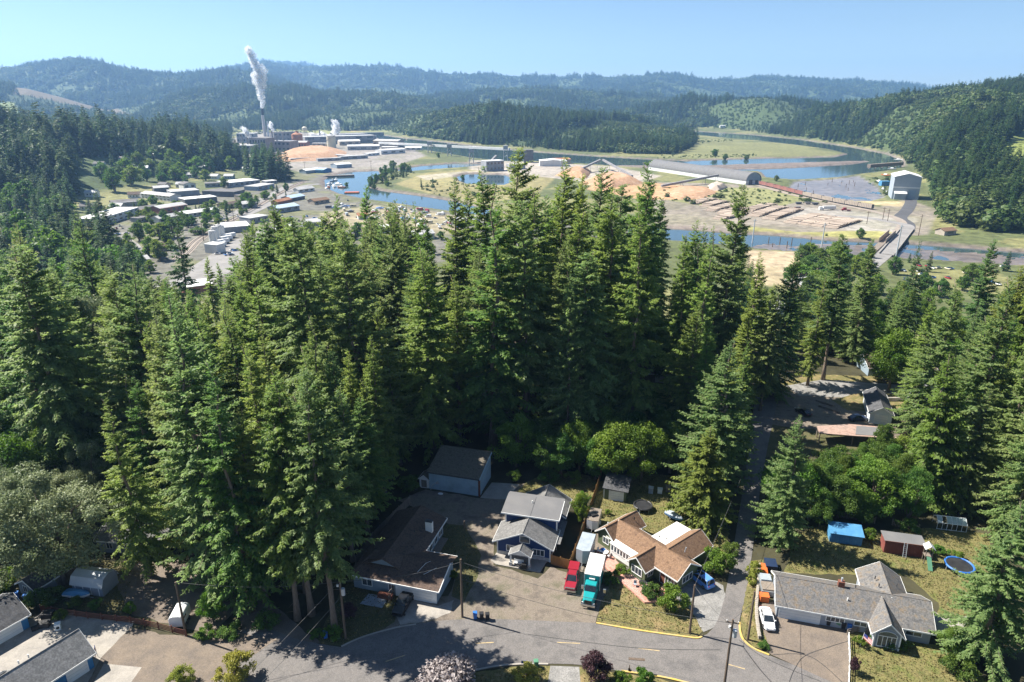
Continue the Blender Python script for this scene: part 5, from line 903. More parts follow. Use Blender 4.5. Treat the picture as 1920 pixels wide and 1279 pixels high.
# clutter: boxes, washer, woodpile, tarp
def crate(label, px, py, s, mat, rz=0.2, z=.05, cat='crate', nm='storage_crate'):
    p = G(px, py); t = thing(nm, label, cat, (p.x, p.y, z), rz); MB().box(-s[0]/2, s[0]/2, -s[1]/2, s[1]/2, 0, s[2]).build('body', mat, t, bevel=.04); MB().box(-s[0]/2-.03, s[0]/2+.03, -s[1]/2-.03, s[1]/2+.03, s[2]+.002, s[2]+.08).build('lid', mat, t); return t
t = crate('white washing machine standing outside on the concrete drive', 110, 1180, (.75, .75, .95), 'trim_white', .5, cat='washing machine', nm='washing_machine'); MB().tube([(0, -.38, .5), (0, -.42, .5)], .22, 12).build('door', 'black_plastic', t)
crate('heap-topping black crate behind the washing machine', 84, 1175, (1.5, 1.0, .7), 'black_plastic', .2); crate('large black tote before the red rail fence', 92, 1160, (1.6, 1.2, 1.1), 'black_plastic', .1); crate('small dark tote beside the heap of black crates', 66, 1182, (.8, .6, .5), 'black_plastic', .7)
t = crate('long open utility trailer loaded with boards beside the ranch house', 1436, 1103, (2.1, 4.2, .9), 'steel_grey', R(-10), cat='trailer', nm='utility_trailer'); MB().box(-.9, .9, -1.9, .1, .99, 1.2).build('load', 'wood_old', t); MB().box(-.8, .8, .3, 1.9, .99, 1.35).build('load', 'tarp_grey', t); [wheel(t, 0, 0, .3, .2)]
t = crate('orange machine standing at the front of the loaded trailer', 1432, 1126, (1.3, 1.1, 1.0), 'orange_paint', R(-10), cat='machine', nm='garden_tractor'); t = crate('orange kayak-shaped cover behind the loaded trailer', 1432, 1072, (.9, 2.6, .6), 'orange_paint', R(-14), cat='cover', nm='tractor_cover')
crate('dark tarp-covered heap beyond the orange cover', 1444, 1064, (1.8, 2.2, .9), 'car_navy', R(-10), cat='heap', nm='covered_heap')
p = G(722, 1122); wp = thing('wood_pile', 'low stack of split firewood before the brown-roofed house', 'woodpile', (p.x, p.y, .04), R(-16))
for r_ in range(4):
    for k in range(9): o = MB().tube([(-1.1 + .27 * k + (.13 if r_ % 2 else 0), -.35, .14 + .23 * r_), (-1.1 + .27 * k + (.13 if r_ % 2 else 0), .35, .14 + .23 * r_)], .125, 6).build('log', 'door_brown', wp)
tag(MB().prism([(0, 0), (3.6, -.9), (4.2, 1.6), (.9, 2.3)], .045, .10).build('tarp', 'tarp_grey'), 'grey tarp spread on the lawn before the woodpile', 'tarp').location = G(675, 1133)
p = G(736, 1122); tr_ = thing('trellis', 'old wooden trellis panel standing by the woodpile', 'trellis', (p.x, p.y, .03), R(70))
for k in range(6): MB().box(-1.2 + .45 * k, -1.12 + .45 * k, -.03, .03, 0, 1.9).build('slat', 'wood_old', tr_)
for z in (.2, 1.0, 1.8): MB().box(-1.25, 1.2, .03, .07, z, z + .1).build('rail', 'wood_old', tr_)
for k, (a, b, lab) in enumerate((((1530, 752), (1562, 762), 'long pale log lying beside the bare-trunked conifer'), ((1535, 762), (1575, 775), 'second log lying on the grass beside the gravel lane'))):
    tag(MB().tube([G(*a) + Vector((0, 0, .3)), G(*b) + Vector((0, 0, .3))], .3, 8).build('log', 'wood_old'), lab, 'log')
tag(MB().box(-4, 4, -.25, .25, .06, 1.0).build('low_wall', 'concrete'), 'low concrete garden wall on the dry grass beside the white barn', 'wall').location = G(1665, 752)
# ---------------------------------------------------------------- trees: shapes
def kites(base, dirv, side, ln, wd, droop):
    """many small leaf sprays at once: arrays of points, directions, side vectors -> verts, quads"""
    tip = base + dirv * ln[:, None]; tip[:, 2] -= droop * ln
    mid = base + dirv * (ln * 0.45)[:, None]; mid[:, 2] += 0.06 * ln
    a = mid + side * (wd * 0.5)[:, None]; b = mid - side * (wd * 0.5)[:, None]
    n = len(base); v = np.empty((n, 4, 3)); v[:, 0] = base; v[:, 1] = a; v[:, 2] = tip; v[:, 3] = b
    f = np.arange(4 * n).reshape(n, 4); return v.reshape(-1, 3), f
def unit(a): return a / np.maximum(np.linalg.norm(a, axis=-1, keepdims=True), 1e-9)
def quads_mesh(name, v, f, mat, tint, extra=None):
    me = bpy.data.meshes.new(name)
    if extra is not None and len(extra[1]):
        pass
    n = len(f); me.vertices.add(len(v)); me.vertices.foreach_set('co', v.astype(np.float32).ravel())
    me.loops.add(n * 4); me.loops.foreach_set('vertex_index', f.astype(np.int32).ravel())
    me.polygons.add(n); me.polygons.foreach_set('loop_start', np.arange(0, 4 * n, 4, dtype=np.int32)); me.polygons.foreach_set('loop_total', np.full(n, 4, np.int32))
    me.update(calc_edges=True); me.materials.append(mat)
    a = me.attributes.new('tint', 'FLOAT', 'FACE'); a.data.foreach_set('value', tint.astype(np.float32))
    return me
def conifer_meshes(name, seed, h=46.0, rad=6.6, cb=0.16, whorl=0.54, nb=5, step=0.22, spray=0.70, droop=0.25, power=0.8, gaps=0.12, mat=None, lift=0.5):
    r = np.random.default_rng(seed); V = []; F = []; Tn = []; nv = 0; br = MB()
    zs = np.arange(cb * h, h * 0.985, whorl); lean = r.uniform(0, 6.28)
    big = 1 + 0.25 * np.sin(np.linspace(0, 6.28, 9)[:-1] + r.uniform(0, 6))
    stub = None
    for z in zs:
        t = (z - cb * h) / (h - cb * h)
        prof = (1 - t) ** power * min(1.0, 0.62 + 2.4 * t) + 0.035
        for k in range(nb if t < 0.9 else 4):
            if r.uniform() < gaps: continue
            az = r.uniform(0, 6.283); sect = big[int(az / 6.2832 * 8) % 8]
            Lb = rad * prof * sect * r.uniform(0.62, 1.15)
            el = R(42) * t ** 1.3 - R(16) * (1 - t) + r.normal(0, R(6))
            n = max(3, int(Lb / step)); s = np.linspace(0.10 if Lb > 1.2 else 0.0, 1.0, n)
            out_ = Lb * s * math.cos(el); zz = z + Lb * s * math.sin(el) - droop * Lb * 0.55 * s ** 1.6 + lift * droop * Lb * 0.6 * s ** 4 + r.uniform(-.2, .2)
            P = np.stack([math.cos(az) * out_, math.sin(az) * out_, zz], -1)
            P[:, :2] += r.normal(0, 0.05 * Lb ** 0.5, (n, 2))
            D = unit(np.gradient(P, axis=0)); hor = unit(np.stack([-D[:, 1], D[:, 0], np.zeros(n)], -1))
            wfan = (0.25 + 0.75 * np.sin(np.pi * np.clip(s * 0.92 + 0.06, 0, 1)) ** 0.7) * min(1.0, 0.35 + Lb * 0.14)
            for sgn, up in ((1, 0.0), (-1, 0.0), (r.choice([-1, 1]) * 0.25, 0.25)):
                dv = unit(D * 0.75 + hor * sgn * r.uniform(0.55, 1.0, (n, 1)) + np.array([0, 0, 1.0]) * (up + r.normal(-0.06, 0.16, (n, 1))))
                ln = spray * wfan * r.uniform(0.7, 1.35, n) * (1.35 if abs(sgn) == 1 else 0.9)
                sd_ = unit(np.cross(dv, np.array([0, 0, 1.0]) + r.normal(0, 0.45, (n, 3))))
                v, f = kites(P + r.normal(0, 0.06, (n, 3)), dv, sd_, ln, ln * r.uniform(0.38, 0.62, n), 0.10 + 0.5 * droop)
                V.append(v); F.append(f + nv); nv += len(v)
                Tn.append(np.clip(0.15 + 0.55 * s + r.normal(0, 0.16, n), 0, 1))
            if Lb > 2.2 and r.uniform() < 0.5: br.tube([(0, 0, z), tuple(P[n // 2]), tuple(P[-2])], [0.06 + 0.008 * Lb, 0.04, 0.015], 3, False)
    tr = MB(); k = 10; pts = [(r.normal(0, .05) * i, r.normal(0, .05) * i, h * 0.985 * i / k - (0.6 if i == 0 else 0)) for i in range(k + 1)]
    rb = h * 0.0105 + 0.06
    tr.tube(pts, [rb * (1.5 if i == 0 else 1.0) * (1 - 0.95 * i / k) + 0.02 for i in range(k + 1)], 9)
    for z in np.arange(0.04 * h, cb * h + 6, 1.1):   # dead stubs under the crown
        a = r.uniform(0, 6.28); q = r.uniform(0.8, 2.4); tr.tube([(0, 0, z), (q * math.cos(a), q * math.sin(a), z + r.uniform(-.6, .2))], [0.05, 0.015], 3, False)
    tr.v += []; o = len(tr.v); tr.add(br.v, br.f)
    tm = bpy.data.meshes.new('trunk'); tm.from_pydata(tr.v, [], tr.f); tm.materials.append(MATS['bark']); tm.polygons.foreach_set('use_smooth', [True] * len(tm.polygons))
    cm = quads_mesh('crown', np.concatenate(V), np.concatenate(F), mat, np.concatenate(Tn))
    return tm, cm, h, rad
def broad_meshes(name, seed, h=12.0, rad=4.5, blobs=60, leaves=150, leaf=0.34, cb=0.25, mat=None, bark='bark', flat=1.0, lumpy=1.0):
    r = np.random.default_rng(seed); V = []; F = []; Tn = []; nv = 0; tr = MB()
    zc = h * (cb + (1 - cb) * 0.5); hz_ = h * (1 - cb) * 0.5
    tr.tube([(0, 0, -0.4), (0.05, 0, h * cb), (0.1, 0.1, h * 0.62)], [h * 0.024 + 0.04, h * 0.018 + 0.02, 0.03], 7)
    for i in range(blobs):
        d = unit(r.normal(0, 1, 3)); q = r.uniform(0.35, 1.0) ** 0.5
        shape = 1.0 - 0.25 * max(0, d[2]) ; lump = 1 + 0.22 * math.sin(3 * math.atan2(d[1], d[0]) + seed) + r.normal(0, .1 * lumpy)
        c = np.array([d[0] * rad * q * shape * lump * 0.82, d[1] * rad * q * shape * lump * 0.82, zc + d[2] * hz_ * q * 0.86 * flat])
        br = rad * r.uniform(0.20 / lumpy ** .6, 0.36 / lumpy ** .25); n = int(leaves * r.uniform(0.7, 1.3))
        dd = unit(r.normal(0, 1, (n, 3)) + np.array([0, 0, 0.35])); P = c + dd * (br * r.uniform(0.45, 1.05, (n, 1))) * np.array([1, 1, 0.8])
        dv = unit(dd * 0.5 + r.normal(0, 0.7, (n, 3)) + np.array([0, 0, -0.15])); sd_ = unit(np.cross(dv, dd + r.normal(0, .5, (n, 3))))
        ln = leaf * r.uniform(0.7, 1.5, n); v, f = kites(P, dv, sd_, ln, ln * r.uniform(0.55, 0.8, n), 0.15)
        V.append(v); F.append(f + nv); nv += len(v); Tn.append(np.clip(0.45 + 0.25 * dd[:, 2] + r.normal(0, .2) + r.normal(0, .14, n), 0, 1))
        if i % 4 == 0: tr.tube([(0, 0, h * cb * r.uniform(.7, 1.3)), tuple(c * 0.55 + np.array([0, 0, zc]) * 0.4), tuple(c)], [h * 0.011 + 0.02, h * 0.007 + .01, 0.01], 4, False)
    tm = bpy.data.meshes.new('trunk'); tm.from_pydata(tr.v, [], tr.f); tm.materials.append(MATS[bark]); tm.polygons.foreach_set('use_smooth', [True] * len(tm.polygons))
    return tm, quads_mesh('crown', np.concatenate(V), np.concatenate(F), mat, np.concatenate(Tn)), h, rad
pm('bark', (0.13, 0.095, 0.07), (0.22, 0.18, 0.15), 1.5, 0.95, 0.6, stretch=(6, 6, 0.8))
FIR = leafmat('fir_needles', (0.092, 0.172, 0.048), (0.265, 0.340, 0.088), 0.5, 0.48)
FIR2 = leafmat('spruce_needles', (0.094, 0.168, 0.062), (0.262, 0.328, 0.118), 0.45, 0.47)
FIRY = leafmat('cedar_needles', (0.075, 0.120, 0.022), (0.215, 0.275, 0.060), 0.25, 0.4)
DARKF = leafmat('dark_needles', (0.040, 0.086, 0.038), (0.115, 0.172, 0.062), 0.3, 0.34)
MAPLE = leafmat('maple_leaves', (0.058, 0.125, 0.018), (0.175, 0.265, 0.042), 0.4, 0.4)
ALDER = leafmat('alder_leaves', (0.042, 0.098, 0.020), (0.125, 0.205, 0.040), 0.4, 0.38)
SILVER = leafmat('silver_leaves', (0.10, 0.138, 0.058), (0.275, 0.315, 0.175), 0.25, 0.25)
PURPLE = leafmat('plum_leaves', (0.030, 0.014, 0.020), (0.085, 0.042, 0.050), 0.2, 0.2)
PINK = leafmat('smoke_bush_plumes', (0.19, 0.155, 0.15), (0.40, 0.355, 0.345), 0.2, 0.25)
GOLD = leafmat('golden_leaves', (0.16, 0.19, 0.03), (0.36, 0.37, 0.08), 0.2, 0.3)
KINDS = {
 'fir1': conifer_meshes('fir', 1, 46, 9.4, 0.10, mat=FIR), 'fir2': conifer_meshes('fir', 2, 46, 8.4, 0.16, droop=0.34, mat=FIR),
 'fir3': conifer_meshes('fir', 3, 46, 10.4, 0.06, nb=5, droop=0.18, power=0.7, mat=FIR2), 'fir4': conifer_meshes('fir', 4, 46, 7.4, 0.26, droop=0.42, power=0.65, gaps=0.2, mat=FIR),
 'spr1': conifer_meshes('spruce', 5, 46, 11.0, 0.06, whorl=0.66, droop=0.30, power=0.9, mat=FIR2, lift=1.0), 'spr2': conifer_meshes('spruce', 6, 46, 8.8, 0.30, droop=0.3, power=0.6, gaps=0.25, mat=FIR2),
 'ced1': conifer_meshes('cedar', 7, 30, 7.6, 0.03, whorl=0.5, nb=6, step=0.3, spray=0.75, droop=0.55, power=0.75, gaps=0.05, mat=FIRY, lift=0.6),
 'fir5': conifer_meshes('fir', 21, 46, 9.0, 0.12, droop=0.22, power=0.95, gaps=0.3, mat=FIR), 'fir6': conifer_meshes('fir', 22, 46, 8.2, 0.20, nb=6, droop=0.45, power=0.55, gaps=0.15, mat=FIR2, lift=0.2),
 'drk1': conifer_meshes('dark_conifer', 8, 40, 8.6, 0.08, whorl=0.8, step=0.45, spray=1.0, mat=DARKF),
 'map1': broad_meshes('maple', 11, 13, 5.6, 80, 230, 0.30, 0.14, MAPLE, lumpy=1.7), 'map2': broad_meshes('maple', 12, 11, 5.0, 60, 230, 0.29, 0.08, MAPLE, lumpy=1.8),
 'ald1': broad_meshes('alder', 13, 18, 5.0, 90, 220, 0.30, 0.12, ALDER, lumpy=1.7), 'ald2': broad_meshes('alder', 14, 15, 5.6, 80, 220, 0.32, 0.06, ALDER, lumpy=1.8),
 'sil1': broad_meshes('silver', 15, 13, 5.2, 54, 560, 0.18, 0.08, SILVER, lumpy=2.2), 'bsh1': broad_meshes('bush', 16, 3.0, 1.9, 30, 150, 0.19, 0.02, MAPLE, lumpy=2.2), 'bsh2': broad_meshes('bush', 17, 2.6, 2.1, 30, 140, 0.18, 0.0, ALDER, lumpy=2.2),
 'prp1': broad_meshes('plum', 18, 5.0, 2.2, 42, 150, 0.22, 0.22, PURPLE), 'pnk1': broad_meshes('smoke', 19, 5.0, 3.2, 50, 160, 0.30, 0.05, PINK), 'gld1': broad_meshes('gold', 20, 3.2, 2.2, 36, 160, 0.18, 0.02, GOLD, lumpy=2.0),
}
LOWK = {}
def shrink(me, h):
    co = np.empty(len(me.vertices) * 3, np.float32); me.vertices.foreach_get('co', co); me.vertices.foreach_set('co', co / h); me.update(); return me
for i in range(3): t_, c_, h_, r_ = conifer_meshes('x', 70 + i, 40, 7.4 + i * .5, 0.05, 1.25, 6, 0.65, 1.7, (0.2, 0.3, 0.4)[i], (0.8, 0.65, 0.95)[i], 0.12, DARKF); LOWK['lc%d' % i] = (shrink(t_, 40), shrink(c_, 40))
for i in range(4): t_, c_, h_, r_ = conifer_meshes('x', 80 + i, 40, 7.8 + i * .4, 0.05, 1.9, 6, 1.0, 2.5, (0.15, 0.25, 0.35, 0.45)[i], (0.8, 0.65, 0.95, 0.7)[i], 0.1, far_con); proto.objects.link(bpy.data.objects.new('a_far_conifer_%d' % i, shrink(c_, 40))); bpy.data.meshes.remove(t_)
def dense_broad(seed, mat):
    t, c, h, r = broad_meshes('x', seed, 1.0, 0.42, 40, 90, 0.048, 0.06, mat, lumpy=1.5); return t, c
LOWK['lb0'] = dense_broad(91, ALDER); LOWK['lb1'] = dense_broad(92, MAPLE); LOWK['lb2'] = dense_broad(93, ALDER)
print('tris', sum(len(k[1].polygons) for k in KINDS.values()) * 2)
TREES = []
def place_tree(kind, x, y, h, label, group=None, wide=1.0, rz=None, z=None, name=None, cat='tree'):
    tm, cm, h0, r0 = KINDS[kind]; z = gz(x, y) if z is None else z; s = h / h0
    nm = name or {'fir': 'fir_tree', 'spr': 'spruce_tree', 'ced': 'cedar_tree', 'drk': 'conifer_tree', 'map': 'maple_tree', 'ald': 'alder_tree', 'sil': 'willow_tree', 'bsh': 'shrub', 'prp': 'plum_tree', 'pnk': 'smoke_tree', 'gld': 'golden_shrub'}[kind[:3]]
    t = thing(nm, label, cat, (x, y, z), random.uniform(0, 6.28) if rz is None else rz, group, (s * wide, s * wide, s)); t.rotation_euler.x = random.gauss(0, .018); t.rotation_euler.y = random.gauss(0, .018)
    for n, me in (('trunk', tm), ('crown', cm)):
        o = bpy.data.objects.new(n, me); C.objects.link(o); o.parent = t
    TREES.append((x, y, h, r0 * s * wide)); return t
def tree_top(kind, px, py, Y, label, group=None, wide=1.0, hmin=0):
    """a tree whose tip stands at that photo point, Y metres ahead"""
    p = AY(px, py, Y); return place_tree(kind, p.x, Y, max(hmin, p.z - gz(p.x, Y)), label, group, wide)
# ---------------------------------------------------------------- trees: where they stand
MID = 'conifers of the tall stand behind the houses'; ML = 'conifer of the stand'
# the prominent ones, each told apart: kind, tip in the photo, distance, width, label
for kind, px, py, Y, w, lab in [
 ('spr2', 970, 276, 176, 0.95, 'tallest slim fir in mid stand, bare lower trunk, tip before the sawmill'),
 ('fir1', 905, 306, 168, 1.0, 'broad dark fir beside the tallest slim fir, tip just below the pond'),
 ('fir1', 1052, 290, 178, 0.95, 'pointed dark green fir with tip in front of the chip yard sheds'),
 ('fir2', 1222, 296, 172, 0.95, 'tall fir whose tip overlaps the far end of the long curved-roof shed'),
 ('fir3', 1376, 338, 170, 0.78, 'dense broad fir standing at the stand edge before the log yard'),
 ('fir3', 1135, 308, 170, 0.9, 'yellow green fir left of the long curved-roof shed'),
 ('fir4', 1088, 318, 185, 0.8, 'thin sparse fir between two denser firs under the chip conveyors'),
 ('spr1', 1075, 505, 131, 0.62, 'pale layered spruce standing alone before the shaded thicket, trunk base showing'),
 ('spr1', 1366, 636, 117, 1.35, 'bright green conifer leaning over the side lane, above the cedar'),
 ('ced1', 1335, 800, 109, 1.5, 'yellow green drooping cedar beside the side lane behind the brown-roofed house'),
 ('spr2', 778, 503, 152, 1.0, 'open-crowned conifer with bare trunk standing left of the metal shop'),
 ('spr1', 325, 545, 90, 0.95, 'huge wide-branched spruce above the white camper trailer'),
 ('fir3', 285, 590, 99, 0.8, 'pale green fir at outer edge of the near cluster above grey house'),
 ('fir1', 470, 642, 98, 0.95, 'grey green fir in the near cluster left of the brown-roofed house'),
 ('fir5', 592, 585, 110, 0.95, 'bright pointed fir in the near cluster, highest above brown-roofed house'),
 ('fir2', 655, 652, 112, 0.9, 'drooping dark fir just behind the brown-roofed house'),
 ('fir2', 715, 560, 132, 0.9, 'slim fir between the near cluster and the open-crowned conifer'),
 ('fir2', 700, 625, 117, 0.9, 'full drooping fir right behind the old grey board fence'),
 ('fir1', 738, 650, 129, 0.85, 'dark fir whose boughs overhang the back of the gravel yard'),
 ('fir1', 632, 720, 104, 0.9, 'dense fir with brown dead boughs beside the brown-roofed house'),
 ('fir3', 612, 655, 108, 0.8, 'sunlit green fir in the middle of the near cluster'),
 ('fir2', 682, 705, 110, 0.85, 'shaded fir with boughs touching the brown roof'),
 ('spr2', 575, 690, 80.5, 0.85, 'near conifer with tall bare grey trunk beside the street bend'),
 ('fir4', 528, 680, 84, 0.9, 'near conifer with paired bare trunk by the gravel track'),
 ('fir4', 500, 715, 83, 0.9, 'near conifer with leaning bare trunk beside the gravel track'),
 ('fir5', 398, 670, 85, 0.9, 'dark fir whose foot stands by the white camper trailer'),
 ('fir4', 445, 760, 87, 0.95, 'ragged fir over the gravel track in the near cluster'),
 ('spr1', 30, 418, 158, 0.85, 'broad light green spruce, outermost of the stand below the town'),
 ('spr1', 132, 398, 162, 0.8, 'tall pointed spruce second from the outer edge of the stand below the town'),
 ('drk1', 320, 392, 262, 0.75, 'dark shadowed conifer standing beside the railway curve'),
 ('fir4', 385, 478, 235, 0.8, 'small dark isolated conifer in front of the paved lot'),
 ('fir4', 408, 490, 240, 0.7, 'smaller twin of the isolated conifer before the paved lot'),
 ('fir1', 512, 366, 190, 0.85, 'tall conifer with tip in front of blue-grey flat roof store'),
 ('fir4', 475, 408, 188, 0.9, 'ragged conifer beside the white storage tanks'),
 ('fir4', 678, 342, 205, 0.75, 'thin conifer tip rising before the boat basin'),
 ('fir2', 622, 362, 200, 0.85, 'conifer tip rising before the crowded boat yard'),
 ('fir2', 562, 402, 196, 0.9, 'conifer between boat yard and blue-grey flat roof store'),
 ('fir2', 740, 372, 195, 0.8, 'conifer tip before the vehicles of the boat yard, nearest the spit'),
 ('fir2', 845, 328, 188, 0.85, 'conifer tip touching the tidal pond on the spit'),
 ('fir3', 1486, 468, 165, 0.85, 'narrow dark fir spire standing before the tidal creek'),
 ('spr2', 1588, 440, 176, 0.95, 'conifer with long bare trunk standing on the grass by the gravel lane'),
 ('fir3', 1640, 446, 188, 0.8, 'dark full conifer beside the road bridge approach'),
 ('fir1', 1425, 470, 158, 0.75, 'fir at the edge of the side lane before the creek'),
 ('fir5', 1548, 505, 172, 0.8, 'uneven fir between the narrow spire and the bare-trunked conifer by the gravel lane'),
 ('fir6', 1455, 545, 156, 0.8, 'column-like fir at the corner of side lane and gravel lane'),
 ('fir3', 1690, 545, 175, 0.8, 'full fir behind the low bungalow'),
 ('fir1', 1760, 560, 150, 0.85, 'green fir overhanging the white barn'),
 ('fir2', 1402, 640, 126, 0.75, 'slim shaded fir farther up the side lane edge'),
 ('fir1', 1300, 560, 138, 1.0, 'full fir left of the bright conifer leaning over the side lane'),
 ('fir2', 1332, 600, 133, 0.9, 'shaded fir just behind the bright conifer by the side lane'),
 ('fir1', 1405, 560, 152, 0.8, 'fir standing where the side lane meets the gravel lane'),
 ('drk1', 1732, 452, 215, 0.75, 'dark conifer standing before the muddy creek bed'),
 ('fir3', 1862, 446, 190, 0.8, 'conifer spire overlapping the creek bed near the picture edge'),
 ('spr1', 1800, 520, 142, 0.95, 'broad pale spruce in front of the white barn'),
 ('spr1', 1905, 515, 122, 0.95, 'huge drooping spruce above the shed yard'),
 ('spr1', 1500, 775, 101, 1.05, 'pale conifer between the side lane and the blue tarp shed'),
 ('spr1', 1925, 930, 76, 1.25, 'large sunlit spruce filling the lower corner beside the grey ranch house'),
]: tree_top(kind, px, py, Y, lab, None, w)
# the stand itself: fill between them, tips kept under the line where the photo shows town and river
LIM = [(-100,470),(0,440),(60,470),(110,480),(200,470),(260,500),(330,540),(400,540),(440,440),(480,400),(520,385),(600,390),(660,380),(720,375),(780,362),(830,352),(870,338),(940,325),(1000,330),(1100,330),(1180,330),(1250,345),(1300,390),(1345,400),(1400,420),(1440,520),(1490,520),(1560,520),(1620,480),(1700,520),(1760,500),(1830,480),(1900,490),(2050,500)]
LX = [a for a, b in LIM]; LY = [b for a, b in LIM]
def clear(x, y, rad, keep):
    return all((x - a) ** 2 + (y - b) ** 2 > (keep * (rad + q)) ** 2 for a, b, hh, q in TREES)
LANE_W = [(G(1380,1190).x, G(1380,1190).y), (G(1388,1060).x, G(1388,1060).y), (G(1412,900).x, G(1412,900).y), (G(1430,760).x, G(1430,760).y)]
def lane_d(x, y):
    best = 1e9
    for (ax, ay), (bx, by) in zip(LANE_W, LANE_W[1:]):
        ex, ey = bx - ax, by - ay; t = max(0, min(1, ((x - ax) * ex + (y - ay) * ey) / (ex * ex + ey * ey))); best = min(best, math.hypot(x - ax - t * ex, y - ay - t * ey))
    return best
def px_in(poly, px, py):
    return sdist(np.array(poly, float), np.array([px]), np.array([py]))[0] > 0
OPEN = [[(815,640),(1010,640),(1010,770),(815,770)], [(1140,690),(1240,690),(1230,810),(1140,810)], [(1440,690),(1760,660),(1760,810),(1500,830),(1400,780)], [(160,960),(270,940),(280,1060),(160,1060)], [(330,1080),(520,1000),(470,1200),(300,1200)]]
KW = {'fir1': 'full', 'fir2': 'drooping', 'fir3': 'broad', 'fir4': 'ragged', 'spr1': 'layered', 'spr2': 'bare-trunked', 'drk1': 'dark', 'ced1': 'golden', 'fir5': 'uneven', 'fir6': 'column-like', 'map1': 'wide bright', 'map2': 'low bright', 'ald1': 'upright dark', 'ald2': 'round dark', 'sil1': 'silvery'}
B_MID = [(120, 'below the wooded town slope'), (260, 'below the long white building'), (440, 'below the railway curve'), (560, 'before the pale blue store'), (700, 'before the boat yard'), (860, 'before the spit'), (980, 'before the grey bin house'), (1100, 'before the white sawmill'), (1250, 'before the left chip mound'), (9999, 'before the log decks')]
B_NEAR = [(330, 'over the gambrel shed'), (430, 'over the camper trailer'), (520, 'over the gravel track'), (600, 'by the street bend'), (9999, 'by the brown-roofed house')]
B_BELT = [(1560, 'beside the side lane'), (1650, 'above the blue tarp shed'), (1740, 'above the red container shed'), (1830, 'above the greenhouse'), (9999, 'at the picture edge')]
B_SLOPE = [(1480, 'below the log decks'), (1580, 'below the train'), (1680, 'below the bridge'), (1780, 'below the creek bed'), (9999, 'at the picture edge')]
B_THICK = [(860, 'above the shop'), (960, 'right of the shop'), (1060, 'behind the blue house'), (1150, 'above the wooden fence'), (1250, 'above the green shed'), (9999, 'beside the side lane')]
def fill(n, poly, kinds, hr, lab, group, keep=0.42, seed=1, gap_top=8, bins=None):
    r = random.Random(seed); done = 0; tries = 0
    xs = [p[0] for p in poly]; ys = [p[1] for p in poly]; P = np.array(poly, float)
    while done < n and tries < n * 60:
        tries += 1; x = r.uniform(min(xs), max(xs)); y = r.uniform(min(ys), max(ys))
        if sdist(P, np.array([x]), np.array([y]))[0] < 0 or lane_d(x, y) < 5: continue
        z = gz(x, y); h = r.uniform(*hr); bpx = proj(x, y, z)
        if any(px_in(q, *bpx) for q in OPEN): continue
        px, py = proj(x, y, z + h); lim = np.interp(px, LX, LY) + r.uniform(0, gap_top)
        if py < lim:
            h = AY(px, lim, y).z - z
            if h < hr[0] * 0.45: continue
        k = r.choice(kinds); rad = KINDS[k][3] * h / KINDS[k][2]
        if not clear(x, y, rad, keep): continue
        row = ['front row', 'middle row', 'back row'][min(2, int(3 * (y - min(ys)) / (max(ys) - min(ys))))]
        place_tree(k, x, y, h, '%s %s %s, %s, %s' % ('tall' if h > (hr[0] + hr[1]) / 2 else 'lower', KW[k], lab, next(b for a, b in bins if px < a), row), group, r.uniform(0.7, 1.2), r.uniform(0, 6.28), z); done += 1
    return done
STAND = [(-112,118),(-70,112),(-40,118),(-20,128),(0,136),(40,136),(52,150),(54,175),(60,215),(-20,235),(-120,225)]
n1_ = fill(128, STAND, ['fir1','fir2','fir3','fir4','spr1','spr2','fir5','fir6'], (38, 70), ML, MID, 0.33, 3, 45, B_MID)
n2_ = fill(18, [(-60,90),(-36,86),(-28,92),(-22,112),(-30,122),(-75,118),(-66,104)], ['fir1','fir2','fir4','fir5','fir6'], (26, 42), 'conifer of the near cluster', 'conifers of the near cluster above the gravel track', 0.26, 4, 400, B_NEAR)
n3_ = fill(38, [(78,100),(100,98),(130,120),(135,185),(118,200),(100,185),(92,160),(98,130),(76,112)], ['fir1','fir2','spr1','ced1','fir3'], (24, 44), 'conifer of the shed belt', 'conifers of the belt behind the shed yard', 0.3, 5, 120, B_BELT)
n4_ = fill(34, [(62,182),(130,205),(160,260),(60,250),(40,215)], ['fir1','drk1','fir3'], (22, 40), 'conifer of the slope above the creek', 'conifers on the slope above the creek', 0.36, 6, 60, B_SLOPE)
# broadleaf thicket under and before the conifers
n5_ = fill(44, [(-24,135),(-3,133),(2,124),(30,122),(46,128),(46,142),(20,150),(-22,150)], ['map1','map2','ald1','ald2','map2'], (9, 17), 'leafy tree of the shaded thicket', 'broadleaf thicket behind the metal shop', 0.40, 7, 900, B_THICK)
n6_ = fill(34, [(48,107),(60,106),(76,108),(86,116),(84,126),(62,124),(50,116)], ['map1','map2','ald1','ald2'], (7, 13), 'leafy tree of the sheds thicket', 'broadleaf thicket behind the sheds', 0.38, 8, 900, B_BELT)
n7_ = fill(40, [(-110,100),(-75,98),(-64,112),(-60,130),(-100,140),(-125,130)], ['ald1','ald2','map1','sil1','drk1'], (10, 22), 'tree of the dim hollow', 'broadleaf trees of the hollow beyond the grey house', 0.40, 9, 900, [(60, 'at the picture edge'), (140, 'behind the willow'), (220, 'above the grey house'), (9999, 'beside the huge spruce')])
n8_ = fill(44, [(-120,150),(-30,150),(40,160),(50,215),(-120,215)], ['map1','ald1','ald2'], (10, 18), 'leafy tree among the tall conifers', 'broadleaf trees among the tall conifers', 0.4, 10, 900, B_MID)
n9_ = fill(18, [(86,160),(140,180),(150,230),(80,220)], ['map1','ald1','map2'], (9, 17), 'leafy tree near the far bungalow', 'broadleaf trees near the far bungalow', 0.4, 12, 900, B_SLOPE)
print('fill', n1_, n2_, n3_, n4_, n5_, n6_, n7_, n8_, n9_)
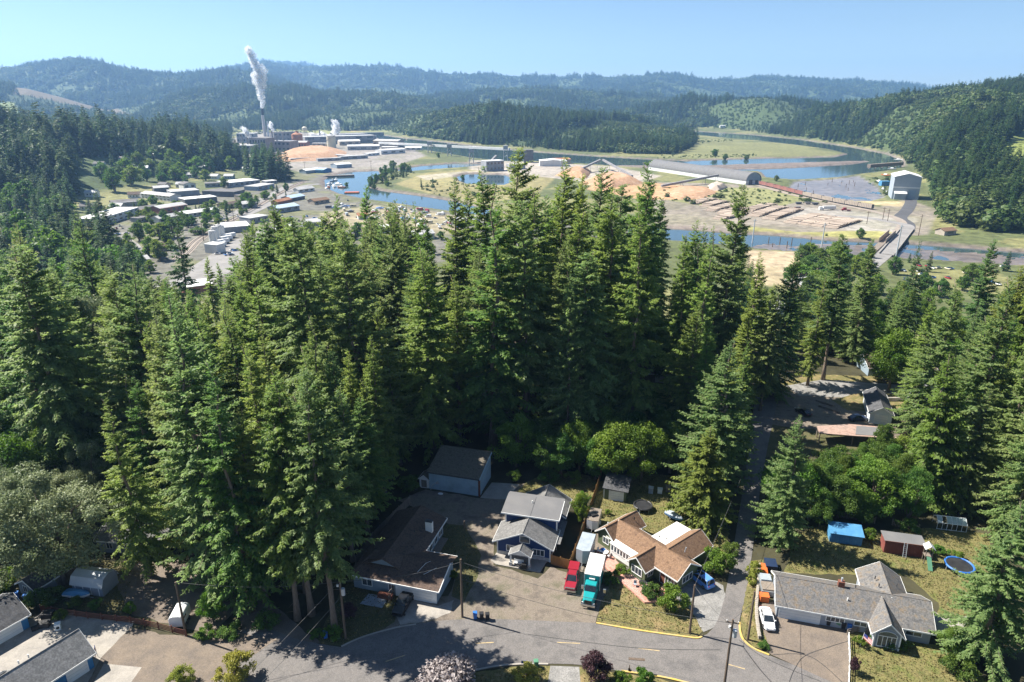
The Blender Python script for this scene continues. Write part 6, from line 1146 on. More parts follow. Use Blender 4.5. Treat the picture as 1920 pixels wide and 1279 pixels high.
for kind, px, py, Y, w, lab in [
 ('sil1', 62, 872, 91, 1.15, 'big pale grey-leaved willow overhanging the small white shed'),
 ('sil1', 8, 880, 94, 1.0, 'pale grey-leaved willow at the picture edge'),
 ('sil1', 150, 820, 108, 0.7, 'small silvery bush-like tree in the dark hollow'),
 ('sil1', 140, 540, 150, 0.8, 'silver grey alder among the spruces below the town'),
 ('sil1', 250, 575, 132, 0.6, 'slender silvery tree beside the wide-branched spruce'),
 ('map1', 1690, 612, 168, 0.9, 'round bright green maple behind the brown-roofed bungalow'),
 ('map2', 1090, 925, 108, 0.62, 'round leafy tree between the blue house and the wooden fence'),
 
]: tree_top(kind, px, py, Y, lab, None, w)

# shrubs and small garden trees
for kind, px, py, h, w, lab in [
 ('gld1', 440, 1276, 4.2, 1.0, 'bright yellow green shrub at the street end'), ('gld1', 345, 1285, 3.0, 0.9, 'small yellow green shrub beside the larger one at the street end'),
 ('pnk1', 845, 1305, 5.8, 1.15, 'pinkish grey smoke bush at the near street edge'), ('gld1', 985, 1276, 2.7, 1.1, 'round golden clipped shrub beside the gravel drive'),
 ('prp1', 1118, 1278, 4.6, 1.05, 'dark purple plum tree on the near verge'), ('bsh1', 1165, 1285, 2.4, 0.9, 'green rose shrub below the mailboxes'), ('bsh1', 1205, 1283, 2.6, 0.8, 'tall green shrub right of the mailboxes'),
 ('bsh1', 1258, 1140, 4.0, 1.0, 'round green shrub in the dry front lawn'), ('bsh2', 1218, 1116, 2.2, 1.1, 'dark shrub at the edge of the brick patio'), ('bsh1', 1165, 1078, 2.0, 1.2, 'bright green shrub beside the box truck'), ('bsh2', 1140, 1092, 1.6, 1.3, 'grey green flowering shrub beside the box truck shade'),
 ('bsh1', 1342, 1072, 4.4, 1.0, 'round green tree shrub beside the bright blue car'), ('bsh2', 1370, 1040, 2.2, 1.0, 'low bush on the lane edge behind the blue car'),
 ('bsh1', 850, 1085, 1.6, 0.9, 'bright fern-like shrub at the garage corner of the brown-roofed house'), ('prp1', 655, 1160, 2.8, 1.1, 'dark red maple shrub on the shaded lawn'), ('bsh1', 625, 1195, 2.0, 1.3, 'green shrub at the street bend beside the blue bin'), ('bsh1', 590, 1195, 1.4, 1.2, 'low fern clump under the bare-trunked conifers'), ('bsh2', 500, 1170, 2.0, 1.4, 'low shrub at the gravel track edge'), ('bsh1', 470, 1140, 1.6, 1.3, 'light green undergrowth bush below the near cluster'),
 ('map2', 400, 1165, 5.5, 0.8, 'round bright green tree between camper trailer and gravel track'), ('bsh1', 385, 1195, 1.8, 1.4, 'low green shrub beside the brown fence pole'), ('bsh2', 430, 1195, 1.7, 1.4, 'second low shrub at the corner of the gravel track'), ('bsh1', 245, 1150, 2.2, 0.7, 'thin young yellow green sapling beside the rail fence'),
 ('bsh1', 180, 1142, 1.8, 1.0, 'pale flowering shrub behind the rail fence'), ('bsh2', 140, 1135, 1.4, 1.2, 'low shrub before the covered boat'), ('bsh2', 95, 1128, 2.2, 1.4, 'dark shrub beside the small pale outbuilding'), ('bsh2', 72, 1130, 2.4, 1.2, 'dark bush beside the blue bins'), ('bsh1', 15, 1105, 4.0, 1.2, 'dense green shrub at the picture edge beside the outbuilding'), ('bsh2', 115, 1158, 1.5, 1.0, 'fern clump at the heap of black crates'),
 ('map2', 1778, 1230, 5.0, 0.75, 'bright green shrub tree at the ranch house corner'), ('bsh2', 1800, 1262, 3.0, 1.0, 'dark green shrub before the ranch house corner tree'), ('bsh2', 1660, 1205, 1.6, 1.5, 'flower bed shrub below the arched window'), ('bsh2', 1690, 1215, 1.3, 1.3, 'low dark shrub right of the arched window bed'), ('bsh1', 1612, 1210, 1.6, 0.9, 'shrub behind the striped lawn flag'), ('prp1', 1600, 1262, 2.6, 0.7, 'small dark tree on the ranch house front lawn'),
 ('gld1', 1411, 1078, 2.6, 0.8, 'yellow green columnar shrub on the lane verge'), ('gld1', 1408, 1096, 2.0, 0.7, 'second yellow green shrub on the lane verge'), ('bsh2', 1432, 1215, 1.0, 1.2, 'small weedy shrub at the driveway corner'),
 ('bsh1', 1628, 1012, 2.6, 0.8, 'pale shrub between blue shed and red shed'), ('bsh1', 1760, 1040, 1.8, 1.3, 'vine row shrub behind the play tower'), ('bsh1', 1790, 1048, 1.6, 1.3, 'second vine row shrub beside the trampoline'), ('bsh2', 1700, 992, 2.0, 1.4, 'shrub on the bank above the red shed'),
 ('bsh1', 1300, 1062, 2.2, 0.8, 'pale bush at the gable end of the olive house'), ('map2', 1092, 962, 4.6, 0.8, 'leafy garden tree crowding the wooden fence'), ('bsh1', 1140, 965, 1.2, 1.0, 'low garden shrub before the green shed'), ('bsh2', 1030, 900, 2.4, 1.3, 'dark shrub at the wood edge behind the blue house'), ('bsh1', 1075, 905, 2.6, 1.2, 'light shrub at the wood edge beside the fence end'), ('bsh1', 965, 900, 2.2, 1.2, 'shrub at the wood edge right of the shop'), ('bsh2', 770, 915, 2.6, 1.4, 'dark shrub left of the small arched shed'),
]:
    p = G(px, py); place_tree(kind, p.x, p.y, h, lab, None, w, z=0.0, cat='shrub' if kind[:3] in ('bsh', 'gld') else 'tree')

# grass blades and weeds over the lawns and road edges
def blades(name, label, polys, n, hr, mat):
    r = np.random.default_rng(8); pts = []
    for poly in polys:
        P = np.array([G(*q)[:2] for q in poly]); a, b = P.min(0), P.max(0); k = 0; area = (b[0] - a[0]) * (b[1] - a[1]); m_ = int(area * n); X = r.uniform(a[0], b[0], m_); Y = r.uniform(a[1], b[1], m_); q = sdist(P, X, Y) > 0.1; pts.append(np.stack([X[q], Y[q], np.full(q.sum(), 0.03)], -1))
    B = np.concatenate(pts); k = len(B); dv = unit(r.normal(0, .6, (k, 3)) * np.array([1, 1, 0]) + np.array([0, 0, 1.0])); sd_ = unit(np.cross(dv, r.normal(0, 1, (k, 3)))); ln = r.uniform(hr[0], hr[1], k); v, f = kites(B, dv, sd_, ln, ln * r.uniform(.5, .9, k), .2)
    me = quads_mesh(name, v, f, mat, r.uniform(0, 1, k)); o = bpy.data.objects.new(name, me); C.objects.link(o); tag(o, label, 'grass', kind='stuff'); return k
GRS = leafmat('grass_blades', (.085, .10, .03), (.24, .20, .085), .0, .3)
print('blades', blades('grass', 'short summer grass on the lawns and verges', [
 [(1119,1164),(1128,1128),(1150,1085),(1200,1095),(1250,1115),(1290,1135),(1322,1180),(1306,1192),(1200,1181)], [(1098,985),(1120,905),(1190,885),(1290,895),(1330,960),(1366,1000),(1352,1060),(1330,1068),(1290,1030),(1180,1000)],
 [(1594,1188),(1640,1182),(1720,1202),(1790,1222),(1890,1310),(1594,1310)], [(1472,1073),(1490,1005),(1540,985),(1640,995),(1730,990),(1850,1000),(1885,1100),(1820,1185),(1762,1190),(1760,1130),(1700,1080),(1600,1076)],
 [(1398,1122),(1412,1052),(1430,1050),(1422,1100),(1416,1150),(1442,1220),(1412,1211),(1394,1190)], [(830,1286),(884,1264),(985,1251),(1030,1251),(1022,1310),(830,1310)], [(1092,1253),(1240,1276),(1330,1302),(1330,1310),(1095,1310)],
 [(838,984),(872,987),(900,1040),(893,1085),(870,1128),(847,1116),(864,1056),(802,1042)], [(592,1203),(632,1132),(657,1087),(743,1117),(740,1163),(700,1188),(642,1210)], [(962,935),(985,907),(1040,882),(1118,896),(1108,930),(1075,940)], [(60,1062),(150,1042),(258,1062),(228,1148),(82,1136)]], 11, (.12, .34), GRS))
def logmat():
    m, nt, out = newmat('log_bark'); b = nd(nt, 'ShaderNodeBsdfPrincipled'); b.inputs['Roughness'].default_value = .9; nt.links.new(b.outputs[0], out.inputs[0]); g = nd(nt, 'ShaderNodeNewGeometry')
    nt.links.new(ramp(nt, g.outputs['Random Per Island'], [(0.0, (.13, .10, .08)), (.35, (.30, .235, .185)), (.7, (.46, .38, .31)), (1.0, (.60, .50, .40))]), b.inputs['Base Color'])
# ---------------------------------------------------------------- the valley: town, mill, yards, river works
pm('wall_white', (.66, .66, .64), (.56, .56, .55), .15, .7); pm('wall_grey', (.32, .33, .35), (.25, .26, .28), .12, .7); pm('wall_dark', (.09, .095, .11), (.14, .14, .15), .15, .7); pm('wall_brick', (.26, .11, .085), (.34, .16, .12), .2, .85); pm('wall_tan', (.42, .36, .29), (.34, .29, .24), .15, .8); pm('wall_bluegrey', (.22, .29, .36), (.28, .34, .40), .15, .7); pm('roof_white', (.74, .74, .72), (.62, .61, .59), .12, .6); pm('roof_light', (.46, .45, .44), (.36, .36, .35), .12, .7); pm('roof_darkgrey', (.11, .105, .105), (.16, .15, .145), .12, .85); pm('roof_paleblue', (.42, .52, .62), (.36, .46, .56), .12, .5); pm('rust', (.28, .105, .05), (.40, .20, .11), .12, .8); pm('chips', (.46, .285, .175), (.36, .21, .12), .06, .95, .6, c3=(.50, .34, .225), bscale=.35, fine=(.35, .2)); pm('industrial', (.27, .265, .27), (.19, .185, .19), .08, .7); pm('stack_concrete', (.52, .48, .45), (.44, .40, .38), .05, .8); pm('tank_cream', (.62, .56, .42), (.55, .50, .38), .1, .6)
pm('rail_steel', (.20, .17, .15), (.27, .24, .21), .3, .6); pm('ballast', (.24, .20, .165), (.31, .265, .22), .2, .95, world_pos=True); logmat(); pm('wagon_red', (.24, .095, .08), (.30, .15, .125), .15, .7); pm('wagon_tan', (.37, .31, .25), (.30, .25, .20), .15, .8)
def tb(name, label, cat, a, b, h, depth, wall, roof, style='flat', wins=0, rows=1, group=None, z=LOW, rise=2.0, door=False):
    """a building in the valley: its front foot from photo point a to b, height and depth in metres"""
    A, B = G(a[0], a[1], z), G(b[0], b[1], z); d = B - A; Lh = d.length; t = thing(name, label, cat, (A.x, A.y, z), math.atan2(d.y, d.x), group)
    if style == 'flat':
        MB().box(0, Lh, 0, depth, -.5, h).build('wall', wall, t); MB().box(-.25, Lh + .25, -.25, depth + .25, h, h + .35).build('roof', roof, t)
    elif style in ('x', 'y'):
        gable_wall(t, 0, Lh, 0, depth, h, h + rise - .2, style, wall, -.5); mb = MB(); [mb.slab(q, .3) for q in pts_gable(-.6, Lh + .6, -.6, depth + .6, h - .15, h + rise, style)]; mb.build('roof', roof, t)
    elif style == 'arch':
        n = 10; pr = [(depth / 2 - depth / 2 * math.cos(math.pi * k / n), h + rise * math.sin(math.pi * k / n)) for k in range(n + 1)]; MB().xprism([(0, -.5)] + [(depth, -.5)] + pr[::-1], 0, Lh).build('wall', wall, t); rf = MB(); q = [(y * 1.01 - depth * .005, zz + .25) for y, zz in pr]; rf.xprism(q + [(y, zz - .2) for y, zz in q[::-1]], -.4, Lh + .4); rf.build('roof', roof, t)
    if wins:
        for r_ in range(rows):
            for k in range(wins):
                x = Lh * (k + .5) / wins; zz = h * (r_ + .55) / rows; w_ = Lh / wins * .5; hh = h / rows * .4; o = MB().box(x - w_ / 2, x + w_ / 2, -.12, .02, zz - hh / 2, zz + hh / 2).build('window', GLASS, t)
    if door: MB().box(Lh * .6, Lh * .85, -.15, .02, 0, h * .62).build('door', 'wall_grey', t)
    return t
# ---- town blocks
for row in [
 ('shop_building', 'long white two-storey building with window rows at the road bend', 'building', (190,425), (262,402), 7, 22, 'wall_white', 'roof_white', 'flat', 7, 2),
 ('shop_building', 'grey hip-roofed hall behind the long white two-storey building', 'building', (212,390), (262,386), 5, 20, 'wall_grey', 'roof_darkgrey', 'x', 0, 1),
 ('shop_building', 'low red-walled building with dark roof in the town row', 'building', (266,402), (310,395), 4.5, 20, 'wall_brick', 'roof_darkgrey', 'x', 4, 1),
 ('shop_building', 'brick building with grey roof beside the dark flat-roofed store', 'building', (302,402), (352,394), 6, 18, 'wall_brick', 'roof_light', 'x', 5, 1),
 ('shop_building', 'dark flat-roofed store with white roof in the town row', 'building', (348,385), (408,379), 6, 20, 'wall_dark', 'roof_white', 'flat', 0, 1),
 ('shop_building', 'low white office with dark windows beside the railway', 'building', (345,409), (412,400), 4, 13, 'wall_white', 'roof_white', 'x', 8, 1),
 ('shop_building', 'white motel-like block with two window rows below the round tree', 'building', (265,372), (320,378), 6, 14, 'wall_white', 'roof_light', 'x', 8, 2),
 ('shop_building', 'grey store block behind the brick building', 'building', (322,370), (375,366), 6, 24, 'wall_grey', 'roof_light', 'flat', 0, 1),
 ('shop_building', 'long brown flat-roofed row on the shaded street', 'building', (380,368), (440,370), 6, 22, 'wall_dark', 'roof_darkgrey', 'flat', 0, 1),
 ('shop_building', 'long white-roofed hall at the far end of the town row', 'building', (430,352), (488,346), 6, 30, 'wall_grey', 'roof_white', 'flat', 6, 1),
 ('shop_building', 'white-roofed shop beside the tracks at the town edge', 'building', (483,358), (515,352), 5, 20, 'wall_bluegrey', 'roof_light', 'flat', 3, 1),
 ('shop_building', 'pale blue metal-roofed store behind the conifer tips', 'building', (522,400), (562,394), 5, 18, 'wall_grey', 'roof_paleblue', 'x', 3, 1),
 ('shop_building', 'small pale blue roofed pavilion beside the boat yard', 'building', (546,378), (572,373), 4, 14, 'wall_dark', 'roof_paleblue', 'x', 0, 1),
 ('shop_building', 'red-roofed shed beside the pale blue pavilion', 'building', (520,384), (548,378), 3, 8, 'wall_brick', 'rust', 'x', 0, 1),
 ('shop_building', 'wide white-roofed hall beside the white tanks', 'building', (420,438), (470,434), 5, 26, 'wall_grey', 'roof_white', 'flat', 0, 1),
 ('shop_building', 'white cube building at the edge of the paved lot', 'building', (385,474), (408,476), 6.5, 9, 'wall_white', 'roof_white', 'flat', 0, 1),
 ('shop_building', 'pale hipped kiosk roof beside the shaded street', 'building', (256,498), (282,494), 3.5, 11, 'wall_grey', 'roof_light', 'x', 0, 1),
 ('shop_building', 'white-roofed warehouse half hidden below the stand', 'building', (345,556), (402,548), 5, 16, 'wall_brick', 'roof_white', 'flat', 0, 1),
 ('shop_building', 'grey gabled store beyond the level crossing', 'building', (455,392), (482,388), 5, 14, 'wall_grey', 'roof_light', 'x', 3, 1),
 ('shop_building', 'small tan store beside the tracks below the long hall', 'building', (452,376), (474,373), 5, 12, 'wall_tan', 'roof_darkgrey', 'flat', 3, 1),
 ('shop_building', 'dark gabled hall above the brick building', 'building', (290,362), (318,360), 6, 14, 'wall_dark', 'roof_light', 'x', 2, 1),
 ('shop_building', 'white gabled church-like house above the grey store block', 'building', (345,356), (368,354), 7, 16, 'wall_white', 'roof_darkgrey', 'y', 2, 1),
 ('shop_building', 'low grey row above the long brown row', 'building', (385,352), (428,350), 5, 16, 'wall_grey', 'roof_darkgrey', 'flat', 4, 1),
 ('shop_building', 'pale store at the far crossing beside the clump', 'building', (520,338), (546,336), 5, 16, 'wall_white', 'roof_light', 'flat', 2, 1),
 ('shop_building', 'brown-roofed workshop inside the road bend', 'building', (300,472), (326,468), 4, 12, 'wall_tan', 'roof_brown', 'x', 2, 1),
 ('shop_building', 'grey depot before the boat yard', 'building', (575,428), (612,424), 5, 14, 'wall_grey', 'roof_light', 'x', 3, 1),
 ('shop_building', 'red-roofed hut in the middle of the boat yard', 'building', (672,412), (690,411), 4, 9, 'wall_white', 'rust', 'x', 1, 1),
 ('shop_building', 'long white shed at the spit end of the boat yard', 'building', (700,440), (750,436), 5, 12, 'wall_white', 'roof_white', 'x', 4, 1),
 ('shop_building', 'grey shed below the tidal pond', 'building', (860,425), (900,420), 5, 14, 'wall_grey', 'roof_light', 'x', 2, 1),
 ('boat_shed', 'white-roofed quay shed beside the boat basin', 'shed', (574,326), (602,323), 5, 16, 'wall_bluegrey', 'roof_white', 'x', 0, 1),
 ('boat_shed', 'blue gable-ended quay shed beside the boat basin', 'shed', (606,325), (622,322), 5, 14, 'siding_bright_blue', 'roof_paleblue', 'y', 0, 1),
 ('boat_shed', 'pale blue quay warehouse at the head of the basin', 'shed', (632,316), (660,314), 6, 22, 'wall_bluegrey', 'roof_white', 'x', 0, 1),
]: tb(*row)
for k, (px, py, rz, wl, rf, lab) in enumerate([(172,325,10,'wall_bluegrey','roof_light','pale blue house on the wooded town slope'),(228,335,-12,'wall_white','roof_darkgrey','white house left of the big round tree'),(285,322,5,'wall_white','roof_white','house with long white roof above the big round tree'),(296,352,-20,'wall_tan','roof_darkgrey','tan house right of the big round tree'),(330,352,8,'wall_grey','roof_light','grey-roofed house between street trees'),(402,315,0,'wall_white','roof_light','pale house among the conifers above the long hall'),(455,322,15,'wall_white','roof_white','white house at the foot of the dark conifer clump'),(20,330,5,'wall_grey','roof_light','lone grey house on the slope at the picture edge'),(60,395,-8,'wall_tan','roof_darkgrey','tan house under the slope conifers'),(150,395,10,'wall_white','roof_darkgrey','white house above the long white building'),(118,352,0,'wall_grey','roof_darkgrey','dark-roofed house in the middle of the slope trees'),(350,335,-5,'wall_white','roof_light','small white house behind the street trees'),(250,312,8,'wall_white','roof_light','white house just under the dark slope wood'),(210,308,-6,'wall_tan','roof_darkgrey','tan house under the dark slope wood'),(182,345,4,'wall_white','roof_darkgrey','white house with dark roof low on the town slope'),(262,338,12,'wall_grey','roof_white','pale-roofed grey house behind the big round tree'),(312,338,-8,'wall_white','roof_brown','white house with brown roof among street trees'),(372,326,3,'wall_tan','roof_light','tan house above the church-like house'),(392,336,-10,'wall_white','roof_light','white house left of the long white-roofed hall'),(160,372,6,'wall_white','roof_light','white house at the top of the shaded slope'),(205,395,-4,'wall_grey','roof_light','grey house above the long white two-storey building'),(240,372,9,'wall_white','roof_brown','white house with brown roof behind the grey hip-roofed hall'),(420,336,2,'wall_bluegrey','roof_light','blue grey house beside the clump')]):
    p = GL(px, py); z = gz(p.x, p.y); t = thing('house', lab, 'house', (p.x, p.y, z), R(rz)); gable_wall(t, 0, 13, 0, 9, 4.5, 6.8, 'x', wl, -1.5); mb = MB(); [mb.slab(q, .3) for q in pts_gable(-.6, 13.6, -.6, 9.6, 4.4, 7.2, 'x')]; mb.build('roof', rf, t)
    for x in (3, 6.5, 10): MB().box(x - .7, x + .7, -.1, .02, 1.6, 3.2).build('window', GLASS, t)
# ---- railway and roads
def strip(name, mat, pts, w, z, off=0.06):
    P = [Vector((p.x, p.y, 0)) for p in curve([GL(*p) for p in pts], 6)]
    lft = []; rgt = []
    for i, p in enumerate(P):
        d = (P[min(i + 1, len(P) - 1)] - P[max(i - 1, 0)]).normalized(); s = Vector((-d.y, d.x, 0)) * w / 2; lft.append(p + s); rgt.append(p - s)
    mb = MB(); n = len(P); mb.add([(p.x, p.y, z + off) for p in lft] + [(p.x, p.y, z + off) for p in rgt], [(i, n + i, n + i + 1, i + 1) for i in range(n - 1)]); o = mb.build(name, mat); o['kind'] = 'structure'; return P
pm('road_grey', (.20, .19, .18), (.27, .255, .24), .1, .9, world_pos=True); pm('road_black', (.07, .07, .075), (.095, .095, .10), .1, .9, world_pos=True)
TR = strip('railway', 'ballast', [(330,490),(352,470),(372,450),(410,428),(440,410),(480,390),(530,360),(570,340)], 9, LOW, .12)
for off in (-2.9, -1.5, 1.5, 2.9):
    mb = MB(); mb.tube([p + Vector((-(TR[min(i + 1, len(TR) - 1)] - TR[max(i - 1, 0)]).normalized().y, (TR[min(i + 1, len(TR) - 1)] - TR[max(i - 1, 0)]).normalized().x, 0)) * off + Vector((0, 0, LOW + .3)) for i, p in enumerate(TR)], .16, 4); o = mb.build('railway_track', 'rail_steel'); o['kind'] = 'structure'
strip('road', 'road_grey', [(300,540),(360,520),(420,505),(450,480),(470,455),(520,425),(600,420)], 16, LOW, .09)
strip('road', 'road_grey', [(195,520),(225,495),(255,470),(235,450),(218,440),(300,430),(400,415),(450,395),(500,370),(545,345)], 9, LOW, .15)
strip('road', 'road_grey', [(600,345),(560,352),(500,385),(450,408)], 11, LOW, .19)
sheet('paved_lot', 'road_grey', [GL(*p) for p in ((360,500),(395,478),(440,450),(480,440),(500,460),(440,505),(390,535),(350,530))], LOW + .07)
strip('road', 'road_black', [(1700,365),(1708,378),(1700,395),(1688,408),(1702,420),(1700,432)], 12, LOW, .12)
strip('road', 'road_grey', [(1560,405),(1620,408),(1680,418),(1702,425),(1690,440),(1660,475),(1630,500)], 11, LOW, .16)
strip('railway', 'ballast', [(1330,330),(1410,345),(1480,364),(1560,381),(1640,397),(1690,415),(1680,440)], 8, LOW, .14)
# ---- the mill
tb_m = [((428,288),(470,289),17,30,'wall_grey','roof_light','flat'),((470,286),(500,287),30,30,'industrial','roof_darkgrey','flat'),((498,284),(545,285),22,35,'industrial','industrial','flat'),((545,281),(575,281),16,30,'wall_brick','roof_light','x'),((573,272),(705,268),19,45,'industrial','roof_light','flat'),((585,277),(612,277),10,18,'wall_tan','roof_light','flat'),((637,273),(676,272),10,30,'wall_tan','roof_white','x'),((690,268),(704,268),18,20,'wall_bluegrey','roof_light','flat'),((700,276),(746,277),15,36,'wall_tan','roof_light','x'),((715,283),(745,283),8,20,'wall_tan','roof_white','flat'),((652,282),(712,281),8,25,'wall_grey','roof_white','arch'),((445,268),(478,268),24,26,'wall_grey','roof_white','flat'),((515,268),(560,266),26,26,'industrial','roof_darkgrey','flat'),((545,303),(592,300),5,12,'wall_grey','roof_white','flat'),((596,303),(640,301),5,10,'wall_grey','roof_light','flat'),((610,295),(655,298),6,12,'wall_tan','roof_light','flat'),((690,293),(712,291),5,12,'wall_white','roof_white','flat'),((715,290),(760,287),7,22,'wall_white','roof_white','arch'),((600,262),(690,258),12,30,'wall_bluegrey','roof_light','flat'),((640,256),(720,254),9,25,'industrial','roof_darkgrey','flat')]
ML_ = ['pale mill hall behind the dark conifer clump','tall dark boiler house under the smoke stack','broad dark process hall right of the boiler house','brick-walled mill house beside the rust silo','very long grey machine hall behind the silos','small tan mill office between the two silos','tan shed with white roof right of the cream silo','pale blue mill block near the far slough','tan warehouse with grey roof nearest the river','low white-roofed annex before the tan warehouse','long white arched shed in the mill yard','white-roofed mill block left of the stack','dark rooftop plant hall right of the stack','long white row shed before the chip mound','second white row shed beside the chip mound','tan store at the foot of the chip mound','small white block beside the arched shed','long white arched shed beside the river conveyor','pale blue hall behind the machine hall','farthest dark mill hall by the green field']
for row, lab in zip(tb_m, ML_): tb('mill_building', lab, 'mill building', row[0], row[1], row[2], row[3], row[4], row[5], row[6], wins=6 if row[2] > 12 else 3, rows=2 if row[2] > 16 else 1, rise=3)
def tank(label, px, py, r, h, mat, name='silo', cat='silo', cone=.35, z=LOW):
    p = GL(px, py); t = thing(name, label, cat, (p.x, p.y + r, z)); MB().cyl(0, 0, -.5, h, r, n=20).build('shell', mat, t, smooth=False); MB().tube([(0, 0, h), (0, 0, h + r * cone), (0, 0, h + r * (cone + .25))], [r * 1.02, r * .25, r * .22], 20).build('roof', 'roof_light' if mat != 'rust' else 'rust', t); MB().tube([(r * 1.02 * math.cos(a), r * 1.02 * math.sin(a), h * (k / 24)) for k, a in enumerate([k_ * .25 for k_ in range(25)])], r * .03, 4).build('stair', 'industrial', t); return t
tank('rust brown domed chip silo beside the chip mound', 556, 277, 12.5, 30, 'rust'); tank('cream domed chip silo beside the chip mound', 620, 278, 10.5, 28, 'tank_cream')
p = GL(573, 262); wt = thing('water_tower', 'pale water tower on legs behind the machine hall', 'water tower', (p.x, p.y, LOW)); MB().tube([(0, 0, 24), (0, 0, 26), (0, 0, 33), (0, 0, 36)], [3, 7, 7, 2], 14).build('tank', 'tank_cream', wt)
for k in range(4): MB().tube([(7 * math.cos(k * 1.57), 7 * math.sin(k * 1.57), 0), (5 * math.cos(k * 1.57), 5 * math.sin(k * 1.57), 26)], .6, 5).build('leg', 'tank_cream', wt)
YS = GL(497, 256).y; s0 = AY(497, 256, YS); s1 = AY(492.5, 216, YS); s2 = AY(491.5, 203, YS)
sk_ = thing('smoke_stack', 'tall pale mill smoke stack with black top', 'smoke stack', s0); MB().tube([(0, 0, -2), tuple(s1 - s0)], [5.2, 3.9], 16).build('shaft', 'stack_concrete', sk_); MB().tube([tuple(s1 - s0 + Vector((0, 0, .2))), tuple(s2 - s0)], [4.2, 4.0], 16).build('black_top', 'black_plastic', sk_); MB().tube([(10, 0, 0), (12, 0, (s1 - s0).z * .7)], [3, 2.4], 10).build('flue', 'wall_white', sk_)
for k, (px, py, h) in enumerate(((455,286,38),(465,286,30),(520,284,34),(532,284,40),(600,268,32),(512,284,44))):
    p = GL(px, py); tag(MB().cyl(0, 0, 0, h, 2.2, 1.6, 10).build('vent_stack', 'industrial'), 'slim steel vent stack rising from the mill roofs', 'vent stack', 'vent stacks of the mill').location = (p.x, p.y + 6, LOW)
# chip mounds
def mound(label, pts, h, seed, name='chip_pile', mat='chips', cat='chip pile', ridge=.5):
    P = polyworld(pts, LOW); x0, y0 = P.min(0); x1, y1 = P.max(0); nx, ny = 46, 40; X, Y = np.meshgrid(np.linspace(x0, x1, nx), np.linspace(y0, y1, ny)); s = sdist(P, X, Y); mxs = s.max(); Z = h * np.clip(s / (mxs * ridge), 0, 1) ** .85 * (.75 + .5 * fbm(X / (mxs * .9), Y / (mxs * .9), 3, seed)) - np.where(s < 0, 1.0, 0); mb = MB(); mb.v = [(float(a), float(b), float(LOW + c)) for a, b, c in zip(X.ravel(), Y.ravel(), Z.ravel())]; mb.f = [(j * nx + i, j * nx + i + 1, (j + 1) * nx + i + 1, (j + 1) * nx + i) for j in range(ny - 1) for i in range(nx - 1) if s[j:j + 2, i:i + 2].max() > -2]; return tag(mb.build(name, mat, smooth=True), label, cat)
mound('huge orange wood chip mound in the mill yard', [(495,302),(520,290),(560,283),(620,281),(650,285),(648,296),(600,301),(540,304)], 12, 3); mound('orange chip mound under the conveyors left of the long shed', [(1085,345),(1110,332),(1150,328),(1190,334),(1210,345),(1150,352)], 9, 4); mound('low orange chip spread before the long curved-roof shed', [(1250,365),(1270,350),(1330,352),(1345,362),(1320,372),(1270,374)], 3.5, 5); mound('small brown bark heap at the end of the inclined conveyor', [(1325,350),(1345,346),(1365,352),(1350,358),(1330,357)], 6, 6, mat='log_bark', name='bark_heap', cat='heap'); mound('orange hog fuel mound behind the conifer tips', [(1040,330),(1075,318),(1110,322),(1100,335)], 9, 8)
# conveyors
def conveyor(label, a, b, za, zb, w, legs, mat='industrial', name='conveyor'):
    A, B = GL(*a), GL(*b); A.z += za; B.z += zb; t = thing(name, label, 'conveyor', A); d = B - A; s = Vector((-d.y, d.x, 0)).normalized() * w / 2; o = Vector((0, 0, w * .9)); MB().hexa([-s, s, d + s, d - s, -s + o, s + o, d + s + o, d - s + o]).build('gallery', mat, t)
    for f in legs:
        q = d * f
        for sg in (-1, 1): MB().tube([q + s * sg, Vector((q.x + s.x * sg * 2, q.y + s.y * sg * 2, -A.z + LOW))], w * .09, 4).build('leg', mat, t)
    return t
t = conveyor('long pale conveyor bridge crossing the river on lattice towers', (712,280), (955,296), 12, 14, 5, [], 'wall_white', 'conveyor_bridge')
for k, (px, py) in enumerate(((806,287),(843,293),(884,304),(948,297))):
    p = GL(px, py); q = thing('lattice_tower', ['first lattice tower of the conveyor bridge from the mill', 'second lattice tower of the conveyor bridge from the mill', 'third lattice tower standing in the river mud', 'last lattice tower beside the grey bin house'][k], 'tower', (p.x, p.y, LOW - 3))
    for x in (-4, 4):
        for y in (-4, 4): MB().tube([(x, y, 0), (x * .8, y * .8, 24)], .6, 4).build('leg', 'steel_grey', q)
    for zz in (5, 11, 17): MB().tube([(-4, -4, zz), (4, -4, zz + 5), (4, 4, zz), (-4, 4, zz + 5), (-4, -4, zz)], .35, 3).build('brace', 'steel_grey', q)
    MB().box(-4.5, 4.5, -4.5, 4.5, 20, 27).build('head_house', 'wall_grey', q)
conveyor('inclined conveyor rising before the long curved-roof shed', (1240,352), (1345,343), 1, 9, 3, [.35, .75, .98]); conveyor('short inclined conveyor above the left chip mound', (1070,330), (1125,318), 2, 14, 3, [.6, .95]); conveyor('descending conveyor right of the left chip mound', (1130,318), (1185,336), 14, 3, 3, [.2, .6]); conveyor('steep conveyor beside the grey bin house', (905,322), (930,312), 2, 16, 3, [.9])
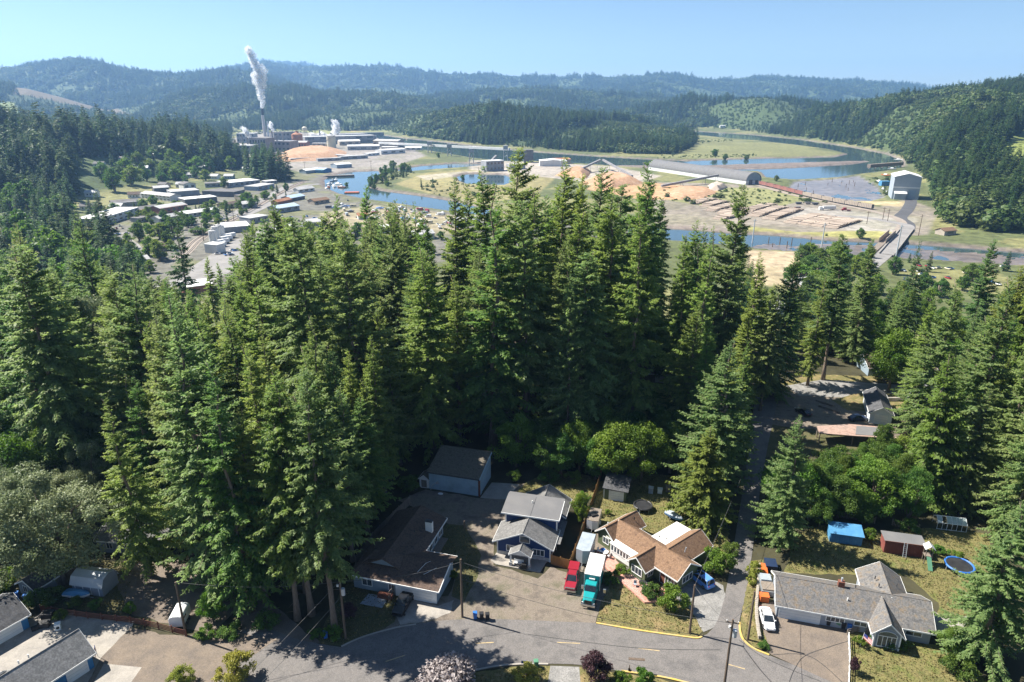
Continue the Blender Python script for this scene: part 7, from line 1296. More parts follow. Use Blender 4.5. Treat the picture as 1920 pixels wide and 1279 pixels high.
for row in [('sawmill_building', 'grey bin house with rooftop plant beside the conveyor bridge', 'sawmill', (912,322), (945,320), 16, 18, 'wall_grey', 'roof_white', 'flat', 5, 2), ('sawmill_building', 'dark rusty power house left of the white gabled mill', 'sawmill', (982,305), (1000,305), 22, 16, 'wall_dark', 'roof_darkgrey', 'flat', 0, 1), ('sawmill_building', 'white gabled sawmill with half rusted roof', 'sawmill', (1012,312), (1062,312), 9, 30, 'wall_white', 'roof_white', 'y', 0, 1), ('sawmill_building', 'low grey sawmill store behind the conifer tips', 'sawmill', (955,318), (985,317), 8, 16, 'wall_grey', 'roof_light', 'flat', 0, 1), ('sawmill_building', 'rust-roofed lean-to beside the white gabled sawmill', 'sawmill', (1040,308), (1070,307), 8, 20, 'wall_tan', 'rust', 'x', 0, 1)]: tb(*row)
# long curved-roof shed: an arched barrel from far end to near end
a, b = GL(1228, 318), GL(1412, 346); t = thing('storage_shed', 'very long pale storage shed with curved grey roof', 'shed', (b.x, b.y, LOW), math.atan2((a - b).y, (a - b).x)); Ls = (a - b).length; n = 14; rw = 13.0
MB().box(0, Ls, -rw, rw, -.5, 5).build('wall', 'wall_white', t); ap = [(-rw * math.cos(math.pi * k / n), 5 + 11 * math.sin(math.pi * k / n)) for k in range(n + 1)]; MB().xprism([(y * 1.03, z + .3) for y, z in ap] + [(y, z) for y, z in ap[::-1]], -.8, Ls + .8).build('roof', 'flat_roof_grey', t); MB().xprism([(y * .99, z - .05) for y, z in ap], 0, .6).build('end_wall', 'wall_bluegrey', t); MB().box(-.3, 0, 2, 8, 0, 6.5).build('door', 'wall_dark', t); MB().box(-.3, 0, -8, -3, 0, 5.5).build('door', 'wall_dark', t)
for k in range(30): MB().xprism([(y * 1.035, z + .36) for y, z in ap] + [(y * 1.0, z) for y, z in ap[::-1]], Ls * k / 30, Ls * k / 30 + .35).build('roof_rib', 'flat_roof_grey', t)
# train
path = curve([GL(*p) for p in ((1424,347),(1452,353.5),(1482,361.5),(1520,371),(1560,379.5),(1600,387),(1636,393.5))], 30); acc = [0.0]
for i in range(1, len(path)): acc.append(acc[-1] + (path[i] - path[i - 1]).length)
def on_path(s): i = max(1, min(len(path) - 1, int(np.searchsorted(acc, s)))); f = (s - acc[i - 1]) / max(1e-6, acc[i] - acc[i - 1]); return path[i - 1].lerp(path[i], f)
NW = 12; Lw = acc[-1] / NW
for k in range(NW):
    a, b = on_path(k * Lw + .4), on_path((k + 1) * Lw - .4); d = b - a; red = k < 6
    t = thing('rail_wagon', ('faded red open chip wagon, number %s along the train from the shed' if red else 'tan open wagon with dark frame, number %s along the train from the shed') % ['one', 'two', 'three', 'four', 'five', 'six', 'seven', 'eight', 'nine', 'ten', 'eleven', 'twelve'][k], 'wagon', ((a.x + b.x) / 2, (a.y + b.y) / 2, LOW + .3), math.atan2(d.y, d.x), 'wagons of the chip train'); L2 = d.length / 2; body = 'wagon_red' if red else 'wagon_tan'
    MB().box(-L2, L2, -1.6, -1.4, 1.2, 5.0).build('side_wall', body, t); MB().box(-L2, L2, 1.4, 1.6, 1.2, 5.0).build('side_wall', body, t)
    for s in (-1, 1): MB().box(s * L2 - .15, s * L2 + .15, -1.6, 1.6, 1.0, 5.2).build('end_wall', 'wall_dark', t); MB().box(s * L2 * .72 - 1.2, s * L2 * .72 + 1.2, -1.2, 1.2, .0, .9).build('bogie', 'black_plastic', t)
    MB().box(-L2, L2, -1.5, 1.5, .9, 1.2).build('floor', 'wall_dark', t)
    for q in range(1, 8): MB().box(-L2 + 2 * L2 * q / 8 - .12, -L2 + 2 * L2 * q / 8 + .12, -1.72, -1.6, 1.1, 5.0).build('rib', body if red else 'wall_dark', t)
# log decks
rngl = random.Random(3)
decks = [((1398,398),(1450,383)),((1412,406),(1470,388)),((1440,412),(1498,392)),((1320,388),(1360,378)),((1330,396),(1385,383)),((1352,402),(1400,390)),((1480,419),(1540,403)),((1505,422),(1565,407)),((1530,425),(1590,410)),((1556,428),(1605,413)),((1300,382),(1340,374)),((1345,412),(1395,400))]
wds = ['first', 'second', 'third', 'fourth', 'fifth', 'sixth', 'seventh', 'eighth', 'ninth', 'tenth', 'eleventh', 'twelfth']
order = sorted(range(12), key=lambda i: decks[i][0][0])
for k, (a, b) in enumerate(decks):
    A, B = GL(*a), GL(*b); d = B - A; t = thing('log_deck', 'long stacked deck of pale logs, %s from the stand in the log yard' % wds[order.index(k)], 'log deck', (A.x, A.y, LOW), math.atan2(d.y, d.x), 'log decks of the log yard'); mb = MB(); Lk = d.length
    for q in range(int(Lk / .75)):
        hh = 3.6 * min(1, .35 + 3 * min(q * .75, Lk - q * .75) / Lk)
        for r_ in range(int(hh / .75)): mb.tube([(q * .75 + (.35 if r_ % 2 else 0), -5.5 + rngl.uniform(-1.2, 1.2), .4 + .68 * r_), (q * .75 + (.35 if r_ % 2 else 0), 5.5 + rngl.uniform(-1.2, 1.2), .4 + .68 * r_)], rngl.uniform(.28, .42), 5)
    o = mb.build('logs', 'log_bark', t); o['kind'] = 'stuff'; MB().box(-.3, Lk + .3, -3, -2.4, -.2, .25).build('skid', 'log_bark', t); MB().box(-.3, Lk + .3, 2.4, 3, -.2, .25).build('skid', 'log_bark', t)
# trucks and vehicles of the log yard
p = GL(1549, 394); t = thing('box_truck', 'white semi truck with long pale trailer in the log yard', 'truck', (p.x, p.y, LOW + .05), R(8)); MB().box(-4, 10, -1.4, 1.4, 1.2, 4.2).build('cargo_box', 'box_white', t); MB().box(-8, -5, -1.3, 1.3, .8, 3.6).build('cab', 'trailer_white', t); MB().box(-7.8, -7.2, -1.32, 1.32, 2.2, 3.3).build('window', CARGLASS, t); [wheel(t, x, s * 1.2, .55, .35) for x in (-7, -4, 6, 8) for s in (-1, 1)]
p = GL(1587, 396); t = thing('tractor_truck', 'red tractor truck parked alone in the log yard', 'truck', (p.x, p.y, LOW + .05), R(-10)); MB().box(-3.5, -.5, -1.3, 1.3, .9, 3.6).build('cab', 'car_red', t); MB().box(-.5, 4, -1.1, 1.1, .9, 1.6).build('frame', 'car_red', t); MB().box(-5, -3.5, -1.1, 1.1, .9, 2.2).build('hood', 'car_red', t); [wheel(t, x, s * 1.1, .55, .35) for x in (-3.8, 1.5, 3) for s in (-1, 1)]
for k, (px, py, c, lab) in enumerate([(1497,383,'wall_dark','dark skip by the train, first of three'),(1514,383,'wall_tan','tan skip by the train, middle of three'),(1528,384,'wall_dark','long dark skip by the train, last of three'),(1495,392,'wall_brick','rust red loader shed at the edge of the log decks')]): p = GL(px, py); t = thing('skip', lab, 'skip', (p.x, p.y, LOW), R(5 * k)); MB().hexa([(-2.4, -1.2, 0), (2.4, -1.2, 0), (2.4, 1.2, 0), (-2.4, 1.2, 0), (-3.2, -1.4, 2.2), (3.2, -1.4, 2.2), (3.2, 1.4, 2.2), (-3.2, 1.4, 2.2)]).build('body', c, t); MB().box(-3.3, 3.3, -1.5, 1.5, 2.2, 2.4).build('rim', 'wall_dark', t)
# big grey boat house
a, b = GL(1671, 373), GL(1715, 373); Lb = (b - a).length; pm('wall_boathouse', (.33, .37, .41), (.28, .32, .36), .1, .6); t = thing('boat_house', 'very tall pale grey boat building with white roof by the mudflat', 'boat building', (a.x, a.y, LOW), R(-22)); hb = AY(1695, 331, a.y).z - LOW
gable_wall(t, 0, Lb, 0, 38, hb, hb + 3.6, 'y', 'wall_boathouse', -.5); mb = MB(); [mb.slab(q, .4) for q in pts_gable(-.8, Lb + .8, -.8, 39, hb - .1, hb + 4, 'y')]; mb.build('roof', 'roof_white', t); MB().box(Lb * .08, Lb * .52, -4, 0, 0, 7).build('lean_to', 'wall_boathouse', t); MB().slab([(Lb * .06, -4.6, 7), (Lb * .54, -4.6, 7), (Lb * .54, 0, 9), (Lb * .06, 0, 9)], .3).build('lean_to_roof', 'roof_white', t); MB().box(Lb * .6, Lb * .88, -.2, 0, 0, hb * .42).build('door', 'wall_bluegrey', t); MB().box(0, Lb, -.12, 0, hb * .50, hb * .56).build('wall_band', 'wall_white', t)
for k in range(9): MB().box(Lb * k / 9, Lb * k / 9 + .15, -.08, 0, hb * .57, hb).build('wall_rib', 'wall_boathouse', t)
def small_boat(label, px, py, rz, L, hull, cab_, group=None, z=LOW, up=1.5, lift=0):
    p = G(px, py, z); t = thing('boat', label, 'boat', (p.x, p.y, z + lift), rz, group); h = L * .17; loft([(-L/2, h*.8, h*.95, .3, up, .1), (0, h*.85, h, .2, up, .1), (L*.3, h*.5, h*.8, .3, up * 1.05, .1), (L/2, .06, .15, .9, up * 1.15, .04)]).build('hull', hull, t); loft([(-L*.2, h*.6, h*.5, up, up * 1.9, .1), (L*.12, h*.6, h*.45, up, up * 1.9, .1), (L*.2, h*.5, h*.4, up, up * 1.2, .05)]).build('cabin', cab_, t); return t
tag(MB().box(-6, 6, -4, 4, 0, 6).build('covered_boat_stall', 'tarp_blue'), 'bright blue tarpaulin cover beside the tall grey boat building', 'cover').location = GL(1658, 348)
for k, (px, py, L, hull, lab) in enumerate([(1655,356,9,'trim_white','white boat hauled out below the blue tarpaulin'),(1662,362,8,'trim_white','white boat hauled out nearest the grey boat building'),(1648,342,12,'trim_white','long white boat hauled out above the blue tarpaulin'),(1660,330,14,'orange_paint','orange-masted workboat beside the boat building'),(1672,318,12,'tarp_grey','grey fishing boat hauled out near the dock'),(1684,301,15,'trim_white','white boat lying farthest along the shore')]): small_boat(lab, px, py, R(60 + 20 * k), L, hull, 'trim_white', lift=.5)
t = conveyor('narrow timber dock on piles beside the boat building', (1628,318), (1690,313), 3, 3, 6, [.1, .3, .5, .7, .9], 'wood_old', 'dock'); t['category'] = 'dock'
# bridge over the creek
a, b = GL(1700, 432), GL(1664, 476); d = b - a; t = thing('road_bridge', 'concrete road bridge crossing the tidal creek', 'bridge', (a.x, a.y, LOW + .2), math.atan2(d.y, d.x)); Lb = d.length; MB().box(-4, Lb + 4, -5, 5, -.8, .3).build('deck', 'road_grey', t)
for s in (-1, 1):
    MB().box(-4, Lb + 4, s * 5 - .2, s * 5 + .2, .3, 1.3).build('parapet', 'concrete', t)
for k in range(4): MB().box(Lb * (k + .5) / 4 - .5, Lb * (k + .5) / 4 + .5, -4.5, 4.5, -6, -.8).build('pier', 'concrete', t)
a, b = GL(1672, 440), GL(1640, 468); d = b - a; t = thing('rail_bridge', 'rusty timber-sided railway bridge beside the road bridge', 'bridge', (a.x, a.y, LOW + .2), math.atan2(d.y, d.x)); MB().box(-3, d.length + 3, -2.5, 2.5, -1.2, .3).build('deck', 'wood_old', t); [MB().box(0, d.length * .6, s * 2.5 - .2, s * 2.5 + .2, .3, 4).build('girder', 'wagon_tan', t) for s in (-1, 1)]; [MB().box(d.length * (k + .5) / 4 - .3, d.length * (k + .5) / 4 + .3, -2.2, 2.2, -6, -1.2).build('pier', 'wood_old', t) for k in range(4)]
# steel power poles near the creek and poles elsewhere
for k, (px, py, h, lab) in enumerate([(1539,472,24,'tall pale steel power pole standing in the creek'),(1679,486,27,'tall pale steel power pole beside the road bridge'),(1411,452,20,'tall pale steel power pole at the creek edge by the stand'),(1722,442,18,'wooden power pole at the road junction beyond the bridge'),(1625,420,12,'slim yard pole before the log yard road'),(1655,412,12,'slim pole beside the train end'),(1664,415,12,'second slim pole beside the train end'),(382,452,16,'power pole beside the white tanks'),(345,478,14,'power pole at the railway curve'),(440,424,16,'power pole at the level crossing'),(376,402,20,'tall mast before the dark flat-roofed store'),(696,318,14,'pole on the quay beside the basin'),(572,322,16,'pole beside the white-roofed quay shed')]):
    p = GL(px, py); t = thing('power_pole', lab, 'power pole', (p.x, p.y, LOW - (2 if k < 3 else 0)), R(20)); MB().cyl(0, 0, 0, h, .55 if k < 3 else .3, .35 if k < 3 else .2, 8).build('shaft', 'galvanised' if k < 3 else 'pole_wood', t); MB().box(-2.2, 2.2, -.15, .15, h - 1.6, h - 1.3).build('cross_arm', 'galvanised' if k < 3 else 'pole_wood', t)
# pilings in the mud
for k, (px, py) in enumerate([(1441,455),(1462,457),(1484,459),(1448,464),(1475,466),(1500,466),(1520,455),(1496,352),(1510,348),(1512,356),(1525,362),(1586,352),(1592,346),(1578,344),(1602,350),(1590,358),(1560,342),(1552,348),(1600,342)]):
    p = G(px, py, WATER); tag(MB().cyl(0, 0, -1, rngl.uniform(3, 6.5), .4, .3, 7).build('piling', 'pole_wood'), 'old dark timber piling standing in the creek' if py > 400 else 'old dark timber piling standing in the mudflat', 'piling', 'pilings in the creek' if py > 400 else 'pilings in the mudflat').location = p
# white storage tanks and trailers of the lot by the railway
for k, (px, py, r, h, lab) in enumerate([(398,462,2.6,12,'tall white storage tank by the railway, foremost'),(404,456,2.6,13,'tall white storage tank by the railway, second'),(410,450,2.6,12,'tall white storage tank by the railway, third'),(415,446,2.4,10,'short white storage tank by the railway, last')]): tank(lab, px, py, r, h, 'wall_white', 'storage_tank', 'tank', .2)
for k, (px, py) in enumerate(((418,458),(424,452),(430,447),(412,464))): p = GL(px, py); t = thing('semi_trailer', 'white box trailer parked in the row beside the tanks', 'trailer', (p.x, p.y, LOW + .1), R(62), 'trailers parked beside the tanks'); MB().box(-6, 6, -1.3, 1.3, 1.1, 4).build('body', 'trailer_white', t); [wheel(t, x, s * 1.1, .5, .3) for x in (3.6, 4.8) for s in (-1, 1)]
# boat yard: boats, cars and campers in rows
yr = random.Random(12); cols = [('white', 'trailer_white'), ('white', 'trim_white'), ('grey', 'tarp_grey'), ('blue', 'car_blue'), ('dark', 'car_navy'), ('white', 'box_white'), ('red', 'car_red'), ('tan', 'tank_cream')]
yard = [(640,372),(690,380),(780,392),(860,402),(885,412),(860,432),(790,428),(720,420),(650,408),(615,392)]; YP = np.array(yard, float); cnt_ = 0
while cnt_ < 88:
    px, py = yr.uniform(610, 890), yr.uniform(372, 432)
    if sdist(YP, np.array([px]), np.array([py]))[0] < 0: continue
    cn, cm_ = yr.choice(cols); kind_ = yr.choice(['boat', 'car', 'camper']); p = GL(px, py); rz = yr.choice([.3, 1.9]) + yr.uniform(-.3, .3); cnt_ += 1; where = ['basin edge', 'middle', 'near edge'][min(2, int(3 * (py - 372) / 60))] + [' toward town', ' left of centre', ' right of centre', ' toward the spit'][min(3, int(4 * (px - 610) / 280))]
    if kind_ == 'boat': small_boat('small %s boat stored in the crowded boat yard, %s' % (cn, where), px, py, rz, yr.uniform(6, 10), cm_, 'trim_white', '%s boats in the boat yard' % cn, lift=.3)
    elif kind_ == 'car':
        t = thing('parked_car', '%s car parked in the crowded boat yard, %s' % (cn, where), 'car', (p.x, p.y, LOW + .05), rz, '%s cars in the boat yard' % cn); loft([(-2.2, .8, .75, .3, .9, .1), (0, .9, .85, .25, 1.0, .1), (2.2, .75, .7, .3, .8, .1)]).build('body', cm_, t); loft([(-1.5, .75, .7, .9, 1.0, .03), (-.9, .78, .62, .9, 1.5, .06), (.4, .78, .62, .9, 1.5, .06), (1.1, .75, .7, .88, .95, .03)]).build('windows', CARGLASS, t)
    else:
        t = thing('camper', '%s camper body parked in the crowded boat yard, %s' % (cn, where), 'camper', (p.x, p.y, LOW + .05), rz, '%s campers in the boat yard' % cn); MB().box(-3.5, 3, -1.2, 1.2, .6, 3.0).build('body', cm_, t, bevel=.15); MB().box(-2, 0, -1.24, -1.2, 1.6, 2.4).build('window', CARGLASS, t)
p = G(660, 362, WATER); t = thing('barge', 'rust orange barge moored at the near shore of the basin', 'barge', (p.x, p.y, WATER), R(5)); MB().box(-9, 9, -4, 4, -.4, 1.2).build('hull', 'rust', t); MB().box(-8.5, 8.5, -3.5, 3.5, 1.2, 1.35).build('deck', 'orange_paint', t)
for k, (px, py) in enumerate(((618,346),(624,340),(630,338),(616,352),(626,350),(612,356),(634,346),(640,352))): small_boat(['white fishing boat moored at the basin quay, first in the cluster', 'blue grey fishing boat moored at the basin quay, nearest the sheds', 'white fishing boat moored at the basin quay, third in the cluster', 'rusty fishing boat moored at the basin quay, nearest the rocks', 'white fishing boat moored at the basin quay, middle of the cluster', 'blue grey fishing boat moored at the basin quay, nearest the tracks', 'white fishing boat moored at the basin quay, outermost on the water', 'rusty fishing boat moored at the basin quay, nearest the barge'][k], px, py, R(70 + 12 * k), 13, ['trim_white', 'wall_bluegrey', 'trim_white', 'rust'][k % 4], 'trim_white', 'fishing boats at the basin quay', WATER, 2.0, -.6)
t = tag(MB().box(0, 46, -3, 3, -3, .3).build('quay', 'wood_old'), 'dark timber quay along the head of the boat basin', 'quay'); p = GL(606, 330); t.location = (p.x, p.y, LOW); t.rotation_euler = (0, 0, R(20))
# second yard of cars below the bridge, glimpsed between conifers
yr = random.Random(4)
for k in range(26):
    px, py = yr.uniform(1690, 1900), yr.uniform(496, 540); cn, cm_ = yr.choice(cols); p = GL(px, py); t = thing('parked_car', '%s car in the packed lot below the bridge, glimpsed between conifers' % cn, 'car', (p.x, p.y, LOW + .05), yr.choice([.2, 1.77]), '%s cars in the packed lot' % cn)
    loft([(-2.2, .8, .75, .3, .9, .1), (0, .9, .85, .25, 1.0, .1), (2.2, .75, .7, .3, .8, .1)]).build('body', cm_, t); loft([(-1.5, .75, .7, .9, 1.0, .03), (-.9, .78, .62, .9, 1.5, .06), (.4, .78, .62, .9, 1.5, .06), (1.1, .75, .7, .88, .95, .03)]).build('windows', CARGLASS, t)
for row in [('house', 'pale-roofed house at the creek end of the packed lot', 'house', (1500,545), (1530,540), 4, 12, 'wall_tan', 'roof_light', 'x', 2, 1), ('house', 'grey house hidden below the narrow fir spire', 'house', (1440,600), (1475,590), 5, 12, 'wall_white', 'roof_light', 'x', 2, 1), ('house', 'small weathered cabin among the trees across the creek', 'house', (1770,442), (1792,440), 4, 9, 'wall_tan', 'roof_tan', 'x', 1, 1), ('house', 'far white house at the foot of the wooded ridge', 'house', (1350,242), (1360,242), 6, 12, 'wall_white', 'roof_light', 'x', 2, 1), ('greenhouse_hall', 'far white flat clearing of sheds on the wooded peninsula', 'sheds', (1050,247), (1155,248), 4, 40, 'wall_white', 'roof_white', 'flat', 0, 1)]:
    t = tb(*row)
    if t.location.y > 1200: t.location.z = gz(t.location.x, t.location.y) + (22 if 'clearing' in t['label'] else 6)
# ---- steam
m, nt, out = newmat('steam'); L = nt.links.new; df = nd(nt, 'ShaderNodeBsdfDiffuse'); df.inputs[0].default_value = (.92, .93, .95, 1); tl = nd(nt, 'ShaderNodeBsdfTranslucent'); tl.inputs[0].default_value = (.98, .98, .98, 1); m1 = nd(nt, 'ShaderNodeMixShader'); m1.inputs[0].default_value = .5; L(df.outputs[0], m1.inputs[1]); L(tl.outputs[0], m1.inputs[2])
tr = nd(nt, 'ShaderNodeBsdfTransparent'); m2 = nd(nt, 'ShaderNodeMixShader'); geo = nd(nt, 'ShaderNodeNewGeometry'); nz = nd(nt, 'ShaderNodeTexNoise'); nz.inputs['Scale'].default_value = .06; nz.inputs['Detail'].default_value = 4; L(geo.outputs['Position'], nz.inputs['Vector']); mr = nd(nt, 'ShaderNodeMapRange'); mr.inputs[1].default_value = .35; mr.inputs[2].default_value = .65; mr.inputs[3].default_value = .7; mr.inputs[4].default_value = 1.0; L(nz.outputs['Fac'], mr.inputs[0]); L(mr.outputs[0], m2.inputs[0]); L(tr.outputs[0], m2.inputs[1]); L(m1.outputs[0], m2.inputs[2]); L(m2.outputs[0], out.inputs[0])
m3 = m.copy(); m3.name = 'steam_thin'; MATS['steam_thin'] = m3; q_ = [n for n in m3.node_tree.nodes if n.type == 'MAP_RANGE'][0]; q_.inputs[3].default_value = .02; q_.inputs[4].default_value = .42
def plume(label, pts, Y, seed):
    r = random.Random(seed); bm = bmesh.new()
    for (px, py, rad), (qx, qy, qr) in zip(pts, pts[1:]):
        n = 5
        for k in range(n):
            f = k / n; c = AY(px + (qx - px) * f, py + (qy - py) * f, Y + r.uniform(-6, 6)); s = (rad + (qr - rad) * f) / FPX * Y * r.uniform(.42, .72); ret = bmesh.ops.create_icosphere(bm, subdivisions=3, radius=s, matrix=Matrix.Translation(c + Vector((r.uniform(-.3, .3) * s, r.uniform(-.5, .5) * s, r.uniform(-.2, .2) * s))))
            for v in ret['verts']: v.co += (v.co - c).normalized() * s * .3 * math.sin(v.co.x / s * 3.1 + seed) * math.sin(v.co.z / s * 3.7 + v.co.y / s * 2.9)
    me = bpy.data.meshes.new('steam_plume'); bm.to_mesh(me); bm.free(); o = link('steam_plume', me, MATS['steam'], smooth=True); tag(o, label, 'steam', kind='stuff'); bm = bmesh.new(); r = random.Random(seed + 50)
    for i, ((px, py, rad), (qx, qy, qr)) in enumerate(zip(pts, pts[1:])):
        for k in range(5):
            f = k / 5; c = AY(px + (qx - px) * f + r.uniform(-.5, .5) * rad, py + (qy - py) * f, Y + r.uniform(-8, 8)); s = (rad + (qr - rad) * f) / FPX * Y * r.uniform(.6, 1.0) * (1 + .08 * i); ret = bmesh.ops.create_icosphere(bm, subdivisions=3, radius=s, matrix=Matrix.Translation(c))
            for v in ret['verts']: v.co += (v.co - c).normalized() * s * .5 * math.sin(v.co.x / s * 4.3 + seed) * math.sin(v.co.z / s * 4.9 + v.co.y / s * 3.9)
    me = bpy.data.meshes.new('wisp'); bm.to_mesh(me); bm.free(); link('wisp', me, MATS['steam_thin'], o, smooth=True); return o
plume('tall white steam plume rising from the smoke stack', [(491.5,201,3.5),(490,180,5.5),(487,158,6.5),(487,146,12),(482,128,6),(474,112,5),(468,98,4.5),(464,86,2.5)], YS, 1); plume('short steam plume beside the smoke stack', [(512,248,2),(509,238,4),(506,228,2.5)], GL(512, 262).y, 2); plume('drifting steam plume over the pale mill hall', [(468,258,2.5),(462,248,5),(454,238,3)], GL(468, 270).y, 3); plume('wide steam plume over the machine hall', [(632,258,4),(628,248,7),(632,236,6),(624,224,2)], GL(630, 264).y, 4); plume('low steam wisp over the machine hall', [(590,260,2),(586,254,4),(582,250,2)], GL(590, 268).y, 5); plume('faint steam wisp behind the cream silo', [(612,258,2),(606,252,5),(600,249,3)], GL(612, 266).y, 6)
# ---- trees of town and slope, one by one
def low_tree(kind, px, py, h, w, label, group=None, Y=None):
    p = GL(px, py) if Y is None else AY(px, py, Y); z = gz(p.x, p.y) if p.y > 300 else 0; t = thing('conifer_tree' if kind[1] == 'c' else 'broadleaf_tree', label, 'tree', (p.x, p.y, z - .3), random.uniform(0, 6.28), group, (w, w, h)); e = LOWK[kind]
    o = bpy.data.objects.new('crown', e[1]); C.objects.link(o); o.parent = t
    if True: o = bpy.data.objects.new('trunk', e[0]); C.objects.link(o); o.parent = t
    return t
for row in [('lb1',250,352,26,34,'big round bright tree standing above the white motel-like block'),('lb0',215,362,30,26,'dark round tree before the white house on the slope'),('lb1',330,340,20,24,'round street tree left of the long white-roofed hall'),('lb0',420,352,14,15,'small round tree before the long white-roofed hall'),('lb1',436,302,26,26,'bright round tree at the edge of the dark conifer clump'),('lb0',288,385,12,14,'small dark red-leaved street tree below the motel-like block'),('lb1',300,448,14,20,'light green tree beside the railway embankment'),('lb0',262,452,16,18,'dark tree before the long white two-storey building'),('lb0',372,440,7,20,'low bush clump inside the railway curve'),('lb0',500,372,10,12,'small tree beside the tracks at the town edge'),('lb0',868,334,10,10,'small tree on the spit beside the tidal pond'),('lc0',722,330,16,11,'dark spit conifer nearest the basin'),('lc1',738,324,17,11,'dark spit conifer second from the basin'),('lb0',755,322,14,13,'dark round tree on the spit'),('lb0',822,296,11,12,'round bush on the slough bank by the lattice towers'),('lc1',790,352,13,9,'lone conifer on the spit shore'),('lc0',812,350,13,9,'second lone conifer on the spit shore'),('lb0',1360,297,13,14,'round tree on the meadow shore'),('lb0',1400,297,12,13,'second round tree on the meadow shore'),('lb0',1340,293,15,20,'wide round tree on the meadow shore near the peninsula'),('lb0',1455,340,9,10,'small tree on the point beyond the train'),('lb0',1612,446,9,10,'small round tree on the bank before the rail bridge'),('lb1',1560,500,14,24,'round green tree below the creek bank'),('lb0',1520,512,13,22,'dark green tree below the creek bank'),('lb1',1500,530,12,22,'bright green tree above the pale-roofed house'),('lb0',650,345,7,9,'shore bush at the basin')]: low_tree(*row)
rr = random.Random(21)
def place_label(label, px, py, x0, x1, y0, y1, tall, k):
    a = ['at its town-side end', 'left of its middle', 'right of its middle', 'at its river-side end'][min(3, int(4 * (px - x0) / max(1, x1 - x0)))]; b = ['far row', 'upper row', 'lower row', 'near row'][min(3, int(4 * (py - y0) / max(1, y1 - y0)))]
    return '%s %s %s, %s, %s' % ('tall' if tall else 'short', {'lb0': 'dim', 'lb1': 'bright', 'lb2': 'green', 'lc0': 'slim', 'lc1': 'pointed', 'lc2': 'dense'}[k], label.replace('tree', 'conifer') if k[1] == 'c' else label.replace('dark conifer', 'round tree'), b, a)
def low_fill(n, poly, kinds, hr, label, group, keep=7, bins=None):
    P = np.array(poly, float); pts = []; tries = 0; xs = [p[0] for p in poly]; ys = [p[1] for p in poly]
    while len(pts) < n and tries < n * 50:
        tries += 1; px, py = rr.uniform(min(xs), max(xs)), rr.uniform(min(ys), max(ys))
        if sdist(P, np.array([px]), np.array([py]))[0] < 0: continue
        p = GL(px, py)
        if any((p.x - q[0]) ** 2 + (p.y - q[1]) ** 2 < keep ** 2 for q in pts): continue
        pts.append((p.x, p.y)); k = rr.choice(kinds); h = rr.uniform(*hr); low_tree(k, px, py, h, h * (rr.uniform(.9, 1.25) if k[1] == 'c' else rr.uniform(.9, 1.3)), place_label(label, px, py, min(xs), max(xs), min(ys), max(ys), h > (hr[0] + hr[1]) / 2, k), group)
low_fill(120, [(-20,395),(120,370),(190,395),(200,440),(215,480),(250,540),(290,590),(200,620),(-20,620)], ['lc0','lc1','lc2','lc0','lc1','lb0'], (20, 40), 'dark conifer on the shaded slope', 'conifers on the shaded slope below the town'); low_fill(34, [(440,305),(480,300),(540,325),(548,338),(500,342),(455,330)], ['lc0','lc1','lc2'], (32, 50), 'dark conifer of the clump above the railway', 'conifers of the clump above the railway', 5); low_fill(70, [(180,330),(300,318),(400,312),(440,318),(420,335),(330,350),(250,345),(190,360)], ['lb0','lb1','lb2','lc0'], (12, 26), 'street tree among the town houses', 'street trees of the town slope'); low_fill(18, [(215,470),(300,430),(330,445),(325,480),(280,520),(230,520)], ['lb0','lb2','lb1','lc0'], (9, 18), 'tree between road bend and railway', 'trees between road bend and railway', 5); low_fill(30, [(690,345),(720,320),(760,308),(780,318),(745,345),(705,356)], ['lc0','lb0','lb2','lc1'], (7, 14), 'dark tree on the spit neck', 'trees on the neck of the spit', 5); low_fill(22, [(1500,476),(1640,482),(1640,520),(1560,545),(1500,530)], ['lb0','lb1','lb2'], (8, 14), 'leafy tree on the near creek bank', 'leafy trees on the near creek bank', 6)

low_fill(40, [(420,440),(560,405),(640,432),(800,445),(900,440),(960,460),(800,500),(600,500),(470,480)], ['lb0','lb2','lb1','lc0'], (5, 12), 'yard tree below the boat yard', 'yard trees below the boat yard', 9)
low_fill(26, [(240,400),(400,412),(430,420),(400,430),(300,440),(240,440)], ['lb0','lb2','lb1'], (5, 11), 'small tree on the railway bank', 'small trees on the railway bank', 7)
low_fill(40, [(1450,480),(1920,500),(1920,600),(1700,620),(1500,600),(1440,540)], ['lb0','lb1','lb2','lc0'], (7, 16), 'leafy tree on the flat below the creek', 'leafy trees on the flat below the creek', 8)

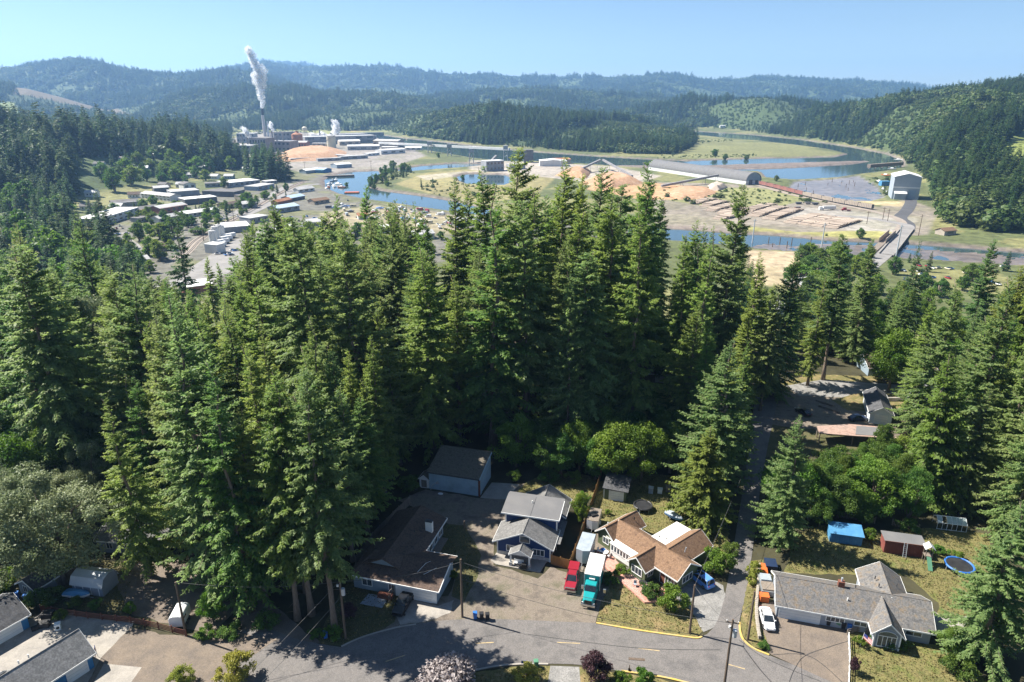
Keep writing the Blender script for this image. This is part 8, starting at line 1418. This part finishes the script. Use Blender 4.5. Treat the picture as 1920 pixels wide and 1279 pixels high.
# more roofs of the commercial strip and parked vehicles along its streets
for k, (a, b, h, dp, wl, rf, st, lab) in enumerate([((300,420),(335,414),5,12,'wall_white','roof_light','x','white gabled shop right of the long white two-storey building'),((262,418),(290,413),4,12,'wall_grey','roof_darkgrey','flat','grey shop beside the bank trees'),((420,392),(448,388),4,12,'wall_tan','roof_brown','x','tan shop at the level crossing'),((500,346),(520,344),4,12,'wall_grey','roof_white','flat','white-roofed store nearest the clump'),((560,362),(590,358),4,10,'wall_white','roof_light','x','white hut beside the basin rocks'),((590,384),(618,380),4,12,'wall_tan','roof_tan','x','tan-roofed office at the boat yard gate'),((470,420),(505,414),5,16,'wall_grey','roof_light','flat','grey depot behind the white-roofed hall'),((520,442),(560,436),5,14,'wall_white','roof_white','x','white shed before the boat yard road'),((620,455),(665,450),5,14,'wall_grey','roof_darkgrey','x','dark-roofed shed glimpsed between conifer tips'),((770,452),(815,448),5,14,'wall_white','roof_light','x','pale shed glimpsed below the spit'),((640,300),(690,297),6,14,'wall_grey','roof_light','flat','grey mill store beside the arched shed'),((660,268),(690,266),12,20,'wall_tan','roof_light','flat','tan mill block behind the cream silo'),((500,296),(540,297),9,14,'wall_grey','roof_darkgrey','flat','dark mill workshop left of the chip mound'),((760,282),(790,282),6,16,'wall_white','roof_white','x','white mill shed on the river bank')]): tb('shop_building' if a[1] > 320 else 'mill_building', lab, 'building', a, b, h, dp, wl, rf, st, 3, 1)
yr = random.Random(31); sides = ['by the long white building', 'below the brick row', 'at the level crossing', 'beside the white tanks', 'beside the boat yard gate']
for k in range(46):
    i = k % 5; cx_, cy_ = [(230, 432), (330, 412), (440, 412), (440, 472), (560, 412)][i]; px, py = cx_ + yr.uniform(-34, 34), cy_ + yr.uniform(-9, 9); cn, cm_ = yr.choice(cols); p = GL(px, py); t = thing('parked_car', '%s car parked %s, %s side' % (cn, sides[i], 'town' if px < cx_ else 'river'), 'car', (p.x, p.y, LOW + .2), yr.choice([.5, 2.07]) + yr.uniform(-.1, .1), '%s cars parked %s' % (cn, sides[i]))
    loft([(-2.2, .8, .75, .3, .9, .1), (0, .9, .85, .25, 1.0, .1), (2.2, .75, .7, .3, .8, .1)]).build('body', cm_, t); loft([(-1.5, .75, .7, .9, 1.0, .03), (-.9, .78, .62, .9, 1.5, .06), (.4, .78, .62, .9, 1.5, .06), (1.1, .75, .7, .88, .95, .03)]).build('windows', CARGLASS, t)
low_fill(60, [(180,400),(300,385),(420,385),(520,352),(560,365),(470,400),(430,420),(300,425)], ['lb0','lb2','lb1','lb0','lc1'], (5, 13), 'tree of the commercial strip', 'trees of the commercial strip', 8)
